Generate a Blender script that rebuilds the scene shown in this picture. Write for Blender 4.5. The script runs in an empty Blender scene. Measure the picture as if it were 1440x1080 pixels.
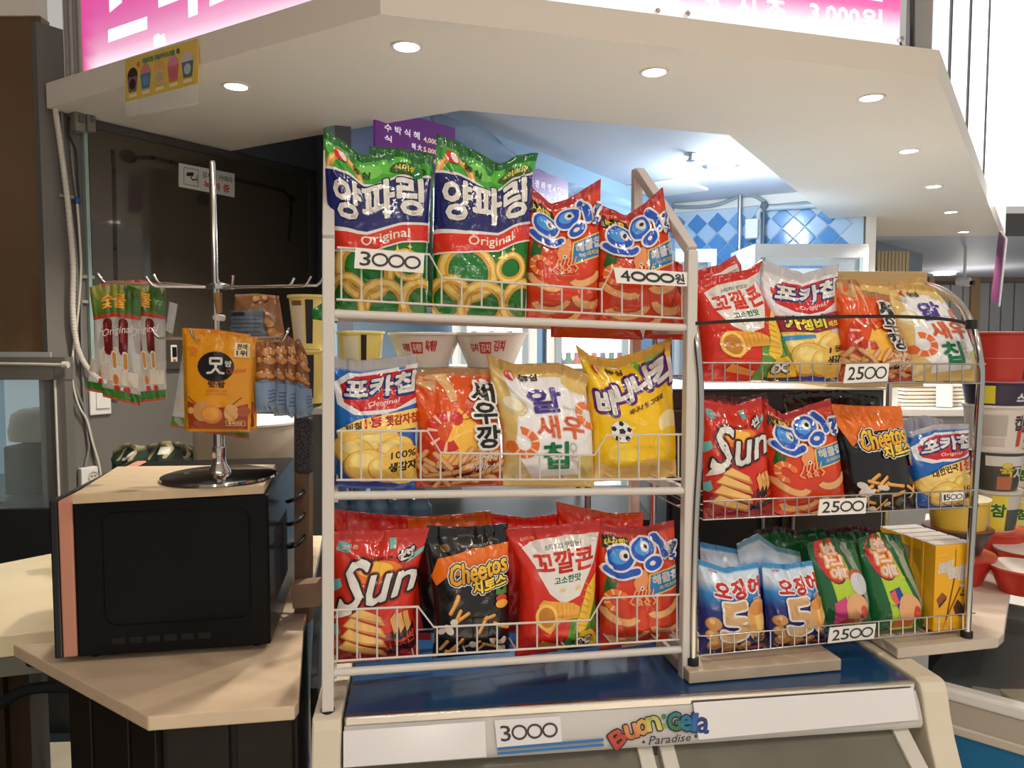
import bpy, math, random
import numpy as np
from mathutils import Vector, Matrix, geometry
from math import radians, sin, cos, pi

SC = bpy.context.scene
COL = SC.collection
random.seed(7)

# ------------------------------------------------------------------ camera
F = 1067.0                       # focal length in pixels of the 1440 x 1080 frame
PITCH = radians(3.5)             # looking slightly down
CAM = Vector((0, 0, 1.48))
cam = bpy.data.cameras.new('camera')
cam.sensor_width = 36.0
cam.lens = F / 1440.0 * 36.0
cam.clip_start = 0.02
camo = bpy.data.objects.new('camera', cam)
camo.location = CAM
camo.rotation_euler = (pi / 2 - PITCH, 0, 0)
COL.objects.link(camo)
SC.camera = camo

# ------------------------------------------------------------------ world, lamps, exposure
SC.view_settings.view_transform = 'Standard'
SC.view_settings.look = 'None'
SC.view_settings.gamma = 1.0
SC.view_settings.exposure = 0.18
SC.view_settings.use_curve_mapping = False
W = bpy.data.worlds.new('hall_ambience')
SC.world = W
W.use_nodes = True
W.node_tree.nodes['Background'].inputs[0].default_value = (1.0, 0.95, 0.89, 1)
W.node_tree.nodes['Background'].inputs[1].default_value = 0.42


def lamp(name, kind, loc, power, color, size=0.1, target=None, spot=None):
    d = bpy.data.lights.new(name, kind)
    d.energy = power
    d.color = color
    if kind == 'AREA':
        d.shape = 'DISK'
        d.size = size
    else:
        d.shadow_soft_size = size
    if spot:
        d.spot_size = radians(spot)
        d.spot_blend = 0.6
    o = bpy.data.objects.new(name, d)
    o.location = loc
    if target is not None:
        o.rotation_euler = (Vector(target) - Vector(loc)).to_track_quat('-Z', 'Y').to_euler()
    COL.objects.link(o)
    return o


# recessed lamps of the hall ceiling; the rear ones added for glints on bags
for i, (x, y, p) in enumerate([(-0.5, 0.1, 7), (0.35, -0.1, 13), (1.3, 0.3, 15), (2.4, -0.4, 14), (-1.2, -2.4, 22), (0.0, -3.0, 26), (1.2, -2.4, 26), (2.4, -3.0, 26), (0.6, -4.0, 30)]):
    lamp('hall_light_%d' % i, 'AREA', (x, y, 2.95), p * (.6 if y > -1 else .5), (1.0, 0.92, 0.82), 0.11)

for i, (x, y) in enumerate([(-.7, -.5), (.5, -.55), (1.7, -.4)]):  # added spots aimed at the floor; their bounce brightens the canopy underside
    lamp('floor_bounce_fill_%d' % i, 'SPOT', (x, y, 2.95), [150, 380, 480][i], (1.0, 0.94, 0.86), .06, (x, y - .2, 0), 62)

# ------------------------------------------------------------------ pixel rays -> points of the place
RGT = np.array([1.0, 0, 0])
UPV = np.array([0, sin(PITCH), cos(PITCH)])
FWD = np.array([0, cos(PITCH), -sin(PITCH)])
CN = np.array(CAM)


def dirs(px, py):
    px = np.asarray(px, float)
    py = np.asarray(py, float)
    return ((px - 720) / F)[..., None] * RGT + (-(py - 540) / F)[..., None] * UPV + FWD


def P(px, py, Y):
    d = dirs(px, py)
    return Vector(CN + d * (Y / d[1]))


def PZ(px, py, z):
    d = dirs(px, py)
    return Vector(CN + d * ((z - CN[2]) / d[2]))


class Plane:
    def __init__(s, o, n):
        s.o = np.array(o, float)
        s.n = np.array(n, float)
        s.n /= np.linalg.norm(s.n)

    def many(s, px, py):
        d = dirs(px, py)
        t = (s.o - CN).dot(s.n) / d.dot(s.n)
        return CN + d * t[..., None]

    def at(s, px, py):
        return Vector(s.many(np.array([px]), np.array([py]))[0])


# ------------------------------------------------------------------ materials
MATS = {}


def lin(c):
    return tuple(((x / 12.92) if x <= 0.04045 else ((x + 0.055) / 1.055) ** 2.4) for x in c[:3])


def rgb(r, g, b):
    return lin((r / 255, g / 255, b / 255))


def mat(name, color, rough=0.5, metal=0.0, spec=0.5, bump=None, var=None, trans=0.0, emit=None, alpha=1.0, coat=0.0):
    """color is linear. bump=(scale,strength) noise relief, var=(scale, amount, colour2) noise tint"""
    if name in MATS:
        return MATS[name]
    m = bpy.data.materials.new(name)
    m.use_nodes = True
    nt = m.node_tree
    b = nt.nodes['Principled BSDF']
    b.inputs['Base Color'].default_value = (*color, 1)
    b.inputs['Roughness'].default_value = rough
    b.inputs['Metallic'].default_value = metal
    b.inputs['Specular IOR Level'].default_value = spec
    b.inputs['Transmission Weight'].default_value = trans
    b.inputs['Alpha'].default_value = alpha
    b.inputs['Coat Weight'].default_value = coat
    if emit:
        b.inputs['Emission Color'].default_value = (*emit[0], 1)
        b.inputs['Emission Strength'].default_value = emit[1]
    tc = nt.nodes.new('ShaderNodeTexCoord')
    if var:
        n = nt.nodes.new('ShaderNodeTexNoise')
        n.inputs['Scale'].default_value = var[0]
        n.inputs['Detail'].default_value = 5
        mp = nt.nodes.new('ShaderNodeMapping')
        if len(var) > 3:
            mp.inputs['Scale'].default_value = var[3]
        nt.links.new(tc.outputs['Object'], mp.inputs[0])
        nt.links.new(mp.outputs[0], n.inputs['Vector'])
        r = nt.nodes.new('ShaderNodeValToRGB')
        r.color_ramp.elements[0].position = 0.5 - var[1] / 2
        r.color_ramp.elements[1].position = 0.5 + var[1] / 2
        r.color_ramp.elements[0].color = (*color, 1)
        r.color_ramp.elements[1].color = (*var[2], 1)
        nt.links.new(n.outputs['Fac'], r.inputs[0])
        nt.links.new(r.outputs[0], b.inputs['Base Color'])
    if bump:
        n2 = nt.nodes.new('ShaderNodeTexNoise')
        n2.inputs['Scale'].default_value = bump[0]
        n2.inputs['Detail'].default_value = 3
        nt.links.new(tc.outputs['Object'], n2.inputs['Vector'])
        bp = nt.nodes.new('ShaderNodeBump')
        bp.inputs['Strength'].default_value = bump[1]
        bp.inputs['Distance'].default_value = 0.01
        nt.links.new(n2.outputs['Fac'], bp.inputs['Height'])
        nt.links.new(bp.outputs[0], b.inputs['Normal'])
    MATS[name] = m
    return m


def print_mat(name, rough, bump=None, emit=0.0, coat=0.0, alpha=1.0):
    """printed surface: colour comes from the ink colours stored on the mesh"""
    m = mat(name, (1, 1, 1), rough, bump=bump, coat=coat, alpha=alpha)
    nt = m.node_tree
    a = nt.nodes.new('ShaderNodeAttribute')
    a.attribute_name = 'Col'
    b = nt.nodes['Principled BSDF']
    nt.links.new(a.outputs['Color'], b.inputs['Base Color'])
    if emit:
        nt.links.new(a.outputs['Color'], b.inputs['Emission Color'])
        b.inputs['Emission Strength'].default_value = emit
    return m


FILM = print_mat('printed_film', 0.16, bump=(26.0, 0.30), coat=0.35)
nt = FILM.node_tree
vo = nt.nodes.new('ShaderNodeTexVoronoi')          # crumpled facets of the foil
vo.inputs['Scale'].default_value = 17.0
vo.feature = 'SMOOTH_F1'
vo.inputs['Smoothness'].default_value = .25
bp2 = nt.nodes.new('ShaderNodeBump')
bp2.inputs['Strength'].default_value = .22
bp2.inputs['Distance'].default_value = .02
old = [n_ for n_ in nt.nodes if n_.type == 'BUMP' and n_ is not bp2][0]
tcn = [n_ for n_ in nt.nodes if n_.type == 'TEX_COORD'][0]
nt.links.new(tcn.outputs['Object'], vo.inputs['Vector'])
nt.links.new(vo.outputs['Distance'], bp2.inputs['Height'])
nt.links.new(bp2.outputs[0], old.inputs['Normal'])
CARD = print_mat('printed_card', 0.45)
PLASTICPRINT = print_mat('printed_cup', 0.3)
BACKLIT = print_mat('backlit_print', 0.4, emit=1.0)
CLEARFILM = mat('clear_film', (0.85, 0.85, 0.83), 0.15, alpha=0.28, bump=(40, 0.25))
WHITE_STEEL = mat('white_steel', rgb(208, 202, 195), 0.32, bump=(300, 0.02))
CHROME = mat('chrome', (0.62, 0.60, 0.57), 0.16, metal=1.0)
STEEL = mat('brushed_steel', (0.55, 0.54, 0.52), 0.3, metal=1.0)
BLACK_RUB = mat('black_rubber', (0.008, 0.008, 0.009), 0.6)
BLACK_PL = mat('black_plastic', (0.006, 0.006, 0.007), 0.34)
CREAM_PL = mat('cream_plastic', rgb(214, 202, 180), 0.42, bump=(90, 0.02))
WHITE_PL = mat('white_plastic', rgb(226, 224, 220), 0.35)
WHITE_PAINT = mat('white_paint', rgb(238, 231, 220), 0.55, bump=(8, 0.03))


# ------------------------------------------------------------------ mesh helpers
WLOC = {}


def finish(o, label=None, cat=None, group=None, kind=None):
    if label:
        o['label'] = label
    if cat:
        o['category'] = cat
    if group:
        o['group'] = group
    if kind:
        o['kind'] = kind
    return o


tag = finish


def empty(name, loc, label=None, cat=None, group=None, kind=None):
    o = bpy.data.objects.new(name, None)
    o.location = loc
    o.empty_display_size = 0.05
    COL.objects.link(o)
    WLOC[o] = Vector(loc)
    return finish(o, label, cat, group, kind)


def link(name, me, wloc, parent=None, rot=None):
    o = bpy.data.objects.new(name, me)
    COL.objects.link(o)
    wloc = Vector(wloc)
    WLOC[o] = wloc
    if parent is not None:
        o.parent = parent
        o.location = wloc - WLOC[parent]
    else:
        o.location = wloc
    if rot is not None:
        o.rotation_euler = rot
    return o


def mk(name, verts, faces, mats, parent=None, smooth=False, fmat=None, cols=None, normals=None, bevel=0.0):
    v = np.array([tuple(x) for x in verts], float).reshape(-1, 3)
    lo, hi = v.min(0), v.max(0)
    base = np.array([(lo[0] + hi[0]) / 2, (lo[1] + hi[1]) / 2, lo[2]])
    me = bpy.data.meshes.new(name)
    me.from_pydata((v - base).tolist(), [], [list(f) for f in faces])
    if not isinstance(mats, (list, tuple)):
        mats = [mats]
    for m in mats:
        me.materials.append(m)
    if fmat is not None:
        me.polygons.foreach_set('material_index', fmat)
    if smooth is True:
        me.polygons.foreach_set('use_smooth', [True] * len(me.polygons))
    elif smooth:
        me.polygons.foreach_set('use_smooth', [True] * len(me.polygons))
        me.set_sharp_from_angle(angle=radians(smooth))
    if cols is not None:
        at = me.attributes.new('Col', 'FLOAT_COLOR', 'POINT')
        c4 = np.ones((len(v), 4), np.float32)
        c4[:, :3] = np.array(cols, float).reshape(-1, 3)
        at.data.foreach_set('color', c4.ravel())
    me.update()
    if normals is not None:
        me.normals_split_custom_set_from_vertices(np.asarray(normals, float).tolist())
    o = link(name, me, base, parent)
    if bevel:
        md = o.modifiers.new('edge', 'BEVEL')
        md.width = bevel
        md.segments = 2
        md.limit_method = 'ANGLE'
        md.angle_limit = radians(40)
    return o


class MB:
    def __init__(s):
        s.v = []
        s.f = []
        s.m = []
        s.cm = 0

    def add(s, vs, fs):
        k = len(s.v)
        s.v += [Vector(x) for x in vs]
        for f in fs:
            s.f.append([i + k for i in f])
            s.m.append(s.cm)
        return s

    def hexa(s, b, t):
        """b: 4 bottom points, t: 4 top points"""
        return s.add(list(b) + list(t), [(3, 2, 1, 0), (4, 5, 6, 7), (0, 1, 5, 4), (1, 2, 6, 5), (2, 3, 7, 6), (3, 0, 4, 7)])

    def box(s, c, size, yaw=0.0):
        c = Vector(c)
        x = Vector((cos(yaw), sin(yaw), 0)) * size[0] / 2
        y = Vector((-sin(yaw), cos(yaw), 0)) * size[1] / 2
        z = Vector((0, 0, size[2] / 2))
        b = [c - x - y - z, c + x - y - z, c + x + y - z, c - x + y - z]
        return s.hexa(b, [p + 2 * z for p in b])

    def beam(s, p0, p1, w, h, side=None):
        p0, p1 = Vector(p0), Vector(p1)
        d = (p1 - p0).normalized()
        sd = Vector(side) if side is not None else (Vector((0, 0, 1)).cross(d) if abs(d.z) < 0.95 else Vector((1, 0, 0)))
        sd = (sd - d * sd.dot(d)).normalized()
        up = d.cross(sd).normalized()
        a, b = sd * w / 2, up * h / 2
        q = [-a - b, a - b, a + b, -a + b]
        return s.hexa([p0 + k for k in q], [p1 + k for k in q])

    def tube(s, pts, r, seg=8, caps=True):
        pts = [Vector(p) for p in pts]
        n = len(pts)
        rs = r if isinstance(r, (list, tuple)) else [r] * n
        k0 = len(s.v)
        prev = None
        for i, p in enumerate(pts):
            d = (pts[min(i + 1, n - 1)] - pts[max(i - 1, 0)]).normalized()
            if prev is None:
                a = d.orthogonal().normalized()
            else:
                a = (prev - d * prev.dot(d)).normalized()
            prev = a
            b = d.cross(a)
            for j in range(seg):
                t = 2 * pi * j / seg
                s.v.append(p + (a * cos(t) + b * sin(t)) * rs[i])
        for i in range(n - 1):
            for j in range(seg):
                j2 = (j + 1) % seg
                s.f.append([k0 + i * seg + j, k0 + i * seg + j2, k0 + (i + 1) * seg + j2, k0 + (i + 1) * seg + j])
                s.m.append(s.cm)
        if caps:
            s.f.append([k0 + j for j in range(seg)][::-1])
            s.f.append([k0 + (n - 1) * seg + j for j in range(seg)])
            s.m += [s.cm] * 2
        return s

    def lathe(s, c, prof, seg=24, cap0=True, cap1=True, axis=None):
        """prof: list of (radius, height)"""
        c = Vector(c)
        k0 = len(s.v)
        if axis is None:
            X, Y, Z = Vector((1, 0, 0)), Vector((0, 1, 0)), Vector((0, 0, 1))
        else:
            Z = Vector(axis).normalized()
            X = Z.orthogonal().normalized()
            Y = Z.cross(X)
        for (r, h) in prof:
            for j in range(seg):
                t = 2 * pi * j / seg
                s.v.append(c + X * r * cos(t) + Y * r * sin(t) + Z * h)
        n = len(prof)
        for i in range(n - 1):
            for j in range(seg):
                j2 = (j + 1) % seg
                s.f.append([k0 + i * seg + j, k0 + i * seg + j2, k0 + (i + 1) * seg + j2, k0 + (i + 1) * seg + j])
                s.m.append(s.cm)
        if cap0:
            s.f.append([k0 + j for j in range(seg)][::-1])
            s.m.append(s.cm)
        if cap1:
            s.f.append([k0 + (n - 1) * seg + j for j in range(seg)])
            s.m.append(s.cm)
        return s

    def prism(s, poly, ext):
        """poly: planar 3-D points, ext: extrusion vector"""
        poly = [Vector(p) for p in poly]
        ext = Vector(ext)
        n = len(poly)
        k = len(s.v)
        s.v += poly + [p + ext for p in poly]
        tris = geometry.tessellate_polygon([poly])
        for t in tris:
            s.f.append([k + i for i in t])
            s.f.append([k + n + i for i in reversed(t)])
            s.m += [s.cm] * 2
        for i in range(n):
            j = (i + 1) % n
            s.f.append([k + i, k + j, k + n + j, k + n + i])
            s.m.append(s.cm)
        return s

    def build(s, name, mats, parent=None, smooth=False, bevel=0.0):
        import bmesh
        o = mk(name, s.v, s.f, mats, parent, smooth, fmat=s.m, bevel=bevel)
        bm = bmesh.new()
        bm.from_mesh(o.data)
        bmesh.ops.recalc_face_normals(bm, faces=bm.faces)
        bm.to_mesh(o.data)
        bm.free()
        return o


def catmull(pts, n=8):
    pts = [Vector(p) for p in pts]
    q = [pts[0] * 2 - pts[1]] + pts + [pts[-1] * 2 - pts[-2]]
    out = []
    for i in range(1, len(q) - 2):
        for k in range(n):
            t = k / n
            a, b, c, d = q[i - 1], q[i], q[i + 1], q[i + 2]
            out.append(0.5 * ((2 * b) + (c - a) * t + (2 * a - 5 * b + 4 * c - d) * t * t + (3 * b - a - 3 * c + d) * t ** 3))
    out.append(pts[-1])
    return out


# ------------------------------------------------------------------ lettering outlines
_fc = bpy.data.curves.new('lettering_source', 'FONT')
_fc.resolution_u = 2
_fo = bpy.data.objects.new('lettering_source', _fc)
TXT = {}


def text_geo(s, shear=0.0):
    """unit-box triangles and outline edges of a string; also its width / height"""
    key = (s, shear)
    if key in TXT:
        return TXT[key]
    _fc.body = s
    _fc.shear = shear
    if _fo.name not in COL.objects:
        COL.objects.link(_fo)
    bpy.context.view_layer.update()
    ev = _fo.evaluated_get(bpy.context.evaluated_depsgraph_get())
    me = ev.to_mesh()
    v = np.array([(a.co.x, a.co.y) for a in me.vertices])
    polys = [list(p.vertices) for p in me.polygons]
    cnt = {}
    for p in me.polygons:
        for k in p.edge_keys:
            cnt[k] = cnt.get(k, 0) + 1
    edges = [k for k, c in cnt.items() if c == 1]
    lo, hi = v.min(0), v.max(0)
    sz = np.maximum(hi - lo, 1e-6)
    ev.to_mesh_clear()
    TXT[key] = ((v - lo) / sz, polys, edges, sz[0] / sz[1])
    return TXT[key]


# ------------------------------------------------------------------ surfaces that carry print
def poly_at(pts, t):
    """point on a polyline of pixels, parameter by arc length"""
    p = np.array(pts, float)
    d = np.r_[0, np.cumsum(np.hypot(*np.diff(p, axis=0).T))]
    d /= d[-1]
    return np.stack([np.interp(t, d, p[:, 0]), np.interp(t, d, p[:, 1])], -1)


def smooth01(a, b, x):
    t = np.clip((x - a) / (b - a), 0, 1)
    return t * t * (3 - 2 * t)


class BagSurf:
    """pillow bag: outline (pixels of the four edges) laid on a leaning plane, blown up with creases"""

    def __init__(s, top, bot, plane, thick, left=None, right=None, seed=0, seal=0.06, nu=30, nv=40, fill=0.55, back=0.7, wr=1.0):
        s.top, s.bot = top, bot
        s.left = left or [bot[0], top[0]]
        s.right = right or [bot[-1], top[-1]]
        s.pl, s.T, s.seal, s.nu, s.nv, s.fill, s.back = plane, thick, seal, nu, nv, fill, back
        R = random.Random(seed)
        s.cr = []
        for (cu, cv) in ((0, 0), (1, 0), (0, 1), (1, 1)):
            for _ in range(4):
                ang = math.atan2((0.5 - cv) + R.uniform(-.35, .35), (0.5 - cu) + R.uniform(-.35, .35))
                s.cr.append((cu, cv * (1 - seal), cos(ang), sin(ang), R.uniform(.25, .6), R.uniform(.012, .035), R.uniform(-.009, .008) * wr))
        for _ in range(9):
            ang = R.uniform(0, pi)
            s.cr.append((R.uniform(.1, .9), R.uniform(.1, .8), cos(ang), sin(ang), R.uniform(.2, .5), R.uniform(.018, .045), R.uniform(-.006, .005) * wr))
        s.rp = [(R.uniform(2, 7), R.uniform(0, 6.28), R.uniform(.0008, .002) * wr) for _ in range(4)]
        a = s.base(np.array([0.0, 1, 0.5, 0.5]), np.array([.5, .5, 0, 1]))
        s.asp = np.linalg.norm(a[3] - a[2]) / np.linalg.norm(a[1] - a[0])
        # the plane normal as seen towards the viewer
        s.N = s.pl.n * (-1 if (CN - s.pl.o).dot(s.pl.n) < 0 else 1)

    def pix(s, u, v):
        T, B = poly_at(s.top, u), poly_at(s.bot, u)
        L, R = poly_at(s.left, v), poly_at(s.right, v)
        u_, v_ = u[:, None], v[:, None]
        tl, tr, bl, br = (np.array(k, float) for k in (s.top[0], s.top[-1], s.bot[0], s.bot[-1]))
        return (1 - v_) * B + v_ * T + (1 - u_) * L + u_ * R - ((1 - u_) * (1 - v_) * bl + u_ * (1 - v_) * br + (1 - u_) * v_ * tl + u_ * v_ * tr)

    def base(s, u, v):
        p = s.pix(u, v)
        return s.pl.many(p[:, 0], p[:, 1])

    def disp(s, u, v):
        a = np.abs(2 * u - 1)
        w = np.clip(1 - a ** 2.6, 0, 1) ** 0.6
        vb = np.clip((v - 0.02) / (1 - s.seal - 0.02), 0, 1)
        g = smooth01(-0.02, 0.2, vb) ** 0.8 * (1 - s.fill * smooth01(.35, .95, vb)) * (1 - smooth01(.8, 1.0, vb)) ** 0.7
        g = np.where(v < 0.02, 0, g)
        d = s.T * w * g
        env = np.clip(4 * w, 0, 1) * (0.25 + 0.75 * np.clip(6 * g, 0, 1))
        for (cu, cv, dx, dy, L, wd, am) in s.cr:
            x, y = u - cu, (v - cv) * s.asp
            al = x * dx + y * dy
            pe = -x * dy + y * dx
            d = d + am * env * (np.exp(-(pe / wd) ** 2) if am > 0 else np.exp(-np.abs(pe) / wd)) * np.clip(1 - np.abs(al / L - .5) * 1.6, 0, 1)
        for (k, ph, am) in s.rp:
            d = d + am * np.sin(2 * pi * k * u + ph) * (0.15 + smooth01(.55, 1.0, v)) * np.clip(5 * w, 0, 1)
        return d

    def exact(s, u, v):
        return s.base(u, v) + s.N * s.disp(u, v)[:, None]

    def grid(s):
        if not hasattr(s, 'GP'):
            nu, nv = s.nu, s.nv
            U, V = np.meshgrid(np.linspace(0, 1, nu + 1), np.linspace(0, 1, nv + 1))
            s.GP = s.exact(U.ravel(), V.ravel()).reshape(nv + 1, nu + 1, 3)
            s.GN = s.exact_normals(U.ravel(), V.ravel()).reshape(nv + 1, nu + 1, 3)

    def bil(s, G, u, v):
        x, y = np.clip(u, 0, 1) * s.nu, np.clip(v, 0, 1) * s.nv
        i, j = np.minimum(x.astype(int), s.nu - 1), np.minimum(y.astype(int), s.nv - 1)
        a, b = (x - i)[:, None], (y - j)[:, None]
        lo = G[j, i] * (1 - a - b) + G[j, i + 1] * a + G[j + 1, i] * b
        hi = G[j + 1, i + 1] * (a + b - 1) + G[j + 1, i] * (1 - a) + G[j, i + 1] * (1 - b)
        return np.where(a + b <= 1, lo, hi)

    def S(s, u, v):
        s.grid()
        return s.bil(s.GP, u, v)

    def normals(s, u, v):
        s.grid()
        n = s.bil(s.GN, u, v)
        return n / (np.linalg.norm(n, axis=1)[:, None] + 1e-12)

    def exact_normals(s, u, v):
        e = 0.012
        du = s.exact(np.clip(u + e, 0, 1), v) - s.exact(np.clip(u - e, 0, 1), v)
        dv = s.exact(u, np.clip(v + e, 0, 1)) - s.exact(u, np.clip(v - e, 0, 1))
        n = np.cross(du, dv)
        n /= np.linalg.norm(n, axis=1)[:, None] + 1e-12
        return n * np.where(n.dot(s.N) < 0, -1, 1)[:, None]

    def body(s, name, col, parent=None, sealcol=None, material=None, backcol=None):
        nu, nv = s.nu, s.nv
        U, V = np.meshgrid(np.linspace(0, 1, nu + 1), np.linspace(0, 1, nv + 1))
        u, v = U.ravel(), V.ravel()
        fr = s.S(u, v)
        bk = s.base(u, v) - s.N * (np.maximum(s.disp(u, v), 0) * s.back + 0.0006)[:, None]
        n = len(u)
        idx = lambda i, j: j * (nu + 1) + i
        f = []
        for j in range(nv):
            for i in range(nu):
                q = [idx(i, j), idx(i + 1, j), idx(i + 1, j + 1), idx(i, j + 1)]
                for t in ((q[0], q[1], q[3]), (q[1], q[2], q[3])):
                    f.append(t)
                    f.append([k + n for k in t[::-1]])
        rim = [idx(i, 0) for i in range(nu)] + [idx(nu, j) for j in range(nv)] + [idx(i, nv) for i in range(nu, 0, -1)] + [idx(0, j) for j in range(nv, 0, -1)]
        for k in range(len(rim)):
            a, b = rim[k], rim[(k + 1) % len(rim)]
            f.append([a, a + n, b + n, b])
        c = np.array([col(a, b) if callable(col) else col for a, b in zip(u, v)], float)
        if sealcol is not None:
            c[v > 1 - s.seal] = sealcol
        cb = c if backcol is None else np.tile(np.array(backcol, float), (n, 1))
        return mk(name, np.vstack([fr, bk]), f, material or FILM, parent, smooth=True, cols=np.vstack([c, cb]))


class FlatSurf:
    """flat four-cornered face: bl, br, tr, tl in 3-D"""

    def __init__(s, bl, br, tr, tl, nu=1, nv=1):
        s.q = [np.array(k, float) for k in (bl, br, tr, tl)]
        s.nu, s.nv = nu, nv
        s.asp = np.linalg.norm(s.q[3] - s.q[0]) / np.linalg.norm(s.q[1] - s.q[0])
        n = np.cross(s.q[1] - s.q[0], s.q[3] - s.q[0])
        s.N = n / np.linalg.norm(n)

    def S(s, u, v):
        u, v = u[:, None], v[:, None]
        a, b, c, d = s.q
        return (1 - u) * (1 - v) * a + u * (1 - v) * b + u * v * c + (1 - u) * v * d

    def normals(s, u, v):
        return np.tile(s.N, (len(u), 1))


class CupSurf:
    """side of a tapered cup; u runs over an arc facing a0..a1 (radians), v up"""

    def __init__(s, c, r0, r1, h, a0, a1, nu=20, nv=1):
        s.c, s.r0, s.r1, s.h, s.a0, s.a1, s.nu, s.nv = np.array(c, float), r0, r1, h, a0, a1, nu, nv
        s.asp = h / ((r0 + r1) / 2 * abs(a1 - a0))

    def S(s, u, v):
        a = s.a0 + (s.a1 - s.a0) * u
        r = s.r0 + (s.r1 - s.r0) * v
        return s.c + np.stack([r * np.cos(a), r * np.sin(a), v * s.h], -1)

    def normals(s, u, v):
        a = s.a0 + (s.a1 - s.a0) * u
        n = np.stack([np.cos(a), np.sin(a), np.full_like(a, (s.r0 - s.r1) / s.h)], -1)
        return n / np.linalg.norm(n, axis=1)[:, None]


def clip_axis(poly, ax, val, keep_low):
    out = []
    n = len(poly)
    for i in range(n):
        a, b = poly[i], poly[(i + 1) % n]
        ia = (a[ax] <= val) if keep_low else (a[ax] >= val)
        ib = (b[ax] <= val) if keep_low else (b[ax] >= val)
        if ia:
            out.append(a)
        if ia != ib:
            t = (val - a[ax]) / (b[ax] - a[ax])
            q = (a[0] + (b[0] - a[0]) * t, a[1] + (b[1] - a[1]) * t)
            out.append((val, q[1]) if ax == 0 else (q[0], val))
    return out


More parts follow.
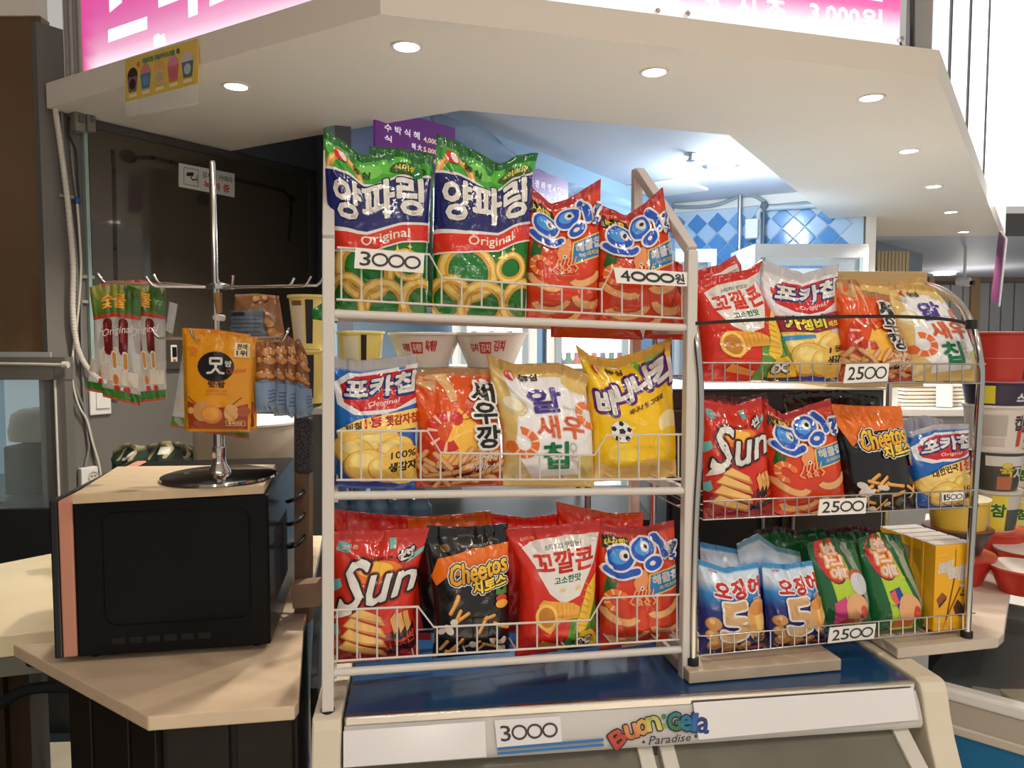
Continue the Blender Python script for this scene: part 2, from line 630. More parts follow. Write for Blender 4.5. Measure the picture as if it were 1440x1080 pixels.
class Print:
    """flat print laid on a surface: polygons in (u, v), cut along the surface's grid"""

    def __init__(s, surf, lift=0.0004, step=0.00009):
        s.s = surf
        s.lift, s.step = lift, step
        s.layer = 0
        s.tri = isinstance(surf, BagSurf)
        s.bk, s.ok = 0.5, 0.75
        s.items = {'artwork': [], 'lettering': []}

    def _add(s, polys, col, kind):
        s.items[kind].append((polys, col, s.lift + s.step * s.layer))
        s.layer += 1

    def poly(s, pts, col, kind='artwork'):
        v3 = [Vector((x, y, 0)) for x, y in pts]
        tr = geometry.tessellate_polygon([v3])
        s._add([[pts[i] for i in t] for t in tr], col, kind)
        return s

    def rect(s, u0, v0, u1, v1, col, kind='artwork'):
        return s.poly([(u0, v0), (u1, v0), (u1, v1), (u0, v1)], col, kind)

    def ell(s, cu, cv, ru, col, rv=None, rot=0.0, n=22, kind='artwork', a0=0, a1=360):
        """ru in u units; rv in u units too (metric), default circle"""
        rv = ru if rv is None else rv
        pts = []
        for k in range(n):
            t = radians(a0 + (a1 - a0) * k / n)
            x, y = ru * cos(t), rv * sin(t)
            x, y = x * cos(rot) - y * sin(rot), x * sin(rot) + y * cos(rot)
            pts.append((cu + x, cv + y / s.s.asp))
        s._add([pts], col, kind)
        return s

    def ring(s, cu, cv, ru, rv, w, col, rot=0.0, n=28, a0=0, a1=360, kind='artwork'):
        ps = []
        A = s.s.asp
        for k in range(n):
            q = []
            for (t, r) in ((k, 0), (k + 1, 0), (k + 1, 1), (k, 1)):
                th = radians(a0 + (a1 - a0) * t / n)
                x, y = (ru - w * r) * cos(th), (rv - w * r) * sin(th)
                q.append((cu + x * cos(rot) - y * sin(rot), cv + (x * sin(rot) + y * cos(rot)) / A))
            ps.append(q)
        s._add(ps, col, kind)
        return s

    def _stroke_polys(s, segs, w, cap=8):
        A = s.s.asp
        out = []
        seen = set()
        for (a, b) in segs:
            ax, ay, bx, by = a[0], a[1] * A, b[0], b[1] * A
            dx, dy = bx - ax, by - ay
            L = math.hypot(dx, dy)
            if L > 1e-9:
                nx, ny = -dy / L * w, dx / L * w
                out.append([(ax + nx, (ay + ny) / A), (ax - nx, (ay - ny) / A), (bx - nx, (by - ny) / A), (bx + nx, (by + ny) / A)])
            for p in (a, b):
                k = (round(p[0], 5), round(p[1], 5))
                if k not in seen:
                    seen.add(k)
                    out.append([(p[0] + w * cos(2 * pi * i / cap), p[1] + w * sin(2 * pi * i / cap) / A) for i in range(cap)])
        return out

    def line(s, pts, w, col, kind='artwork'):
        s._add(s._stroke_polys(list(zip(pts[:-1], pts[1:])), w / 2), col, kind)
        return s

    def text(s, t, quad, col, bold=0.0, out=None, shear=0.0, rot90=False, kind='lettering', shadow=None):
        """quad: (u0,v0,u1,v1) box or four corners bl,br,tr,tl. bold / outline widths in u units.
        out: list of (width, colour), widest first. shadow: (du, dv, colour)"""
        v, polys, edges, _ = text_geo(t, shear)
        bold *= s.bk
        out = [(w * s.ok, c_) for w, c_ in out] if out else None
        if not hasattr(quad[0], '__len__'):
            u0, v0, u1, v1 = quad
            quad = [(u0, v0), (u1, v0), (u1, v1), (u0, v1)]
        if rot90:
            quad = [quad[3], quad[0], quad[1], quad[2]]
        a, b, c, d = (np.array(k, float) for k in quad)
        x, y = v[:, :1], v[:, 1:]
        m = (1 - x) * (1 - y) * a + x * (1 - y) * b + x * y * c + (1 - x) * y * d
        fill = [[tuple(m[i]) for i in p] for p in polys]
        segs = [(tuple(m[i]), tuple(m[j])) for i, j in edges]
        if shadow:
            du, dv, sc = shadow
            wd = (out[0][0] if out else bold)
            sh = fill + (s._stroke_polys(segs, wd, 6) if wd else [])
            s._add([[(p[0] + du, p[1] + dv) for p in q] for q in sh], sc, kind)
        for (w, oc) in (out or []):
            s._add(fill + s._stroke_polys(segs, w), oc, kind)
        if bold:
            s._add(fill + s._stroke_polys(segs, bold, 6), col, kind)
        else:
            s._add(fill, col, kind)
        return s

    def build(s, parent, material=None, names=None, bounds=True):
        made = []
        nu, nv = s.s.nu, s.s.nv
        for kind in ('artwork', 'lettering'):
            uu, off, cols, faces = [], [], [], []
            for (polys, col, lift) in s.items[kind]:
                for p in polys:
                    p = [(float(a), float(b)) for a, b in p]
                    if bounds:
                        for (ax, val, kl) in ((0, 0.0, False), (0, 1.0, True), (1, 0.0, False), (1, 1.0, True)):
                            if p and any((q[ax] > val) if kl else (q[ax] < val) for q in p):
                                p = clip_axis(p, ax, val, kl)
                    if len(p) < 3:
                        continue
                    pieces = [p]
                    for ax, n in ((0, nu), (1, nv)):
                        if n <= 1:
                            continue
                        nxt = []
                        for q in pieces:
                            lo, hi = min(k[ax] for k in q), max(k[ax] for k in q)
                            i0, i1 = int(math.floor(lo * n + 1e-7)), int(math.ceil(hi * n - 1e-7))
                            rest = q
                            for i in range(i0 + 1, i1):
                                a = clip_axis(rest, ax, i / n, True)
                                if len(a) >= 3:
                                    nxt.append(a)
                                rest = clip_axis(rest, ax, i / n, False)
                                if len(rest) < 3:
                                    break
                            if len(rest) >= 3:
                                nxt.append(rest)
                        pieces = nxt
                    if nu > 1 and nv > 1 and s.tri:
                        nxt = []
                        for q in pieces:
                            # split along the cell's diagonal, where the bag's own triangles meet
                            ci = math.floor(sum(k[0] for k in q) / len(q) * nu)
                            cj = math.floor(sum(k[1] for k in q) / len(q) * nv)
                            d = [k[0] * nu - ci + k[1] * nv - cj - 1 for k in q]
                            if max(d) < 1e-6 or min(d) > -1e-6:
                                nxt.append(q)
                                continue
                            lo, hi = [], []
                            for i in range(len(q)):
                                j = (i + 1) % len(q)
                                if d[i] < 1e-7:
                                    lo.append(q[i])
                                if d[i] > -1e-7:
                                    hi.append(q[i])
                                if (d[i] < -1e-7 and d[j] > 1e-7) or (d[i] > 1e-7 and d[j] < -1e-7):
                                    t = d[i] / (d[i] - d[j])
                                    c = (q[i][0] + (q[j][0] - q[i][0]) * t, q[i][1] + (q[j][1] - q[i][1]) * t)
                                    lo.append(c)
                                    hi.append(c)
                            nxt += [k for k in (lo, hi) if len(k) >= 3]
                        pieces = nxt
                    for q in pieces:
                        k = len(uu)
                        uu += q
                        off += [lift] * len(q)
                        cols += [col(*w) if callable(col) else col for w in q]
                        faces.append(list(range(k, k + len(q))))
            if not faces:
                continue
            uv = np.array(uu)
            u, v = np.clip(uv[:, 0], 0, 1) if bounds else uv[:, 0], np.clip(uv[:, 1], 0, 1) if bounds else uv[:, 1]
            nrm = s.s.normals(u, v)
            pos = s.s.S(u, v) + nrm * np.array(off)[:, None]
            # wind every face to match its normal
            c_ = np.array([.5, .52, .5]), np.array([.5, .5, .52])
            t3 = s.s.S(*c_)
            flip = np.cross(t3[1] - t3[0], t3[2] - t3[0]).dot(s.s.normals(*c_)[0]) < 0
            for f in faces:
                ar = sum(uu[f[i - 1]][0] * uu[f[i]][1] - uu[f[i]][0] * uu[f[i - 1]][1] for i in range(len(f)))
                if (ar < 0) != flip:
                    f.reverse()
            o = mk((names or {}).get(kind, kind), pos, faces, material or FILM, parent, smooth=True, cols=cols, normals=nrm)
            if len(s.items[kind]) > 1:
                o['kind'] = 'stuff'        # flat print of many small shapes
            made.append(o)
        return made


def grad(c0, c1, v0, v1, ax=1):
    c0, c1 = np.array(c0), np.array(c1)
    return lambda u, v: tuple(c0 + (c1 - c0) * float(np.clip(((v if ax else u) - v0) / (v1 - v0), 0, 1)))

# ================================================================== THE SETTING
ZS = 2.30            # underside of the canopy
ZC = 2.50            # kitchen ceiling
ZT = 0.885           # counter tops

FLOOR_M = mat('floor_dark_stone', (0.012, 0.018, 0.021), 0.18, var=(6, 0.5, (0.022, 0.030, 0.034)))
GRANITE = mat('brown_granite', (0.10, 0.065, 0.05), 0.22, var=(120, 0.3, (0.23, 0.17, 0.14)))
PALE_MARBLE = mat('pale_marble_tile', rgb(200, 190, 172), 0.2, var=(5, 0.6, rgb(170, 160, 145)))
GREY_WALL = mat('grey_partition', rgb(120, 116, 110), 0.5, var=(3, 0.7, rgb(106, 103, 98)))
SLATE = mat('slate_wall', rgb(92, 98, 110), 0.6)
DARK_GLASS = mat('brown_tinted_glass', (0.070, 0.057, 0.042), 0.045, spec=0.75)
FRAME_DK = mat('dark_frame', rgb(72, 70, 68), 0.4)
MARBLE = mat('cream_marble', rgb(222, 200, 172), 0.22, var=(7, 0.5, rgb(200, 176, 148), (1, 2.5, 1)), coat=0.2)
WOOD = mat('pale_oak', rgb(205, 184, 150), 0.45, var=(9, 0.6, rgb(186, 162, 126), (1.2, 14, 1)))
KWALL = mat('kitchen_wall', rgb(150, 180, 205), 0.5)
KCEIL = mat('kitchen_ceiling', rgb(206, 208, 214), 0.7)

fl = mk('floor', [(-7, .9, 0), (8, .9, 0), (8, 14, 0), (-7, 14, 0)], [(0, 1, 2, 3)], FLOOR_M)
hf = mk('floor_hall', [(-2.2, -1.6, .003), (3.2, -1.6, .003), (3.2, .95, .003), (-2.2, .95, .003)], [(0, 1, 2, 3)], PALE_MARBLE)
tag(hf, 'pale marble floor of the hall in front of the counter', kind='structure')
kf = mk('floor_kitchen_bounce', [(-1.2, 2.3, .004), (3.0, 2.3, .004), (5.5, 9.5, .004), (-1.2, 9.5, .004)], [(0, 1, 2, 3)], mat('kitchen_bounce_pale', rgb(214, 212, 206), .3))  # unseen pale floor, added to bounce lamp light onto the canopy
tag(kf, 'unseen kitchen floor made pale to bounce light up to the canopy', kind='structure')
tag(fl, 'dark polished stone floor of the food hall', None, kind='structure')
for q in ([(12, 945), (40, 905), (78, 930), (78, 955), (30, 975)], [(-40, 1030), (8, 1012), (62, 1000), (72, 1018), (-40, 1050)]):
    m = MB()
    m.prism([PZ(x, y, 0.002) for x, y in q], (0, 0, 0.002))
    m.build('tile', GRANITE, fl)
m = MB()
m.prism([PZ(x, y, 0.002) for x, y in ((-60, 1062), (60, 1045), (200, 1040), (240, 1200), (-60, 1200))], (0, 0, 0.002))
m.build('tile', PALE_MARBLE, fl)

# canopy with its lamps ------------------------------------------------
under = [(66, 152), (535, 20), (1320, 110), (1420, 362), (1233, 362), (1025, 190), (650, 155), (470, 186), (310, 215), (115, 165)]
UP = [PZ(x, y, ZS) for x, y in under]
FH = 0.087
m = MB()
m.prism(UP, (0, 0, FH))
canopy = m.build('ceiling_canopy', mat('canopy_paint', rgb(242, 234, 222), .6))
tag(canopy, 'cream painted angular canopy with recessed lamps above the counter', kind='structure')

LAMP_GLOW = mat('lamp_glow', (1, 1, 1), 0.4, emit=((1.0, 0.93, 0.82), 14.0))
spots = [(332, 121), (572, 65), (920, 101), (1225, 137), (1278, 212), (1313, 262), (1337, 298), (1355, 326)]
where = ['near the cream pink sign corner', 'above the white snack rack', 'above the white rack end post', 'at the canopy corner above the chrome rack',
         'second after the canopy corner along the right wing', 'third after the canopy corner along the right wing',
         'fourth after the canopy corner along the right wing', 'last one along the right wing']
for i, (x, y) in enumerate(spots):
    c = PZ(x, y, ZS)
    e = empty('downlight', c - Vector((0, 0, 0.004)), 'round recessed canopy downlight ' + where[i], 'downlight', 'canopy downlights')
    m = MB()
    m.lathe(c - Vector((0, 0, 0.003)), [(0.036, 0.0), (0.036, 0.002)], 24)
    m.build('lens', LAMP_GLOW, e)
    m = MB()
    m.lathe(c - Vector((0, 0, 0.004)), [(0.037, 0), (0.045, 0.0), (0.047, 0.004), (0.037, 0.004)], 24, False, False)
    m.build('trim_ring', WHITE_PAINT, e, smooth=30)
    lamp('canopy_lamp_%d' % i, 'SPOT', c - Vector((0, 0, 0.012)), 62, (1.0, 0.91, 0.78), 0.03, c - Vector((0, 0, 1)), 120)

# backlit signs standing on the canopy ---------------------------------
def sign_panel(name, p0, p1, h, label, cols, setback=0.03, up0=0.0):
    p0, p1 = Vector(p0), Vector(p1)
    d = (p1 - p0).normalized()
    n = Vector((d.y, -d.x, 0))          # towards the viewer side
    z = Vector((0, 0, 1))
    e = empty(name, (p0 + p1) / 2, label, 'sign')
    m = MB()
    a, b = p0 - n * setback, p1 - n * setback
    m.hexa([a - n * 0.08, b - n * 0.08, b - n * 0.004, a - n * 0.004], [k + z * h for k in (a - n * 0.08, b - n * 0.08, b - n * 0.004, a - n * 0.004)])
    m.build('case', mat('sign_case', rgb(190, 190, 192), 0.4), e)
    s = FlatSurf(a, b, b + z * h, a + z * h, 14, 10)
    nn = n
    if s.N.dot(np.array(nn)) < 0:
        s.N = -s.N
    pr = Print(s, 0.0)
    pr.rect(0, 0, 1, 1, cols)
    return e, s, pr


def stuffed(objs):
    for o_ in objs:
        o_['kind'] = 'stuff'


SIGNM = print_mat('backlit_acrylic', 0.35, emit=0.8)
WHITE_ON = (1.0, 0.98, 0.98)
zT = ZS + FH


def pinkcol(u, v):
    pk = np.array(rgb(206, 62, 150))
    wh = np.array((1.0, 0.9, 1.0))
    t = 1 - math.exp(-v * 9)
    c = wh + (pk - wh) * t
    if u < 0.04:
        c = np.array(rgb(214, 70, 150))
    return tuple(c)


pA, pB = PZ(105, 101, zT), PZ(520, -14, zT)
e, s, pr = sign_panel('backlit_sign', pA, pB, 0.62, 'pink backlit sign with white letters standing on the canopy edge', pinkcol)
Dp = Plane(s.q[0], s.N)
Bd = np.linalg.norm(s.q[1] - s.q[0])


def suv(x, y):
    p = np.array(Dp.at(x, y)) - s.q[0]
    return (float(p.dot((s.q[1] - s.q[0]) / Bd) / Bd), float(p[2] / 0.62))


for q in ([(152, 42), (207, 23), (207, 41), (152, 60)], [(153, -12), (166, -12), (172, 3), (154, 18)], [(222, -12), (264, -14), (262, -4), (223, 11)],
          [(264, -14), (278, -18), (278, 20), (265, 25)], [(294, -18), (340, -24), (340, -10), (295, 9)]):
    pr.poly([suv(*k) for k in q], WHITE_ON, 'lettering')
pr.poly([suv(*k) for k in ((216, 52), (222, 47), (226, 50), (231, 47), (233, 62), (217, 66))], WHITE_ON, 'lettering')
pr.build(e, SIGNM, {'artwork': 'face'})

pC, pD = PZ(556, -10, zT), PZ(1274, 66, zT)
e, s, pr = sign_panel('backlit_sign', pC, pD, 0.62, 'white and pink backlit price sign reading 3,000 on the canopy front',
                      lambda u, v: WHITE_ON)
Dp = Plane(s.q[0], s.N)
Bd = np.linalg.norm(s.q[1] - s.q[0])
pnk = lambda u, v: tuple(np.array((1, .93, 1.0)) + (np.array(rgb(224, 60, 150)) - np.array((1, .93, 1.0))) * float(np.clip((v - 0.06) / 0.16, 0, 1)))
a, b = suv(955, 12)[0], suv(1268, 40)[0]
for k in range(10):
    u0, u1 = a + (b - a) * k / 10, a + (b - a) * (k + 1) / 10
    pr.rect(u0, 0.02, u1, 1, pnk)
for t, q in (('감', [(993, 26), (1012, 28), (1012, 0), (993, -2)]), ('식', [(1036, 30), (1062, 33), (1062, -1), (1036, -4)]), ('초', [(1076, 26), (1106, 29), (1104, -2), (1076, -5)]),
             ('3,000', [(1139, 33), (1208, 42), (1208, 14), (1139, 5)]), ('원', [(1211, 45), (1240, 49), (1240, 15), (1211, 11)]), ('원', [(1216, -2), (1240, 2), (1240, -40), (1216, -42)])):
    pr.text(t, [suv(*k) for k in q], WHITE_ON, bold=0.0022)
pr.build(e, SIGNM, {'artwork': 'face'})
for (x, y) in ((922, 18), (964, 22), (1263, 57)):
    m = MB()
    c = Vector(Dp.at(x, y)) + Vector(s.N) * 0.001
    m.lathe(c, [(0.008, 0.0), (0.008, 0.016), (0.006, 0.018)], 12, axis=Vector(s.N))
    m.build('standoff', STEEL, e, smooth=40)
m = MB()
m.beam(Dp.at(1283, 67), Dp.at(1283, -80), 0.006, 0.02)
m.build('edge_strip', FRAME_DK, e)

pE, pF = PZ(1322, 73, zT), PZ(1417, 333, zT)
e, s, pr = sign_panel('lightbox', pE, pF, 1.5, 'plain white backlit lightbox along the right wing of the canopy', lambda u, v: WHITE_ON, 0.02)
pr.build(e, SIGNM, {'artwork': 'face'})
for t in (0.07, 0.21, 0.42):
    q = pE.lerp(pF, t) + Vector(s.N) * -0.01
    m = MB()
    m.beam(q, q + Vector((0, 0, 1.5)), 0.006, 0.012)
    m.build('seam', mat('seam_grey', rgb(90, 90, 92), .5), e)
m = MB()
ql = [P(1406, 286, 4.6), P(1590, 286, 4.6)]
m.box(((ql[0].x + ql[1].x) / 2, 4.65, ql[0].z + .65), (ql[1].x - ql[0].x, .1, 1.3))
lb = m.build('lightbox', mat('lightbox_glow', (1, 1, 1), 0.4, emit=((1, 0.97, 0.96), 1.6)))
tag(lb, 'wide white lightbox of the neighbouring stall beyond the canopy', 'lightbox')

# poster taped on the canopy edge
q = [(176, 144), (279, 117), (278, 54), (176, 84)]
n = Vector((UP[1] - UP[0]).normalized().cross(Vector((0, 0, 1))))
pl = Plane(Vector(UP[0]) + n * 0.012, n)
c4 = [pl.at(*k) for k in q]
s = FlatSurf(c4[0], c4[1], c4[2], c4[3], 1, 1)
if s.N.dot(np.array(n)) < 0:
    s.N = -s.N
e = empty('menu_poster', (c4[0] + c4[1]) / 2, 'yellow poster with five ice cream cups taped to the canopy edge', 'poster')
m = MB()
m.hexa([c4[0], c4[1], c4[2], c4[3]], [k - n * 0.002 for k in c4])
m.build('sheet', mat('yellow_card', rgb(236, 204, 92), 0.4), e)
pr = Print(s, 0.0004)
for k, (c1, c2, c3) in enumerate([((70, 38, 34), (120, 110, 110), (60, 30, 28)), ((216, 140, 140), (70, 140, 180), (110, 150, 190)),
                                  ((236, 176, 110), (236, 190, 120), (190, 180, 150)), ((226, 140, 176), (228, 110, 110), (200, 110, 130)), ((214, 200, 200), (90, 110, 140), (190, 205, 200))]):
    x = 0.11 + 0.19 * k
    pr.ell(x, 0.56, 0.075, rgb(*c1), rv=0.075)
    pr.poly([(x - .075, .55), (x + .075, .55), (x + .055, .2), (x - .055, .2)], rgb(*c2))
    pr.ell(x, 0.38, 0.045, rgb(*c3))
    pr.rect(x - .05, .07, x + .06, .15, rgb(250, 240, 190))
pr.text('디핀다트 구슬아이스크림', [(.26, .78), (.7, .78), (.7, .9), (.26, .9)], rgb(70, 160, 150), bold=0.004)
pr.ell(.2, .8, .02, rgb(225, 110, 60)).ell(.75, .84, .022, rgb(60, 110, 120))
pr.build(e, CARD)
q = [(178, 165), (279, 147), (279, 118), (176, 144)]
c4 = [pl.at(*k) + n * 0.001 for k in q]
m = MB()
m.hexa(c4, [k - n * 0.0008 for k in c4])
m.build('clear_sleeve', mat('clear_sleeve', (.9, .88, .84), .15, alpha=.3), e)

# left partition --------------------------------------------------------
Wa, Wb = PZ(115, 165, ZS), PZ(440, 240, ZS)
wd = Vector((Wb.x - Wa.x, Wb.y - Wa.y, 0)).normalized()
wn = Vector((wd.y, -wd.x, 0))            # towards the customers
WP = Plane(Wa, wn)
W0 = WP.at(60, 300)
W1 = WP.at(446, 300)


def wallbox(name, a, b, z0, z1, th, m_, parent=None, out=0.0):
    a, b = Vector((a.x, a.y, 0)) + wn * out, Vector((b.x, b.y, 0)) + wn * out
    mb = MB()
    bot = [a + Vector((0, 0, z0)), b + Vector((0, 0, z0)), b - wn * th + Vector((0, 0, z0)), a - wn * th + Vector((0, 0, z0))]
    mb.hexa(bot, [k + Vector((0, 0, z1 - z0)) for k in bot])
    return mb.build(name, m_, parent)


wl = wallbox('wall_left', W0, W1, 0, ZC + 0.1, 0.08, GREY_WALL)
tag(wl, 'grey painted partition wall with cables and a dark glass pane', kind='structure')
m = MB()
ta, tb = PZ(68, 100, zT), PZ(103, 100, zT)
m.box(((ta.x + tb.x) / 2, max(ta.y, tb.y) + .12, 2.8), (tb.x - ta.x, .05, .82))
m.build('trunking', WHITE_PAINT, wl)
for k in (.25, .6):
    m = MB()
    x_ = ta.x + (tb.x - ta.x) * k
    m.tube([(x_, max(ta.y, tb.y) + .08, 2.39), (x_, max(ta.y, tb.y) + .08, 3.2)], .008, 8)
    m.build('conduit', mat('conduit_pale', rgb(150, 148, 146), .5), wl, smooth=50)
wallbox('header_panel', WP.at(305, 200), W1, ZS, ZC, 0.012, SLATE, wl, 0.012)
g = [WP.at(122, 178), WP.at(434, 246), WP.at(434, 480), WP.at(122, 512)]
zlo = g[3].z
win = empty('window_1', (WP.at(270, 400).x, WP.at(270, 400).y, zlo), 'brown tinted glass pane in the grey partition, streaked with old glue', kind='structure')
wallbox('pane', g[0], g[1], zlo, ZS - 0.03, 0.006, DARK_GLASS, win, 0.008)
wallbox('frame', WP.at(432, 300), WP.at(441, 300), zlo - .02, ZS - .01, 0.03, FRAME_DK, win, 0.016)
wallbox('frame', g[0], WP.at(441, 300), ZS - 0.035, ZS - .005, 0.03, FRAME_DK, win, 0.016)
wallbox('frame', WP.at(118, 300), WP.at(123, 300), zlo - .02, ZS - .03, 0.03, mat('glass_edge', rgb(150, 175, 170), .15), win, 0.02)
wallbox('frame', WP.at(120, 300), WP.at(441, 300), zlo - .03, zlo, 0.03, FRAME_DK, win, 0.016)
# glue streaks and hand marks on the pane
pa, pb = Vector((g[0].x, g[0].y, zlo)) + wn * .009, Vector((g[1].x, g[1].y, zlo)) + wn * .009
s = FlatSurf(pa, pb, pb + Vector((0, 0, 2.27 - zlo)), pa + Vector((0, 0, 2.27 - zlo)))
s.N = np.array(wn)
GP = Plane(pa, wn)
LW = (pb - pa).length


def guv(x, y):
    p = GP.at(x, y) - pa
    return (p.dot(wd) / LW, p.z / (2.27 - zlo))


pr = Print(s, 0.0006)
st = rgb(50, 46, 42)
pr.line([guv(158, 212), guv(160, 240), guv(162, 350), guv(163, 395)], 0.016, st)
pr.line([guv(188, 222), guv(215, 222), guv(240, 228), guv(330, 252), guv(398, 268), guv(408, 278), guv(409, 300), guv(406, 338)], 0.016, st)
for (x, y, r) in ((180, 220, .035), (287, 281, .035), (411, 279, .022)):
    pr.ell(*guv(x, y), r, st, rv=r * .7)
pr.build(win, mat('old_glue', st, 0.5, alpha=0.55), {'artwork': 'glue_streaks'})
# surveillance notice
q = [WP.at(*k) + wn * 0.02 for k in ((248, 263), (326, 278), (326, 245), (248, 230))]
e = empty('notice', (q[0] + q[1]) / 2, 'white surveillance camera notice stuck on the tinted glass', 'sign')
m = MB()
m.hexa(q, [k - wn * 0.006 for k in q])
m.build('plate', WHITE_PL, e)
s = FlatSurf(*q)
s.N = np.array(wn)
pr = Print(s, .0006)
BK, RD = rgb(25, 25, 28), rgb(200, 40, 40)
pr.ring(.2, .5, .12, .155, .006, BK, n=4) if False else None
pr.line([(.08, .15), (.33, .15), (.33, .85), (.08, .85), (.08, .15)], .008, BK)
pr.poly([(.12, .5), (.24, .55), (.25, .72), (.13, .66)], BK).line([(.2, .5), (.23, .38), (.3, .45)], .02, BK).line([(.305, .3), (.305, .62)], .012, BK)
pr.text('감시용 카메라', (.4, .58, .96, .82), BK, bold=.002).text('녹 화 중', (.43, .14, .9, .46), RD, bold=.006)
pr.build(e, CARD)

# brown panel and window beyond the partition's edge
Y2 = W0.y
e = empty('wall_far_left', (W0.x - 1.0, Y2, 0), 'grey wall with a dark brown pane beside the partition', kind='structure')
xr = P(63, 300, Y2).x


def fbox(name, x0, x1, z0, z1, m_, parent, y0=Y2, th=0.05, bevel=0.0):
    mb = MB()
    mb.box(((x0 + x1) / 2, y0 + th / 2, (z0 + z1) / 2), (x1 - x0, th, z1 - z0))
    return mb.build(name, m_, parent, bevel=bevel)


z = lambda y: P(40, y, Y2).z
fbox('pane', -3.2, xr, z(495), z(20), mat('brown_panel', rgb(126, 101, 75), 0.12, spec=.6, var=(2.5, .8, rgb(100, 80, 58))), e, Y2 + .02)
fbox('upper_band', -3.2, xr, z(20), 3.2, WHITE_PAINT, e, Y2 + .01)
fbox('sill', -3.2, xr, z(502), z(495), mat('sill_strip', rgb(170, 172, 172), .3), e, Y2)
fbox('rail', -3.2, xr + .06, z(534), z(502), GREY_WALL, e, Y2 - .01)
fbox('jamb', P(83, 600, Y2).x, P(96, 600, Y2).x, 0.4, z(505), GREY_WALL, e, Y2 - .012)
fbox('base_panel', -3.2, P(96, 600, Y2).x, 0.0, z(716), mat('dark_panel', rgb(30, 33, 34), .4), e, Y2 - .005)
gl = fbox('window_2', -3.2, P(84, 600, Y2).x, z(716), z(534), mat('clear_pane', (.75, .9, .92), .03, alpha=.14), None, Y2 + .02, .006)
tag(gl, 'clear lower window pane beside the partition', kind='structure')
fbox('edge_strip', P(82.5, 600, Y2).x, P(84, 600, Y2).x, z(716), z(534), WHITE_PL, e, Y2 - .02, .03)
# what stands behind the lower pane
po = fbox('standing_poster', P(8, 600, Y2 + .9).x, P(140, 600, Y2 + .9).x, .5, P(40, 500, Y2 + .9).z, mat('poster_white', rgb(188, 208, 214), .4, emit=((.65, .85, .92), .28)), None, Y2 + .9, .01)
tag(po, 'pale standing poster behind the lower window pane', 'poster')
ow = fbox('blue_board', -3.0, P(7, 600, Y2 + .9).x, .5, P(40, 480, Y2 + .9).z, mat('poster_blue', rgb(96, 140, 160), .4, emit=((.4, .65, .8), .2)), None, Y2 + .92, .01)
tag(ow, 'blue board behind the lower window pane', 'board')
yo = Y2 + .22
zt = P(40, 628, yo).z
e = empty('toaster_oven', (P(40, 700, yo).x, yo, P(40, 697, yo).z), 'black oven standing behind the lower window pane', 'oven')
fbox('body', P(2, 600, yo).x, P(86, 600, yo).x, P(40, 697, yo).z, zt, mat('oven_black', rgb(30, 38, 40), .3), e, yo, .35, .01)
fbox('door', P(12, 600, yo).x, P(80, 600, yo).x, P(40, 690, yo).z, P(40, 634, yo).z, mat('oven_glass', (.004, .005, .006), .1), e, yo - .008, .01, .003)
ct = fbox('far_counter', -3.2, P(86, 600, yo).x, P(40, 716, yo).z, P(40, 698, yo).z, mat('counter_dark', rgb(60, 68, 72), .3), None, yo - .1, .6)
tag(ct, 'dark counter behind the lower window pane', 'counter')
fbox('support', -3.2, P(86, 600, yo).x, 0, P(40, 716, yo).z, mat('dark_panel', rgb(30, 33, 34), .4), ct, yo - .08, .5)
e = empty('rice_cooker', (P(62, 625, yo + .1).x, yo + .15, zt), 'cream rounded cooker on top of the black oven', 'cooker')
m = MB()
cx = P(58, 600, yo + .15).x
m.lathe((cx, yo + .16, zt), [(.06, 0), (.12, .01), (.125, .05), (.115, .09)], 28)
m.build('body', mat('cooker_cream', rgb(166, 170, 158), .3), e, smooth=50)
m = MB()
m.lathe((cx, yo + .16, zt + .09), [(.117, 0), (.11, .025), (.08, .045), (.03, .052)], 28)
m.build('lid', mat('cooker_lid', rgb(180, 184, 172), .25), e, smooth=50)

# unseen hall ceiling and left hall wall, added to block ambient light
m = MB()
m.box((.4, -1.35, 3.06), (5.2, 6.7, .12))
hc = m.build('ceiling_hall_blocker', WHITE_PAINT)
tag(hc, 'unseen white hall ceiling added to block light from above', kind='structure')
m = MB()
m.box((-2.15, (Y2 - 3.2) / 2, 1.45), (.1, Y2 + 3.1, 2.9))
hw = m.build('wall_hall_blocker', mat('blocker_brown', rgb(70, 54, 40), .3))
tag(hw, 'unseen dark brown hall wall added to darken the left side', kind='structure')

# kitchen shell ------------------------------------------------------------
K1 = PZ(950, 287, ZC)
K2 = PZ(1216, 262, ZC)
K0 = Vector((-.74, 2.92, ZC))
kc = mk('ceiling_kitchen', [(-1.3, 3.2, ZC), (-.3, 2.7, ZC), (UP[2].x - .1, UP[2].y + .1, ZC), (UP[3].x - .1, UP[3].y, ZC), (UP[4].x, UP[4].y, ZC), (3.6, 9, ZC), (-1.3, 9, ZC)], [(6, 5, 4, 3, 2, 1, 0)], KCEIL)
tag(kc, 'pale kitchen ceiling inside the kiosk', kind='structure')


def vwall(name, a, b, m_, z0=0, z1=ZC, th=.06, parent=None):
    a, b = Vector((a.x, a.y, 0)), Vector((b.x, b.y, 0))
    d = (b - a).normalized()
    n = Vector((-d.y, d.x, 0))
    if n.dot(a) < 0:
        n = -n
    mb = MB()
    bot = [a + Vector((0, 0, z0)), b + Vector((0, 0, z0)), b + n * th + Vector((0, 0, z0)), a + n * th + Vector((0, 0, z0))]
    mb.hexa(bot, [k + Vector((0, 0, z1 - z0)) for k in bot])
    return mb.build(name, m_, parent), d, -n


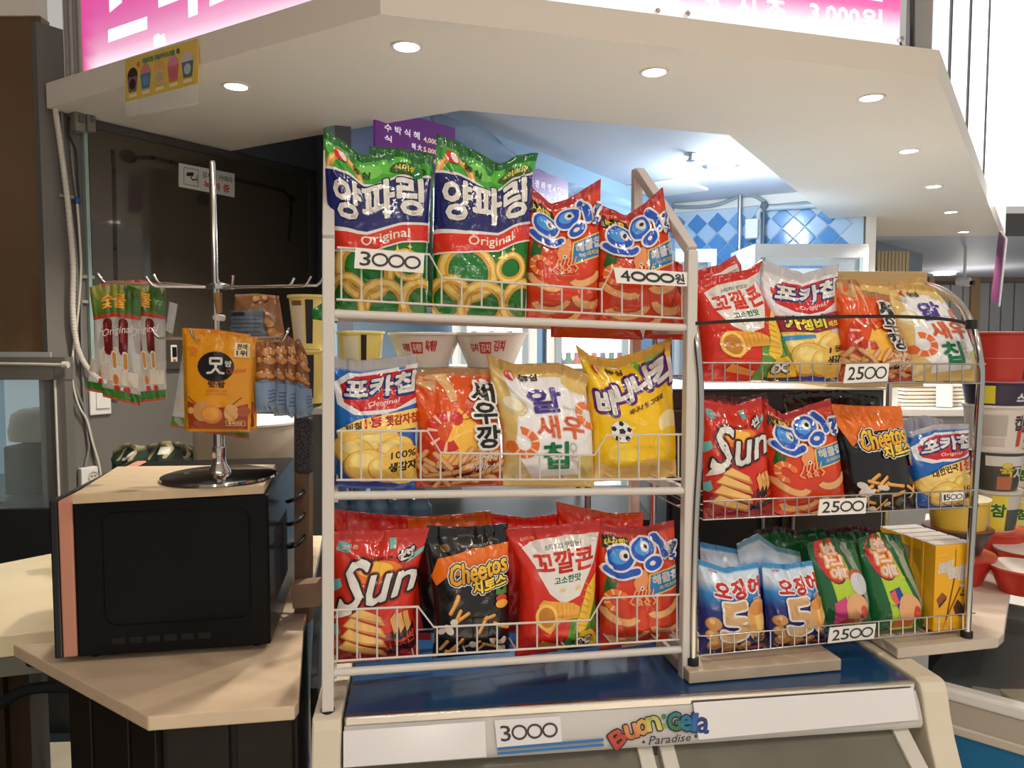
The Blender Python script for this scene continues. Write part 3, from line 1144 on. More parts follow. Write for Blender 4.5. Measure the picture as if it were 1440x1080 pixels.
wk, kd, kn = vwall('wall_kitchen', K0 + (K1 - K0).normalized() * .09, K1, KWALL)
tag(wk, 'light blue kitchen side wall carrying the menu boards', kind='structure')
vwall('wall_slate', W1, K0 + (K1 - K0).normalized() * .1 - Vector((0, .012, 0)), SLATE)[0]['kind'] = 'structure'
GROUT = mat('tile_grout', rgb(188, 205, 220), .6)
wt, td, tn = vwall('wall_tiled', K1, K2, GROUT)
tag(wt, 'kitchen back wall of blue and pale diamond tiles', kind='structure')
# diamond tiles, each its own piece
TP = Plane(K1 + tn * 0.001, tn)
cL = TP.at(966, 331)
TW = 0.155                                # diagonal of a tile
import bmesh as _bm


def tile_mesh(name, m_):
    h = TW / 2 - .003
    t = .006
    v = [(h, 0, 0), (0, 0, h), (-h, 0, 0), (0, 0, -h)]
    k = .93
    f = [(x * k, -t, zz * k) for x, _, zz in v]
    me = bpy.data.meshes.new(name)
    me.from_pydata(v + f, [], [(4, 5, 6, 7), (0, 1, 5, 4), (1, 2, 6, 5), (2, 3, 7, 6), (3, 0, 4, 7)])
    b = _bm.new()
    b.from_mesh(me)
    _bm.ops.recalc_face_normals(b, faces=b.faces)
    b.to_mesh(me)
    b.free()
    me.materials.append(m_)
    return me


tm = [tile_mesh('tile', mat('tile_blue%d' % k, c, .13, bump=(30, .04))) for k, c in enumerate([rgb(92, 146, 200), rgb(112, 162, 210), rgb(80, 136, 192)])]
tw_ = tile_mesh('tile', mat('tile_pale', rgb(176, 200, 224), .13, bump=(30, .04)))
yaw = math.atan2(td.y, td.x)
Lw = (Vector((K2.x, K2.y, 0)) - Vector((K1.x, K1.y, 0))).length
o0 = (cL - K1).dot(td)
for row in range(-4, 4):
    for col in range(-3, 16):
        x = o0 + (col + (0.5 if row % 2 else 0)) * TW
        zz = cL.z + row * TW / 2
        if x < TW / 2 or x > Lw - TW / 2 or zz > 2.40:
            continue
        p = Vector((K1.x, K1.y, 0)) + td * x + tn * .001
        link('tile', tw_ if row == 0 else random.choice(tm), (p.x, p.y, zz), wt, (0, 0, yaw))
vwall('cornice', Vector((K1.x, K1.y, 0)) + tn * .03, Vector((K2.x, K2.y, 0)) + tn * .03, WHITE_PAINT, 2.43, ZC - .001, .03, wt)

# kitchen lamp, sprinkler, vent
c = PZ(1014, 232, ZC)
e = empty('kitchen_lamp', c - Vector((0, 0, .03)), 'bright round cool white lamp on the kitchen ceiling', 'lamp')
m = MB()
m.lathe(c - Vector((0, 0, .025)), [(.05, -.02), (.075, 0), (.08, .024)], 24)
m.build('diffuser', mat('cool_glow', (1, 1, 1), .4, emit=((.82, .92, 1.0), 18)), e, smooth=50)
m = MB()
m.lathe(c - Vector((0, 0, .008)), [(.082, 0), (.11, .002), (.11, .0075)], 24, False)
m.build('rim', STEEL, e, smooth=30)
lamp('kitchen_bulb', 'POINT', c - Vector((0, 0, .12)), 13, (.72, .86, 1.0), .07)
lamp('kitchen_light_rear', 'POINT', (1.3, 4.6, 2.3), 9, (.75, .88, 1.0), .07)  # second cool point light further back, without a fixture
c = PZ(971, 216, ZC)
m = MB()
m.lathe(c - Vector((0, 0, .04)), [(.03, 0), (.012, .01), (.012, .028), (.035, .034), (.035, .039)], 14)
tag(m.build('sprinkler', STEEL, None, smooth=40), 'small metal sprinkler head on the kitchen ceiling', 'sprinkler')
c = PZ(937, 262, ZC)
m = MB()
m.box(c - Vector((0, 0, .012)), (.42, .42, .022), .9)
vt = m.build('ceiling_vent', WHITE_PAINT, None, bevel=.006)
tag(vt, 'square white vent panel on the kitchen ceiling', 'vent')

# glossy translucent sheet running along the top of the side wall
KP = Plane(Vector((K0.x, K0.y, 0)) + kn * 0.02, kn)
pts = [KP.at(x, y) for x, y in ((592, 172), (630, 190), (690, 218), (760, 254), (850, 290), (940, 314))]
vs, fs = [], []
cs = catmull(pts, 6)
for i, p in enumerate(cs):
    w_ = .13 + .03 * sin(i * .9)
    for k in range(5):
        vs.append(p + Vector((0, 0, w_ * (k / 4 - .75))) + kn * (.09 + .045 * sin(k * 1.3 + i * .35)))
for i in range(len(cs) - 1):
    for k in range(4):
        fs.append((i * 5 + k, (i + 1) * 5 + k, (i + 1) * 5 + k + 1, i * 5 + k + 1))
sh = mk('plastic_sheet', vs, fs, mat('milky_sheet', rgb(160, 186, 214), .12, alpha=.75), None, True)
sh.modifiers.new('thickness', 'SOLIDIFY').thickness = .002
tag(sh, 'draped translucent plastic sheet along the top of the blue wall', 'sheet')


KPM = Plane(Vector((K0.x, K0.y, 0)) + kn * 0.19, kn)


def menu(name, q, rows, label, bg):
    c4 = [KPM.at(*k) for k in q]
    e = empty(name, (c4[0] + c4[1]) / 2, label, 'menu board')
    m = MB()
    m.hexa(c4, [k - kn * .012 for k in c4])
    bo_ = m.build('board', mat('purple_board', bg, .35, emit=(bg, .25)), e)
    s_ = FlatSurf(*c4)
    s_.N = np.array(kn)
    p_ = Print(s_, .0008)
    for (t, box, c) in rows:
        p_.text(t, box, c, bold=.003)
    p_.build(e, print_mat('menu_ink', .4, emit=.5))


wh, ye = rgb(225, 215, 225), rgb(226, 196, 170)
menu('menu_board', [(528, 238), (640, 262), (640, 180), (528, 148)],
     [('수 박 식 혜', [(.1, .64), (.52, .64), (.52, .76), (.1, .76)], wh), ('4,000', (.57, .62, .75, .71), ye), ('식', (.1, .48, .18, .58), wh), ('혜 大', (.42, .46, .55, .56), wh),
      ('5,000', (.57, .45, .75, .54), ye), ('4,000', (.57, .29, .75, .38), ye)], 'purple menu board with prices above the green snack bags', rgb(104, 42, 124))
menu('menu_board', [(735, 310), (799, 325), (799, 254), (735, 233)],
     [('한 경 라 면', (.12, .68, .6, .82), wh), ('4,500', (.64, .66, .93, .8), ye), ('떡 라 면', (.2, .46, .6, .6), wh), ('4,500', (.64, .44, .93, .58), ye), ('만두라면', (.2, .24, .6, .38), wh),
      ('5,000', (.64, .22, .93, .36), ye)], 'purple menu board with prices above the first red squid snack bag', rgb(112, 60, 140))

# ================================================================== WHITE SNACK RACK
RA, RB = P(461, 945, 1.20), P(963, 912, 1.34)
rd = Vector((RB.x - RA.x, RB.y - RA.y, 0)).normalized()
rn = Vector((-rd.y, rd.x, 0))            # away from the viewer


def RP(off, lean=0.0, zref=1.2):
    """plane parallel to the rack front, off metres behind it, leaning back"""
    o = RA + rn * off
    o.z = zref
    return Plane(o, rn * cos(lean) - Vector((0, 0, 1)) * sin(lean))


r0 = RP(0)
rack = empty('snack_rack', r0.at(710, 990), 'white steel three tier snack rack standing on the freezer lid', 'display rack')
PW = .019
DEP = .25
fl_t, fl_b = r0.at(462, 336), r0.at(461, 998)
fr_t, fr_b = r0.at(972, 352), r0.at(963, 955)
rear = RP(DEP)
rr_t = rear.at(896, 238)
lr_t = fl_t + rn * DEP + Vector((0, 0, rr_t.z - fr_t.z))
lr_b = fl_b + rn * DEP
rr_b = fr_b + rn * DEP
for (a, b, nm) in ((fl_t, fl_b, 'post'), (fr_t, fr_b, 'post'), (lr_t, lr_b, 'post'), (rr_t, rr_b, 'post')):
    MB().beam(a, b, PW, PW, rd).build(nm, WHITE_STEEL, rack, bevel=.002)
for (a, b) in ((fl_t, lr_t), (fr_t, rr_t)):
    MB().beam(a, b - (b - a).normalized() * .012, PW, PW, rd).build('slanted_bar', WHITE_STEEL, rack, bevel=.002)
for b in (fl_b, fr_b, lr_b, rr_b):
    m = MB()
    m.lathe(b - Vector((0, 0, .013)), [(.0085, 0), (.0115, .004), (.0115, .014)], 12)
    m.build('rubber_foot', BLACK_RUB, rack, smooth=40)


def rods(name, segs, r, mt, parent, seg=6):
    for (a, b) in segs:
        m = MB()
        m.tube([a, b], r, seg)
        m.build(name, mt, parent, smooth=50)


def xline(pts, x):
    return float(np.interp(x, [p[0] for p in pts], [p[1] for p in pts]))


def basket(parent, pf, pr_, top, bot, xs, r, mt, depth, rail=None, tiltz=0.0, floor_n=7):
    """wire basket: top and bottom front wires given in pixels, uprights at xs, floor wires going back"""
    bk = empty('wire_basket', pf.at(*bot[len(bot) // 2]))
    bk.parent = parent
    bk.location = WLOC[bk] - WLOC[parent]
    m = MB()
    m.tube([pf.at(*p) for p in top], r * 1.25, 8)
    m.build('top_wire', mt, bk, smooth=50)
    m = MB()
    m.tube([pf.at(*p) for p in bot], r * 1.25, 8)
    m.build('bottom_wire', mt, bk, smooth=50)
    rods('upright_wire', [(pf.at(x, xline(bot, x)), pf.at(x, xline(top, x))) for x in xs], r, mt, bk)
    a, b = pf.at(*bot[0]), pf.at(*bot[-1])
    back = Vector(pr_)
    # floor wires and a plain tray under them
    for k in range(floor_n):
        t = (k + .5) / floor_n
        p = a.lerp(b, t)
        m = MB()
        m.tube([p, p + back * depth], r, 6)
        m.build('floor_wire', mt, bk, smooth=50)
    m = MB()
    m.tube([a + back * depth, b + back * depth], r * 1.2, 6)
    m.tube([a, a + back * depth], r * 1.2, 6)
    m.tube([b, b + back * depth], r * 1.2, 6)
    m.tube([a + back * depth * .5, b + back * depth * .5], r, 6)
    m.build('floor_frame', mt, bk, smooth=50)
    return bk


rows = [
    ([(474, 348), (604, 358), (622, 391), (846, 407), (862, 377), (966, 387)], [(474, 421), (964, 448)], (470, 441, 966, 461)),
    ([(474, 606), (601, 606), (620, 637), (836, 640), (853, 612), (959, 611)], [(474, 675), (959, 674)], (470, 697, 962, 690)),
    ([(468, 858), (588, 853), (610, 882), (830, 872), (848, 841), (957, 836)], [(468, 930), (957, 899)], (468, 946, 962, 913)),
]
bp = RP(.006)
for (top, bot, bar) in rows:
    xs = np.linspace(bot[0][0] + 6, bot[1][0] - 5, 18)
    basket(rack, bp, rn, top, bot, xs, .0016, WHITE_STEEL, DEP - .02)
    m = MB()
    m.tube([r0.at(bar[0], bar[1]), r0.at(bar[2], bar[3])], .0068, 12)
    m.build('front_rail', WHITE_STEEL, rack, smooth=50)
    m = MB()
    d0, d1 = r0.at(bar[0], bar[1]) + rn * DEP, r0.at(bar[2], bar[3]) + rn * DEP
    m.tube([d0, d1], .0068, 12)
    m.build('rear_rail', WHITE_STEEL, rack, smooth=50)
    for k in (0, 1):
        a = r0.at(bar[2 * k], bar[2 * k + 1])
        m = MB()
        m.beam(a - Vector((0, 0, .002)), a - Vector((0, 0, .002)) + rn * DEP, .012, .018)
        m.build('side_rail', WHITE_STEEL, rack)

# ================================================================== CHROME RACK
CA, CB = P(977, 900, 1.335), P(1368, 870, 1.455)
cd = Vector((CB.x - CA.x, CB.y - CA.y, 0)).normalized()
cnv = Vector((-cd.y, cd.x, 0))


def CP(off, lean=0.0, zref=1.2):
    o = CA + cnv * off
    o.z = zref
    return Plane(o, cnv * cos(lean) - Vector((0, 0, 1)) * sin(lean))


c0 = CP(0)
crack = empty('wire_rack', c0.at(1170, 920), 'chrome three tier wire snack rack with curved side tubes', 'display rack')


def side_tube(pix, arc, foot):
    pts = [c0.at(*foot)] + [c0.at(*p) for p in pix]
    top = pts[-1]
    for (b, u) in arc:
        pts.append(top + cnv * b + Vector((0, 0, u)))
    m = MB()
    m.tube(catmull(pts, 5), .0075, 10)
    m.build('side_tube', CHROME, crack, smooth=60)
    f = c0.at(*foot)
    m = MB()
    m.lathe(f - Vector((0, 0, .012)), [(.010, 0), (.011, .003), (.011, .03)], 12)
    m.build('rubber_foot', BLACK_RUB, crack, smooth=40)


arc = [(.015, .045), (.05, .095), (.11, .13), (.2, .15)]
side_tube([(975, 830), (978, 720), (984, 610), (984, 540), (980, 490)], arc, (974, 938))
side_tube([(1364, 790), (1370, 690), (1375, 600), (1379, 530), (1376, 497)], arc, (1359, 900))
for (x, y) in ((974, 938), (1359, 900)):
    b = c0.at(x, y) + cnv * .24 + cd * (.02 if x < 1100 else 0)
    m = MB()
    m.tube([b, b + Vector((0, 0, .62))], .0065, 8)
    m.build('rear_tube', CHROME, crack, smooth=60)
crow = [
    ([(988, 510), (1386, 512)], [(988, 537), (1381, 539)]),
    ([(989, 705), (1378, 689)], [(989, 731), (1366, 713)]),
    ([(978, 886), (984, 894), (1000, 894), (1371, 862)], [(985, 922), (1364, 884)]),
]
cbp = CP(-.004)
for (top, bot) in crow:
    xs = np.linspace(bot[0][0] + 14, bot[1][0] - 10, 22)
    basket(crack, cbp, cnv, top, bot, xs, .0013, CHROME, .24, floor_n=9)
# elastic strap across the top tier
sp = [CP(.0).at(975, 455), CP(-.012).at(1060, 450), CP(-.014).at(1150, 446), CP(-.014).at(1255, 445), CP(-.008).at(1330, 449), CP(-.002).at(1369, 457)]
m = MB()
sps = catmull(sp, 5)
for i in range(len(sps) - 1):
    m.beam(sps[i], sps[i + 1] + (sps[i + 1] - sps[i]) * .1, .0014, .0062)
m.lathe(sp[-1] - Vector((0.004, 0, .008)), [(.0095, 0), (.0098, .01), (.0095, .018)], 12)
strap = m.build('elastic_strap', mat('black_elastic', (.01, .01, .011), .7), None)
tag(strap, 'black elastic strap stretched across the top tier of the chrome rack', 'strap')

# ================================================================== PRICE TAGS
PAPER = mat('price_card', rgb(236, 233, 228), .4)
INK = rgb(52, 48, 50)


def price(plane, q, text, label, group='paper price tags', ring=True):
    c4 = [plane.at(*k) for k in q]           # bl br tr tl
    n = Vector(plane.n)
    if n.y > 0:
        n = -n
    e = empty('price_tag', (c4[0] + c4[1]) / 2, label, 'price tag', group)
    m = MB()
    m.hexa(c4, [k - n * .0012 for k in c4])
    m.build('card', PAPER, e)
    s = FlatSurf(*c4)
    s.N = np.array(n)
    p = Print(s, .0005)
    digits(p, text)
    p.build(e, CARD)


def digits(p, text, x0=.06, x1=.95, y0=.16, y1=.84, ink=INK, w=.032):
    """price figures: noughts drawn as wide round rings like the tags' typeface"""
    n = len(text)
    adv = [1.0 if ch == '0' else .78 if ch != '1' else .42 for ch in text]
    tot = sum(adv)
    x = x0
    for ch, a in zip(text, adv):
        wd_ = (x1 - x0) * a / tot
        if ch == '0':
            p.ring(x + wd_ / 2, (y0 + y1) / 2, wd_ * .52, (y1 - y0) / 2 * p.s.asp, w, ink, kind='lettering')
        else:
            p.text(ch, (x + wd_ * .08, y0, x + wd_ * .9, y1), ink, bold=w * .2)
        x += wd_


tg = RP(-.006)
price(tg, [(498, 377), (595, 384), (597, 357), (500, 348)], '3000', 'white card reading 3000 clipped in front of a green onion ring bag')
price(tg, [(867, 398), (970, 403), (967, 383), (863, 376)], '4000원', 'white card reading 4000 won clipped in front of a red squid bag')
ctg = CP(-.010)
price(ctg, [(1186, 539), (1248, 536), (1251, 511), (1190, 512)], '2500', 'white 2500 price tag on the top basket of the chrome rack')
price(ctg, [(1150, 725), (1217, 722), (1219, 700), (1153, 702)], '2500', 'white 2500 price tag on the middle basket of the chrome rack')
price(ctg, [(1325, 706), (1354, 703), (1355, 692), (1325, 694)], '1500', 'small white 1500 price tag on the middle basket of the chrome rack')
price(ctg, [(1164, 905), (1229, 898), (1232, 877), (1167, 883)], '2500', 'white 2500 price tag on the bottom basket of the chrome rack')

# ================================================================== FREEZER UNDER THE RACKS
FZ = .868
F0, F1 = PZ(484, 1011, FZ), PZ(1288, 961, FZ)
fd = (F1 - F0).normalized()
fb = Vector((-fd.y, fd.x, 0)).normalized()
Zv = Vector((0, 0, 1))
ICE_BLUE = mat('blue_lid', rgb(32, 74, 118), .16, var=(3, .7, rgb(26, 62, 104)), coat=.3)
FZ_CREAM = mat('freezer_cream', rgb(216, 205, 184), .4)
fz = empty('ice_cream_freezer', F0.lerp(F1, .5) + fb * .3 - Zv * FZ, 'ice cream chest freezer with blue lid and lettered front panel under the racks', 'freezer')
a, b = F0 + fb * .012, F1 + fb * .012
m = MB()
m.hexa([a - Zv * .03, b - Zv * .03, b + fb * .46 - Zv * .03, a + fb * .46 - Zv * .03], [a, b, b + fb * .46, a + fb * .46])
m.build('lid', ICE_BLUE, fz, bevel=.003)
m = MB()
m.hexa([F0 - Zv * .014, F1 - Zv * .014, F1 + fb * .012 - Zv * .014, F0 + fb * .012 - Zv * .014], [F0 + Zv * .002, F1 + Zv * .002, F1 + fb * .012 + Zv * .002, F0 + fb * .012 + Zv * .002])
m.build('lid_trim', mat('lid_chrome', (.62, .6, .57), .25, metal=1), fz, bevel=.003)
tl, tr = F0 - Zv * .013, F1 - Zv * .013
bl, br = F0 - fb * .022 - Zv * .062, F1 - fb * .022 - Zv * .062
PANEL = mat('front_panel', rgb(196, 192, 188), .3)
# curved bottom lip
prof = [(0.0, -.013), (-.010, -.03), (-.019, -.05), (-.022, -.062), (-.018, -.071), (-.006, -.076), (.05, -.078), (.05, -.013)]
m = MB()
vs = [F0 + fb * f + Zv * z_ for f, z_ in prof] + [F1 + fb * f + Zv * z_ for f, z_ in prof]
n = len(prof)
m.add(vs, [(i, (i + 1) % n, n + (i + 1) % n, n + i) for i in range(n)] + [tuple(range(n)), tuple(range(2 * n - 1, n - 1, -1))])
m.build('front_panel', PANEL, fz, smooth=40)
fpn = Vector(np.cross(np.array(tr - tl), np.array(tl - bl))).normalized()
if fpn.y > 0:
    fpn = -fpn
FPL = Plane(bl + fpn * .004, fpn)
PO = FPL.at(484, 1025)


def fp_surf(q, lift=0.0):
    c4 = [FPL.at(*k) + fpn * lift for k in q]
    s_ = FlatSurf(*c4)
    s_.N = np.array(fpn)
    return s_, c4


s, c4 = fp_surf([(484, 1086), (1292, 1020), (1286, 967), (484, 1024)])
pr = Print(s, .0005)


def fuv(x, y):
    # position on the panel from its four corner pixels
    A, B, C, D = (np.array(k, float) for k in ((484, 1086), (1292, 1020), (1286, 967), (484, 1024)))
    u = v = .5
    for _ in range(12):
        p = (1 - u) * (1 - v) * A + u * (1 - v) * B + u * v * C + (1 - u) * v * D
        du = (1 - v) * (B - A) + v * (C - D)
        dv = (1 - u) * (D - A) + u * (C - B)
        e_ = np.array((x, y)) - p
        det = du[0] * dv[1] - du[1] * dv[0]
        u += (e_[0] * dv[1] - e_[1] * dv[0]) / det
        v += (du[0] * e_[1] - du[1] * e_[0]) / det
    return (u, v)


fq = lambda *q: [fuv(*k) for k in q]
SB = rgb(28, 110, 176)
pr.poly(fq((684, 1056), (829, 1044), (829, 1040), (684, 1052)), SB)
pr.poly(fq((684, 1063), (829, 1051), (829, 1047), (684, 1059)), SB)
# rainbow lettering on an arc
G0 = rgb(30, 26, 30)
letters = [('B', (846, 1056), (862, 1042), (851, 1024), (835, 1037), (196, 62, 56), (210, 96, 66)), ('u', (862, 1042), (878, 1037), (873, 1019), (857, 1023), (222, 130, 80), (232, 160, 96)),
           ('o', (877, 1036), (892, 1033), (889, 1013), (874, 1015), (228, 160, 96), (232, 190, 100)), ('n', (891, 1030), (910, 1027), (904, 1008), (888, 1012), (232, 204, 100), (186, 196, 100)),
           ('G', (920, 1028), (937, 1028), (936, 1004), (919, 1005), (70, 130, 76), (60, 140, 160)), ('e', (937, 1028), (951, 1029), (952, 1008), (938, 1008), (40, 130, 150), (50, 130, 180)),
           ('l', (952, 1029), (959, 1030), (962, 1005), (955, 1005), (40, 110, 170), (46, 90, 160)), ('a', (960, 1031), (976, 1033), (978, 1012), (962, 1010), (50, 84, 150), (60, 70, 130))]
for (t, A_, B_, C_, D_, c1, c2) in letters:
    q = fq(A_, B_, C_, D_)
    pr.text(t, q, rgb(*c1), bold=.0028, out=[(.0046, G0)])
for k, (t, A_, B_, C_, D_, c1, c2) in enumerate(letters):
    q = fq(A_, B_, C_, D_)
    vm = (q[0][1] + q[3][1]) / 2
    pr.text(t, q, grad(rgb(*c1), rgb(*c2), min(p[1] for p in q), max(p[1] for p in q)), bold=.0026)
pr.ell(*fuv(913, 1009), .0045, rgb(60, 120, 80)).ell(*fuv(914, 1022), .0045, rgb(120, 160, 80))
pr.text('Paradise', fq((891, 1049), (951, 1043), (951, 1033), (891, 1037)), rgb(40, 42, 52), bold=.0004, shear=.25)
pr.ell(*fuv(884, 1045), .0025, rgb(40, 42, 52)).ell(*fuv(958, 1037), .0025, rgb(40, 42, 52))
pr.build(fz, CARD)


def sheet(name, q, label, cat='paper'):
    s_, c = fp_surf(q, .002)
    e_ = empty(name, (c[0] + c[1]) / 2, label, cat)
    m_ = MB()
    m_.hexa(c, [k - fpn * .001 for k in c])
    m_.build('sheet', mat('glossy_paper', rgb(226, 222, 224), .18), e_)
    return s_, e_


sheet('paper_sheet', [(483, 1079), (684, 1064), (682, 1014), (483, 1028)], 'blank white paper covering the freezer panel beside the 3000 tag')
sheet('paper_sheet', [(982, 1040), (1291, 1012), (1283, 967), (974, 988)], 'long blank white paper covering the freezer panel beside the rainbow lettering')
s_, e_ = sheet('price_tag', [(699, 1051), (790, 1043), (788, 1007), (695, 1013)], 'white 3000 price tag on the freezer front panel', 'price tag')
e_['group'] = 'paper price tags'
p_ = Print(s_, .0005)
digits(p_, '3000', .06, .94, .2, .78)
p_.build(e_, CARD)

# cream end caps with their curved fronts
capp = [(.48, .0), (.012, .006), (-.004, .002), (-.012, -.012), (-.022, -.05), (-.034, -.085), (-.06, -.14), (-.10, -.2), (-.16, -.27), (-.22, -.32), (-.25, -.36), (-.25, -.868), (.48, -.868)]
for (o_, w_) in ((F1 + fd * .004, .05), (F0 - fd * .05, .046)):
    m = MB()
    m.prism([o_ + fb * f + Zv * z_ for f, z_ in capp], fd * w_)
    m.build('end_cap', FZ_CREAM, fz, bevel=.006)
# sloping sliding glass doors under the panel
GLS = mat('freezer_glass', rgb(120, 116, 104), .12, spec=.6, var=(6, .8, rgb(96, 92, 84)))
WFR = mat('freezer_frame', rgb(206, 200, 190), .35)
mid = F0.lerp(F1, .5)


def slope(o_, f, dz=0.0):
    return o_ - fb * f - Zv * (.078 + (f - .006) * .72 - dz)


xm = (PZ(925, 1060, .79) - F0).dot(fd)
for (x0, x1) in ((0.0, xm - .03), (xm + .03, (F1 - F0).length - .05)):
    p0, p1 = F0 + fd * x0, F0 + fd * x1
    m = MB()
    m.hexa([slope(p0, .006) - Zv * .012, slope(p1, .006) - Zv * .012, slope(p1, .24) - Zv * .012, slope(p0, .24) - Zv * .012], [slope(p0, .006), slope(p1, .006), slope(p1, .24), slope(p0, .24)])
    m.build('sliding_glass', GLS, fz)
for (x0, w_) in ((xm - .03, .026), (xm + .008, .026), ((F1 - F0).length - .05, .03)):
    p0, p1 = F0 + fd * x0, F0 + fd * (x0 + w_)
    m = MB()
    m.hexa([slope(p0, .0) - Zv * .02, slope(p1, .0) - Zv * .02, slope(p1, .24) - Zv * .02, slope(p0, .24) - Zv * .02], [slope(p0, .0, .008), slope(p1, .0, .008), slope(p1, .24, .008), slope(p0, .24, .008)])
    m.build('door_frame', WFR, fz, bevel=.002)
m = MB()
c_ = [F0 - fb * .23, F1 - fb * .23, F1 + fb * .46, F0 + fb * .46]
m.hexa([Vector((k.x, k.y, .03)) for k in c_], [Vector((k.x, k.y, .5)) for k in c_])
m.build('chest', FZ_CREAM, fz)

# stone block carrying the chrome rack's foot
q = [PZ(969, 962, FZ + .002), PZ(1183, 943, FZ + .002)]
d_ = (q[1] - q[0]).normalized()
n_ = Vector((-d_.y, d_.x, 0))
m = MB()
base = [q[0], q[1], q[1] + n_ * .16, q[0] + n_ * .16]
m.hexa(base, [k + Zv * .022 for k in base])
blk = m.build('stone_block', mat('beige_stone', rgb(196, 180, 158), .45, var=(20, .5, rgb(178, 160, 138))), None, bevel=.002)
tag(blk, 'beige stone strip on the freezer lid under the chrome rack foot', 'stone strip')

# right hand marble counter
ZR = .895
rc = empty('marble_counter', PZ(1340, 800, ZR) - Zv * ZR, 'cream marble counter slab holding the noodle cups and chrome rack', 'counter')
poly = [PZ(x, y, ZR) for x, y in ((1262, 912), (1404, 897), (1412, 890), (1437, 722), (1302, 722), (1290, 800), (1178, 858), (1252, 905))]
m = MB()
m.prism([p - Zv * .020 for p in poly], Zv * .020)
m.build('slab', mat('white_marble', rgb(208, 198, 186), .28, var=(6, .6, rgb(196, 180, 160))), rc, bevel=.003)
m = MB()
pb_ = [PZ(1310, 800, ZR), PZ(1400, 800, ZR), PZ(1420, 740, ZR), PZ(1320, 740, ZR)]
m.hexa([Vector((k.x, k.y, 0)) for k in pb_], [Vector((k.x, k.y, ZR - .021)) for k in pb_])
m.build('cabinet', mat('counter_cabinet', rgb(60, 58, 58), .5), rc)

# neighbouring freezer
A2, B2 = PZ(1296, 958, .80), PZ(1452, 1000, .80)
d2 = (B2 - A2).normalized()
n2 = Vector((-d2.y, d2.x, 0)).normalized()
L2 = .75
f2 = empty('ice_cream_freezer', A2 + d2 * .35 + n2 * .3 - Zv * .8, 'second freezer with blue front and glass top beyond the counter', 'freezer')


def slab2(name, f0, f1, z0, z1, m_, x0=0.0, x1=L2, bevel=0.0):
    m = MB()
    b_ = [A2 + d2 * x0 + n2 * f0, A2 + d2 * x1 + n2 * f0, A2 + d2 * x1 + n2 * f1, A2 + d2 * x0 + n2 * f1]
    m.hexa([Vector((k.x, k.y, z0)) for k in b_], [Vector((k.x, k.y, z1)) for k in b_])
    return m.build(name, m_, f2, bevel=bevel)


slab2('rim', 0, .035, .775, .80, mat('rim_white', rgb(220, 216, 212), .25), bevel=.006)
slab2('band', .003, .035, .73, .775, mat('band_grey', rgb(176, 166, 154), .4))
slab2('trim_strip', -.002, .03, .712, .73, mat('band_light', rgb(196, 186, 172), .4), bevel=.003)
slab2('front', .006, .43, .05, .712, mat('freezer_blue', rgb(26, 108, 156), .45, bump=(60, .05)))
slab2('basin', .035, .43, .712, .74, mat('basin_dark', rgb(34, 36, 38), .4))
slab2('glass_top', .03, .43, .79, .797, mat('freezer_lid_glass', (.2, .21, .21), .04, alpha=.22))
slab2('rear_rim', .43, .45, .712, .82, STEEL)
slab2('rear_rail', .45, .47, .712, .85, mat('rail_grey', rgb(120, 118, 116), .3))
for k, (x, f, c_) in enumerate(((.16, .2, (216, 208, 160)), (.3, .16, (150, 190, 190)), (.22, .35, (120, 60, 50)), (.1, .12, (200, 190, 170)), (.42, .2, (222, 222, 220)))):
    p = A2 + d2 * x + n2 * f
    m = MB()
    m.box((p.x, p.y, .747), (.11, .05, .012), .4 * k)
    ip = m.build('ice_cream_packet', mat('ice_pack_%d' % k, rgb(*c_), .3), None, bevel=.004)
    tag(ip, ['cream', 'teal', 'dark red', 'beige', 'white'][k] + ' ice cream packet lying inside the glass topped freezer', 'ice cream', 'ice creams in the second freezer')

# ================================================================== LEFT COUNTER, CABINET
lc = empty('marble_counter', PZ(250, 950, ZT) - Zv * ZT, 'cream marble counter slab with angled front under the microwave', 'counter')
top = [(18, 906), (208, 1008), (414, 993), (420, 985), (427, 880)]
poly = [PZ(x, y, ZT) for x, y in top]
p4 = poly[-1] + Vector((-.14, .72, 0))
poly2 = poly + [p4, Vector((-.98, p4.y, ZT)), PZ(80, 903, ZT) + Vector((.03, .02, 0)), PZ(80, 903, ZT)]
m = MB()
m.prism([p - Zv * .024 for p in poly2], Zv * .024)
m.build('slab', MARBLE, lc, bevel=.003)
CAB = mat('black_laminate', rgb(34, 30, 28), .38, spec=.2, var=(40, .8, rgb(28, 25, 24)))
cen = Vector((-.62, 1.55, 0))
ring_ = []
pA_, pB_, pC_ = poly[0], poly[1], poly[2]
e1 = (pB_ - pA_).normalized()
e2 = (pC_ - pB_).normalized()
n1 = Vector((-e1.y, e1.x, 0))
n2_ = Vector((-e2.y, e2.x, 0))
c1 = pA_.lerp(pB_, .36) + n1 * .03
c2_ = pB_ + (n1 + n2_).normalized() * .035
c3 = pC_ + n2_ * .03 - e2 * .0
body = [c1, c2_, c3, p4 - Vector((.03, 0, 0)), Vector((c1.x, p4.y, 0))]
m = MB()
m.prism([Vector((k.x, k.y, .0)) for k in body], Zv * (ZT - .025))
m.build('cabinet', CAB, lc)
for (s0, s1, nn, cuts) in ((c1, c2_, n1, (0.0, .30, .72, 1.0)), (c2_, c3, n2_, (0.0, .52, 1.0))):
    for t0, t1 in zip(cuts[:-1], cuts[1:]):
        L_ = (s1 - s0).length
        a_, b_ = s0.lerp(s1, t0 + .006 / L_), s0.lerp(s1, t1 - .006 / L_)
        m = MB()
        q_ = [a_ - nn * .012, b_ - nn * .012, b_, a_]
        m.hexa([Vector((k.x, k.y, .08)) for k in q_], [Vector((k.x, k.y, ZT - .03)) for k in q_])
        m.build('panel', CAB, lc, bevel=.002)
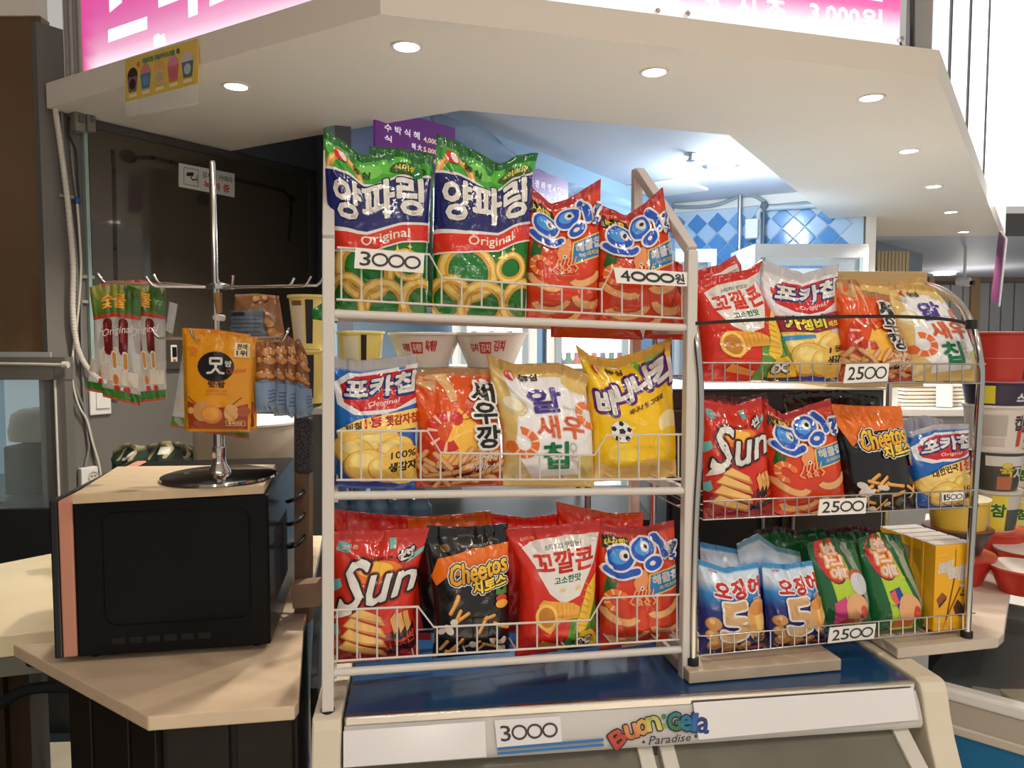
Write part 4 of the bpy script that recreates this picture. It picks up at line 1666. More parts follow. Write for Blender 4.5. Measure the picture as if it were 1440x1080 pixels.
# black side of the freezer bay between counter and freezer
m = MB()
q_ = [PZ(437, 1010, .8), PZ(448, 1010, .8), PZ(452, 870, .8), PZ(443, 870, .8)]
m.hexa([Vector((k.x, k.y, 0)) for k in q_], [Vector((k.x, k.y, ZT - .03)) for k in q_])
gp = m.build('filler_panel', BLACK_PL, None)
tag(gp, 'black upright filler panel between marble counter and freezer', 'panel')

# second marble table further left
t2 = empty('marble_table', PZ(30, 830, .86) - Zv * .86, 'pale marble table standing left behind the microwave', 'table')
poly = [PZ(x, y, .86) for x, y in ((-120, 905), (92, 884), (112, 770), (-100, 812))]
m = MB()
m.prism([p - Zv * .05 for p in poly], Zv * .05)
m.build('top', mat('pale_table', rgb(232, 216, 178), .2, var=(5, .5, rgb(214, 196, 160))), t2, bevel=.004)
m = MB()
m.prism([p - Zv * .09 for p in poly], Zv * .04)
m.build('apron', mat('apron_grey', rgb(96, 96, 86), .35), t2)
for k in range(4):
    p = poly[k].lerp((poly[0] + poly[2]) / 2, .8)
    m = MB()
    m.beam(Vector((p.x, p.y, 0)), Vector((p.x, p.y, .77)), .05, .05)
    m.build('leg', mat('leg_brown', rgb(60, 44, 26), .5), t2)
# bent black tubes of a chair by the cabinet
ch = empty('chair', PZ(40, 960, .5) - Zv * .5, 'black bent tube chair beside the cabinet, mostly out of view', 'chair')
for path in ([(-60, 985), (0, 942), (30, 932), (70, 930), (110, 935)], [(-60, 1025), (0, 990), (35, 971), (80, 966), (125, 968)]):
    m = MB()
    m.tube(catmull([P(x, y, 1.62 - .02 * i) for i, (x, y) in enumerate(path)], 6), .012, 10)
    m.build('tube', mat('chair_black', (.012, .016, .02), .35), ch, smooth=60)
for (x, y) in ((-50, 985), (-55, 1025)):
    p = P(x, y, 1.62)
    m = MB()
    m.tube([p, Vector((p.x, p.y, 0))], .012, 10)
    m.build('leg', mat('chair_black', (.012, .016, .02), .35), ch, smooth=60)

# ================================================================== MICROWAVE
M0, M1 = PZ(84, 926, ZT + .012), PZ(381, 906, ZT + .012)
md = (M1 - M0).normalized()
mb_ = Vector((-md.y, md.x, 0))
MH = 1.186 - ZT - .012
mw = empty('microwave', (M0 + M1) / 2 + mb_ * .22 - Zv * .012, 'black microwave with pink trim seen from its side on the marble counter', 'microwave')
L_ = (M1 - M0).length


def mbox(name, x0, x1, y0, y1, z0, z1, m_, bevel=0.0, parent=None):
    m = MB()
    o_ = M0
    b_ = [o_ + md * x0 + mb_ * y0, o_ + md * x1 + mb_ * y0, o_ + md * x1 + mb_ * y1, o_ + md * x0 + mb_ * y1]
    m.hexa([k + Zv * z0 for k in b_], [k + Zv * z1 for k in b_])
    return m.build(name, m_, parent or mw, bevel=bevel)


MW_BLACK = mat('microwave_black', (.005, .005, .0055), .3, spec=.14, bump=(250, .02))
mbox('body', .03, L_, 0, .45, 0, MH, MW_BLACK, .004)
mbox('door', -.008, .006, -.002, .452, .0, MH + .002, mat('mw_door', (.005, .005, .006), .2), .003)
mbox('pink_trim', .006, .03, -.001, .451, .001, MH + .001, mat('rose_trim', rgb(196, 134, 112), .4), .003)
# embossed side panel: rounded raised rim
w0, w1, h0, h1, r_ = .078, L_ - .035, .055, MH - .025, .022
pts = []
for (cx, cy, a0) in ((w1 - r_, h0 + r_, -90), (w1 - r_, h1 - r_, 0), (w0 + r_, h1 - r_, 90), (w0 + r_, h0 + r_, 180)):
    for k in range(7):
        t = radians(a0 + 15 * k)
        pts.append((cx + r_ * cos(t), cy + r_ * sin(t)))
m = MB()
pp = [M0 + md * x + Zv * y - mb_ * .0005 for x, y in pts]
m.tube(pp + [pp[0], pp[1]], .0016, 6, False)
m.build('embossed_rim', MW_BLACK, mw, smooth=60)
for k in range(6):
    mbox('vent_slot', .09 + k * .03, .112 + k * .03, -.0012, .001, .02, .032, mat('slot_black', (.002, .002, .002), .6))
for x in (.05, L_ - .03):
    for y in (.04, .41):
        m = MB()
        m.lathe(M0 + md * x + mb_ * y - Zv * .012, [(.012, 0), (.014, .012)], 12)
        m.build('foot', BLACK_RUB, mw, smooth=40)
m = MB()
for k in range(7):
    o_ = M1 + mb_ * (.08 + k * .03) + Zv * .06
    m.beam(o_, o_ + Zv * .14, .002, .014)
m.build('rear_grille', mat('grille', (.02, .02, .021), .4), mw)
m = MB()
pc = M1 + md * .03 + mb_ * .2
coil = [pc + Zv * (.27 - .002 * i) + md * (.018 * sin(i * .8)) + mb_ * (.05 * cos(i * .8)) - Zv * (.11 * (i / 26)) for i in range(26)]
m.tube(catmull(coil, 4), .0045, 6)
m.build('power_cord', BLACK_PL, mw, smooth=60)

# pale wooden board on the microwave
ZB = 1.204
poly = [PZ(x, y, ZB) for x, y in ((101, 696), (371, 682), (387, 653), (165, 656))]
m = MB()
m.prism([p - Zv * .0165 for p in poly], Zv * .0165)
bd = m.build('wooden_board', WOOD, None, bevel=.001)
tag(bd, 'pale wooden board lying on top of the black microwave', 'board')

# ================================================================== SPINNER STAND
sc_ = PZ(309, 672, ZB)
spin = empty('spinner_rack', sc_, 'chrome revolving hook stand with round base on the wooden board', 'display stand')
m = MB()
m.lathe(sc_, [(.104, 0.0), (.109, .003), (.108, .007), (.098, .0095), (.02, .011)], 48)
m.build('base', mat('polished_steel', (.36, .35, .33), .1, metal=1), spin, smooth=35)
m = MB()
m.lathe(sc_ + Zv * .0105, [(.022, 0), (.021, .006), (.014, .018), (.0115, .03), (.0125, .034), (.0125, .05), (.0105, .052), (.0105, .2), (.0075, .202), (.0075, .37)], 20)
m.build('lower_pole', CHROME, spin, smooth=35)
ztop = P(309, 230, sc_.y).z
m = MB()
m.lathe(sc_ + Zv * .36, [(.0062, 0), (.0062, ztop - sc_.z - .36), (.004, ztop - sc_.z - .355)], 14)
m.build('upper_pole', CHROME, spin, smooth=35)


def hooks(level_y, tips, hubr):
    c_ = P(309, level_y, sc_.y)
    m = MB()
    m.lathe(c_ - Zv * .004, [(hubr, 0), (hubr, .008), (.008, .014)], 18)
    m.build('hub', CHROME, spin, smooth=35)
    out = []
    for (ang, L, dz) in tips:
        d_ = Vector((cos(radians(ang)), sin(radians(ang)), 0))
        e_ = c_ + d_ * L + Zv * dz
        m = MB()
        m.tube(catmull([c_ + d_ * hubr * .7, c_ + d_ * (L - .022) + Zv * dz, e_ + Zv * .002, e_ + d_ * .012 + Zv * .018], 5), .0028, 8)
        m.build('hook', CHROME, spin, smooth=60)
        out.append(e_)
    return out


hk1 = hooks(404, [(0, .19, .003), (-12, .18, .0), (52, .16, .01), (112, .16, .008), (170, .13, .008), (193, .12, .0), (182, .22, .008), (-60, .13, -.006)], .026)
hk2 = hooks(477, [(-2, .125, .004), (-22, .15, -.004), (180, .12, .002), (-90, .12, 0)], .012)
m = MB()
m.tube([P(306, 412, sc_.y - .012), P(308, 440, sc_.y - .014)], [.009, .006], 8)
m.build('wood_wedge', mat('wedge_wood', rgb(150, 110, 70), .6), spin, smooth=50)
m = MB()
m.lathe(P(308, 447, sc_.y) - Zv * .006, [(.010, 0), (.012, .004), (.012, .01), (.009, .012)], 12)
m.build('string_knot', WHITE_PL, spin, smooth=50)

# ================================================================== LEFT WALL FIXTURES
def wp(x, y, out=.0):
    return WP.at(x, y) + wn * out


def cable(name, pix, r, m_, label, cat='cable', out=.02, seg=8, ribs=False):
    pts = catmull([wp(x, y, out) for x, y in pix], 8)
    m = MB()
    if ribs:
        dense = []
        for i in range(len(pts) - 1):
            for k in range(6):
                dense.append(pts[i].lerp(pts[i + 1], k / 6))
        m.tube(dense, [r * (1.0 if (i % 4) < 2 else .88) for i in range(len(dense))], 10)
    else:
        m.tube(pts, r, seg)
    o = m.build(name, m_, None, smooth=60)
    tag(o, label, cat, 'cables on the partition')
    return o


CW = mat('conduit_white', rgb(214, 208, 196), .5)
CG = mat('cable_grey', rgb(128, 126, 122), .5)
cable('corrugated_conduit', [(72, 155), (80, 210), (90, 290), (97, 370), (97, 440), (104, 490), (118, 518), (138, 536), (165, 548)], .0105, CW, 'thick white corrugated conduit curving down the partition', 'conduit', .03, ribs=True)
cable('cable', [(104, 280), (108, 330), (110, 380), (106, 440), (98, 505), (97, 530), (106, 568), (118, 590), (126, 620), (136, 655), (140, 690)], .0045, CW, 'thin white cable with blue connector running down to the socket', 'cable', .02)
cable('cable', [(84, 155), (90, 250), (104, 350), (106, 430), (101, 510), (104, 545), (116, 575), (126, 610), (134, 650), (137, 690)], .006, CG, 'thick grey cable behind the corrugated conduit', 'cable', .012)
cable('cable', [(95, 165), (101, 240), (108, 300), (112, 400), (113, 470), (115, 540), (121, 610), (123, 630), (118, 655)], .005, CG, 'thin grey cable beside the glass edge', 'cable', .01)
cable('cable', [(93, 165), (92, 185), (97, 200), (103, 215), (105, 250), (107, 278)], .004, BLACK_PL, 'black wires hanging under the breaker box', 'cable', .02)
m = MB()
m.lathe(wp(105, 283, .02) - Zv * .012, [(.007, 0), (.012, .008), (.012, .016), (.007, .024)], 10)
tag(m.build('connector', mat('blue_connector', rgb(36, 84, 150), .4), None, smooth=40), 'small blue cable connector on the white cable', 'connector')
# white cable running along the rail of the far left wall
m = MB()
m.tube([P(-20, 511, Y2 - .03), P(40, 512, Y2 - .03), P(86, 513, Y2 - .03)], .0055, 8)
m.tube([P(88, 513, Y2 - .03), P(96, 513, Y2 - .03)], .012, 8)
o = m.build('cable', CW, None, smooth=60)
tag(o, 'white cable running level along the rail to a junction', 'cable', 'cables on the partition')


def wall_box(x0, x1, y0, y1, th, name, m_, parent, out=0.0, bevel=.004):
    q_ = [wp(x0, y1), wp(x1, y1), wp(x1, y0), wp(x0, y0)]
    z0, z1 = (q_[0].z + q_[1].z) / 2, (q_[2].z + q_[3].z) / 2
    a_, b_ = q_[0], q_[1]
    m = MB()
    bb = [Vector((a_.x, a_.y, z0)) + wn * out, Vector((b_.x, b_.y, z0)) + wn * out, Vector((b_.x, b_.y, z1)) + wn * out, Vector((a_.x, a_.y, z1)) + wn * out]
    m.hexa(bb, [k + wn * th for k in bb])
    return m.build(name, m_, parent, bevel=bevel)


e = empty('light_switch', wp(140, 585), 'white light switch below the hanging sausage packets', 'switch')
wall_box(125, 155, 548, 583, .012, 'plate', WHITE_PL, e)
wall_box(133, 152, 550, 574, .006, 'rocker', WHITE_PL, e, .012, .002)
e = empty('power_socket', wp(122, 690), 'white double power socket beside the wooden board', 'socket')
wall_box(110, 134, 656, 700, .03, 'plate', WHITE_PL, e)
for y in (668, 688):
    c_ = wp(125, y, .031)
    m = MB()
    m.lathe(c_, [(.016, 0.0), (.019, .004), (.016, .004), (.013, .001)], 20, True, True, axis=wn)
    m.build('outlet', mat('outlet_ivory', rgb(206, 200, 188), .4), e, smooth=40)
    for dx in (-.006, .006):
        m = MB()
        m.lathe(c_ + wd * dx, [(.0022, .0), (.0022, .005)], 8, axis=wn)
        m.build('pin_hole', BLACK_PL, e)
e = empty('remote_holder', wp(243, 520), 'small white wall remote behind the chestnut pouch', 'remote')
wall_box(239, 248, 485, 515, .012, 'case', WHITE_PL, e)
wall_box(240, 246, 488, 502, .003, 'screen', BLACK_PL, e, .012, .001)
wall_box(241, 245, 505, 510, .003, 'button', mat('red_button', rgb(200, 70, 50), .4), e, .012, .001)
e = empty('breaker_box', wp(110, 190), 'grey double breaker switch under the canopy corner', 'breaker')
for (x0, x1) in ((95, 110), (112, 124)):
    wall_box(x0, x1, 160, 188, .05, 'breaker', mat('breaker_grey', rgb(130, 126, 118), .5), e, .01, .004)
    wall_box(x0 + 4, x1 - 4, 166, 176, .008, 'toggle', mat('toggle_grey', rgb(96, 94, 90), .5), e, .06, .002)
for (x, y) in ((82, 275), (112, 389), (108, 424)):
    c_ = wp(x, y, .005)
    m = MB()
    m.beam(c_, c_ + wd * .05, .012, .012)
    tag(m.build('cable_clip', mat('clip_grey', rgb(160, 156, 150), .5), None), 'small pale clip holding the cables to the partition', 'clip', 'cable clips')

# cream drum and green bag on the back of the counter
c_ = P(349, 620, 2.10)
drum = empty('drum', (c_.x, c_.y, ZT), 'wide cream round drum standing behind the chrome hook stand', 'drum')
zt_ = P(349, 592, 2.10).z
m = MB()
m.lathe((c_.x, c_.y, ZT), [(.135, 0), (.143, .01), (.143, zt_ - ZT)], 36, True, False)
m.build('body', mat('drum_cream', rgb(186, 174, 156), .38), drum, smooth=40)
m = MB()
m.lathe((c_.x, c_.y, zt_ - .004), [(.146, 0), (.146, .006), (.12, .012), (.03, .014)], 36)
m.build('lid', WHITE_PL, drum, smooth=40)

# post with a speckled cloth between stand and rack
pp_ = [P(x, y, 1.62) for x, y in ((427, 850), (427, 590))]
e = empty('wooden_post', (pp_[0].x, pp_[0].y, ZT), 'brown wooden post with speckled black cloth beside the rack', 'post')
m = MB()
m.beam(Vector((pp_[0].x, pp_[0].y, ZT - .02)), pp_[1] + Zv * .02, .032, .032)
m.build('post', mat('post_wood', rgb(128, 104, 82), .55, var=(14, .6, rgb(110, 88, 68), (1, 1, .15))), e)
m = MB()
m.beam(P(428, 665, 1.6), P(428, 586, 1.6), .038, .03)
m.build('cloth', mat('speckled_cloth', (.012, .012, .016), .8, var=(300, .3, (.09, .09, .10))), e, bevel=.008)
m = MB()
m.beam(P(414, 835, 1.57), P(450, 832, 1.57), .04, .05)
m.build('bracket', mat('post_wood2', rgb(140, 116, 94), .55), e)
m = MB()
m.beam(P(395, 578, 1.66), P(470, 575, 1.66), .10, .012)
m.build('shelf', STEEL, e)

# ================================================================== SNACK BAGS
C = rgb
WHT, BLK, YEL = C(226, 222, 217), C(20, 18, 20), C(246, 206, 40)
TAN, TAN2, TAN3 = C(222, 172, 100), C(196, 138, 70), C(240, 206, 146)


def stick(p, x, y, L, ang, w, c1=TAN, c2=TAN2):
    A = p.s.asp
    dx, dy = cos(radians(ang)) * L / 2, sin(radians(ang)) * L / 2 / A
    p.line([(x - dx, y - dy - .004), (x + dx, y + dy - .004)], w * 1.15, c2)
    p.line([(x - dx, y - dy), (x + dx, y + dy)], w * .75, c1)


def chip(p, x, y, r, rot=0.0, c1=C(240, 200, 96), c2=C(216, 160, 56), k=.7):
    p.ell(x, y - .008, r, c2, rv=r * k, rot=rot)
    p.ell(x, y, r * .93, c1, rv=r * k * .9, rot=rot)
    p.ell(x - r * .2, y + r * .12, r * .5, C(250, 224, 140), rv=r * k * .4, rot=rot)


def shrimp(p, x, y, r, rot=0.0, c=C(230, 90, 50)):
    a = math.degrees(rot)
    p.ring(x, y, r, r, r * .5, c, a0=a, a1=a + 250, n=20)
    for k in range(5):
        t = a + 25 + 45 * k
        p.ring(x, y, r, r, r * .5, C(250, 196, 160), a0=t, a1=t + 10, n=2)
    p.ell(x + r * .8 * cos(rot), y + r * .8 * sin(rot) / p.s.asp, r * .34, c)


def nut(p, x, y, r, c=C(206, 150, 86)):
    p.ell(x, y - .006, r, C(160, 104, 50), rv=r * .85)
    p.ell(x, y, r * .93, c, rv=r * .8)
    p.ell(x - r * .25, y + r * .2, r * .4, C(232, 188, 124), rv=r * .3)


def art_onion(p):
    g1, g2 = C(96, 190, 70), C(30, 120, 40)
    p.poly([(.0, .72), (.5, .76), (1, .82), (1, .95), (0, .95)], C(70, 165, 60))
    p.ell(.7, .9, .2, g1, rv=.09).ell(.45, .88, .12, C(120, 200, 90), rv=.08)
    p.ring(.2, .79, .2, .22, .065, C(226, 160, 84), a0=0, a1=360)
    p.ring(.2, .79, .185, .205, .02, C(246, 200, 130))
    for (x, y, r, w) in ((.34, .26, .31, .105), (.16, .1, .24, .09), (.52, .07, .27, .10), (.94, .1, .25, .10), (.78, .3, .17, .07)):
        p.ring(x, y, r, r * .95, w, C(214, 160, 60)).ring(x, y, r - w * .2, r * .95 - w * .2, w * .45, C(244, 212, 118))
    p.poly([(-.02, .46), (.3, .475), (.7, .525), (1.02, .575), (1.02, .885), (.75, .84), (.5, .79), (.25, .82), (-.02, .8)], WHT)
    p.poly([(-.02, .475), (.3, .49), (.7, .54), (1.02, .59), (1.02, .87), (.75, .825), (.5, .775), (.25, .805), (-.02, .785)], C(30, 36, 104))
    p.poly([(-.02, .335), (.3, .36), (.7, .42), (1.02, .47), (1.02, .585), (.7, .535), (.3, .48), (-.02, .46)], WHT)
    p.poly([(-.02, .345), (.3, .37), (.7, .43), (1.02, .48), (1.02, .575), (.7, .525), (.3, .47), (-.02, .45)], C(214, 50, 34))
    p.text('양파링', [(.08, .53), (.93, .615), (.93, .845), (.08, .755)], WHT, bold=.024, out=[(.034, C(20, 24, 70))])
    p.text('Original', [(.33, .395), (.80, .45), (.80, .52), (.33, .465)], C(246, 232, 214), bold=.004)
    for (x, y, r) in ((.68, .37, .05), (.8, .41, .026)):
        p.poly([(x, y + r), (x + r * .25, y + r * .25), (x + r, y), (x + r * .25, y - r * .25), (x, y - r), (x - r * .25, y - r * .25), (x - r, y), (x - r * .25, y + r * .25)], C(240, 220, 110))
    p.ell(.16, .90, .07, C(216, 40, 34), rv=.055, rot=-.4).ell(.18, .90, .03, WHT, rv=.05, rot=.5)
    p.text('농심', [(.28, .86), (.45, .83), (.46, .875), (.29, .905)], C(20, 60, 26), bold=.005)
    p.ell(.8, .885, .17, C(60, 84, 30), rv=.062, rot=.12)
    p.text('식이섬유', [(.68, .865), (.93, .885), (.93, .92), (.68, .898)], C(226, 220, 90), bold=.004)


def art_squid(p):
    p.poly([(.54, .44), (1.02, .47), (1.02, .64), (.58, .622)], C(240, 200, 70))
    p.poly([(.56, .455), (1.02, .48), (1.02, .63), (.6, .612)], C(36, 120, 184))
    p.text('해물칩', [(.62, .53), (.98, .54), (.98, .61), (.62, .605)], WHT, bold=.012)
    p.text('오리지널', [(.7, .485), (.97, .492), (.97, .522), (.7, .515)], C(240, 214, 90), bold=.003)
    p.poly([(.03, .5), (.1, .66), (.13, .55), (.2, .6), (.14, .46), (.06, .42)], C(40, 96, 40))
    for (x, y, r, rot) in ((.22, .3, .24, -.3), (.76, .33, .24, .2), (.3, .14, .26, .1), (.8, .17, .24, -.1), (.5, .05, .25, .2)):
        p.ring(x, y + .02, r, r * .62, .105, C(190, 104, 54), rot=rot, a0=190, a1=350, n=16)
        p.ring(x, y + .03, r, r * .62, .08, C(238, 176, 116), rot=rot, a0=192, a1=348, n=16)
    shrimp(p, .16, .42, .13, .6, C(236, 120, 50))
    p.poly([(.42, .62), (.55, .68), (.56, .58), (.52, .5), (.4, .49), (.37, .56)], C(232, 150, 96))
    for k in range(6):
        x = .36 + .045 * k
        p.line([(x + .03, .5), (x, .45), (x + (.05 if k % 2 else -.05), .41), (x + .01, .385)], .02, C(240, 160, 110))
    p.ell(.47, .515, .025, WHT).ell(.47, .515, .012, BLK)
    p.poly([(.02, .81), (.38, .84), (.36, .91), (.02, .91)], C(38, 40, 30))
    p.text('바삭함', [(.07, .825), (.33, .85), (.32, .9), (.06, .885)], C(236, 206, 60), bold=.007)
    blu, lb = C(28, 84, 190), C(70, 150, 226)
    def bar(pts, w):
        p.line(pts, w + .05, WHT)
        p.line(pts, w, blu)
    def disc(x, y, rx, ry, ex, ey):
        p.ell(x, y, rx + .025, WHT, rv=ry + .025, rot=.3)
        p.ell(x, y, rx, blu, rv=ry, rot=.3).ell(x - .01, y + .012, rx * .68, lb, rv=ry * .62, rot=.3)
        p.ell(ex, ey, .058, WHT).ell(ex + .006, ey - .004, .026, BLK)
    p.poly([(.03, .6), (.45, .62), (.72, .66), (.86, .72), (.86, .9), (.45, .9), (.1, .84)], WHT) if False else None
    bar([(.07, .655), (.14, .628), (.26, .622), (.43, .65)], .08)
    bar([(.70, .905), (.78, .84), (.80, .76)], .085)
    disc(.24, .752, .165, .135, .29, .775)
    disc(.53, .82, .15, .13, .55, .84)
    p.ell(.64, .705, .135, WHT, rv=.105, rot=.2).ell(.64, .705, .11, blu, rv=.08, rot=.2).ell(.63, .708, .042, WHT, rv=.028)
    p.text('?', [(.87, .71), (.98, .73), (.98, .84), (.87, .82)], C(30, 60, 140), bold=.016, out=[(.045, WHT)])
    p.ell(.92, .70, .02, blu)
    p.text('LOTTE', [(.05, .915), (.22, .92), (.22, .94), (.05, .935)], C(240, 180, 160), bold=.002)


def potato(kind):
    def art(p):
        p.poly([(0, .0), (1, .0), (1, .16), (.7, .12), (.3, .14), (0, .1)], C(20, 70, 160))
        p.poly([(.02, .80), (.2, .89), (1.02, .93), (1.02, .64), (.6, .575), (.25, .575), (.06, .64)], C(226, 226, 232))
        p.poly([(.1, .79), (.28, .87), (.98, .895), (1.0, .68), (.75, .61), (.33, .605), (.14, .66)], C(200, 34, 36))
        p.text('포카칩', [(.15, .695), (.97, .73), (.99, .875), (.18, .835)], WHT, bold=.022, out=[(.034, C(26, 44, 110))], shadow=(-.012, -.012, C(26, 44, 110)))
        p.text('Original', [(.42, .625), (.8, .645), (.8, .69), (.42, .67)], C(246, 214, 206), bold=.003, shear=.2)
        for (x, y, r, rot) in ((.5, .36, .3, .2), (.25, .3, .26, -.3), (.72, .3, .24, .4), (.4, .2, .28, .1), (.62, .17, .22, -.2)):
            chip(p, x, y, r, rot, C(244, 206, 104), C(214, 150, 50), .72)
        if kind == 'season':
            p.poly([(.05, .44), (.3, .54), (.7, .58), (1.02, .60), (1.02, .46), (.7, .45), (.35, .43), (.1, .34)], C(244, 204, 96))
            p.text('제철', [(.15, .43), (.34, .475), (.34, .53), (.15, .485)], C(60, 30, 20), bold=.006)
            p.text('1등', [(.38, .465), (.58, .49), (.58, .575), (.38, .55)], C(206, 40, 30), bold=.014)
            p.text('햇감자칩', [(.62, .485), (.99, .5), (.99, .57), (.62, .56)], C(196, 60, 30), bold=.01)
        elif kind == 'value':
            p.poly([(0, .40), (1.02, .46), (1.02, .60), (0, .54)], C(150, 30, 50))
            p.text('가성비', [(.15, .43), (.7, .465), (.7, .57), (.15, .535)], C(246, 224, 60), bold=.018, out=[(.034, C(60, 20, 20))])
            p.text('체크', [(.74, .465), (.9, .475), (.9, .52), (.74, .51)], C(246, 224, 60), bold=.006)
            p.poly([(.0, .36), (.5, .41), (.5, .38), (0, .32)], C(50, 150, 216))
        else:
            p.poly([(.05, .40), (.4, .52), (1.02, .63), (1.02, .46), (.7, .42), (.3, .36), (.1, .3)], C(244, 210, 120))
            p.text('대한민국', [(.22, .40), (.66, .47), (.66, .55), (.22, .48)], C(80, 44, 20), bold=.01)
            p.text('1등', [(.7, .45), (.98, .5), (.98, .62), (.7, .57)], C(206, 40, 30), bold=.018)
        p.ell(.82, .2, .25, C(240, 196, 90), rv=.24)
        p.text('100%' if kind != 'value' else '1등', [(.68, .24), (.97, .26), (.97, .31), (.68, .29)], C(70, 40, 16), bold=.006)
        p.text('생감자', [(.66, .15), (.98, .17), (.98, .23), (.66, .21)], C(60, 34, 14), bold=.012)
    return art


def art_shrimp(p):
    p.poly([(0, 0), (1, 0), (1, .2), (.5, .24), (0, .16)], C(170, 60, 30))
    p.poly([(.0, .9), (.25, .8), (.35, .95), (.0, .97)], C(206, 160, 110)).poly([(.3, .95), (.42, .7), (.5, .72), (.46, .95)], C(226, 176, 120))
    p.poly([(.2, .2), (.5, .66), (.75, .5), (.66, .2)], C(250, 190, 70))
    p.poly([(.0, .28), (.1, .56), (.22, .6), (.2, .28)], C(206, 60, 30))
    shrimp(p, .34, .47, .24, .9, C(206, 48, 36))
    p.line([(.5, .58), (.62, .66), (.72, .66)], .012, C(180, 40, 30)).line([(.5, .56), (.6, .57), (.7, .6)], .01, C(180, 40, 30))
    R = random.Random(3)
    for k in range(30):
        stick(p, R.uniform(.02, .92), R.uniform(.08, .29), R.uniform(.16, .26), R.uniform(-50, 60), .055, C(232, 176, 120), C(190, 124, 72))
    for (t, y0) in (('새', .70), ('우', .525), ('깡', .335)):
        p.text(t, [(.67, y0), (.93, y0 + .01), (.94, y0 + .18), (.68, y0 + .17)], BLK, bold=.02, out=[(.05, WHT)])
    p.text('고소하고', [(.62, .235), (.9, .24), (.9, .285), (.62, .28)], WHT, bold=.003, shear=.2).text('튀기지않은스낵', [(.56, .17), (.93, .175), (.93, .22), (.56, .215)], WHT, bold=.003, shear=.2)


def art_shrimpchip(p):
    p.poly([(.12, .88), (.85, .88), (1.02, .7), (1.02, .35), (.8, .12), (.3, .08), (.1, .3), (.2, .6)], C(236, 234, 236))
    p.ell(.18, .64, .13, C(214, 196, 150), rv=.1).ell(.17, .66, .1, C(238, 228, 200), rv=.07)
    p.ell(.9, .2, .14, C(206, 186, 110), rv=.12).ell(.1, .12, .14, C(220, 196, 140), rv=.1).ell(.85, .85, .14, C(226, 196, 120), rv=.07)
    shrimp(p, .2, .36, .16, 3.6, C(230, 110, 50))
    shrimp(p, .95, .62, .15, 1.2, C(232, 120, 60))
    p.text('알', [(.33, .6), (.66, .61), (.66, .79), (.33, .78)], C(72, 50, 140), bold=.018)
    p.text('새우', [(.36, .4), (.86, .405), (.86, .58), (.36, .57)], C(226, 98, 50), bold=.014)
    p.text('칩', [(.4, .17), (.66, .175), (.66, .37), (.4, .36)], C(16, 120, 70), bold=.018)
    p.text('Shrimp', [(.66, .62), (.88, .62), (.88, .65), (.66, .65)], C(190, 180, 176), bold=.001)
    p.text('CHIP', [(.68, .2), (.76, .2), (.76, .37), (.68, .37)], C(206, 196, 186), rot90=True, bold=.004)
    p.ell(.2, .885, .055, C(206, 30, 30), rv=.05).ell(.215, .885, .022, WHT, rv=.04, rot=.5)
    p.text('농심', [(.3, .85), (.47, .85), (.47, .905), (.3, .905)], C(40, 34, 30), bold=.006)


def art_banana(p):
    p.poly([(.55, .93), (1.02, .93), (1.02, .75), (.62, .82)], C(120, 170, 50))
    p.poly([(0, 0), (1.02, 0), (1.02, .12), (.6, .17), (.3, .1), (0, .16)], C(232, 190, 110))
    p.ell(.86, .42, .14, C(250, 230, 170), rv=.12).ell(.3, .22, .16, C(250, 214, 60), rv=.12).ell(.84, .26, .2, C(246, 200, 30), rv=.18)
    xs = [(.09, .50), (.30, .60), (.52, .665), (.74, .65)]
    for t, (x, y), (w, h) in zip('바나나킥', xs, ((.22, .2), (.22, .19), (.22, .18), (.24, .24))):
        p.text(t, [(x, y), (x + w, y + .05), (x + w - .01, y + h + .03), (x - .01, y + h - .02)], WHT, bold=.03, out=[(.065, C(90, 34, 110))])
    for t, (x, y), (w, h) in zip('바나나킥', xs, ((.22, .2), (.22, .19), (.22, .18), (.24, .24))):
        p.text(t, [(x, y), (x + w, y + .05), (x + w - .01, y + h + .03), (x - .01, y + h - .02)], WHT, bold=.03)
    p.text('바나나 맛 그대로', [(.42, .53), (.82, .6), (.82, .64), (.42, .57)], C(90, 50, 20), bold=.004)
    p.ell(.3, .40, .115, C(235, 235, 235)).ell(.3, .40, .04, BLK, n=5)
    for k in range(5):
        t = radians(90 + 72 * k)
        p.ell(.3 + .088 * cos(t), .40 + .088 * sin(t) / p.s.asp, .03, BLK, n=5)
    p.text('농심', [(.27, .86), (.44, .85), (.44, .89), (.27, .9)], C(50, 34, 20), bold=.005)
    p.ell(.17, .88, .05, C(206, 30, 30), rv=.045).ell(.185, .885, .02, WHT, rv=.036, rot=.5)


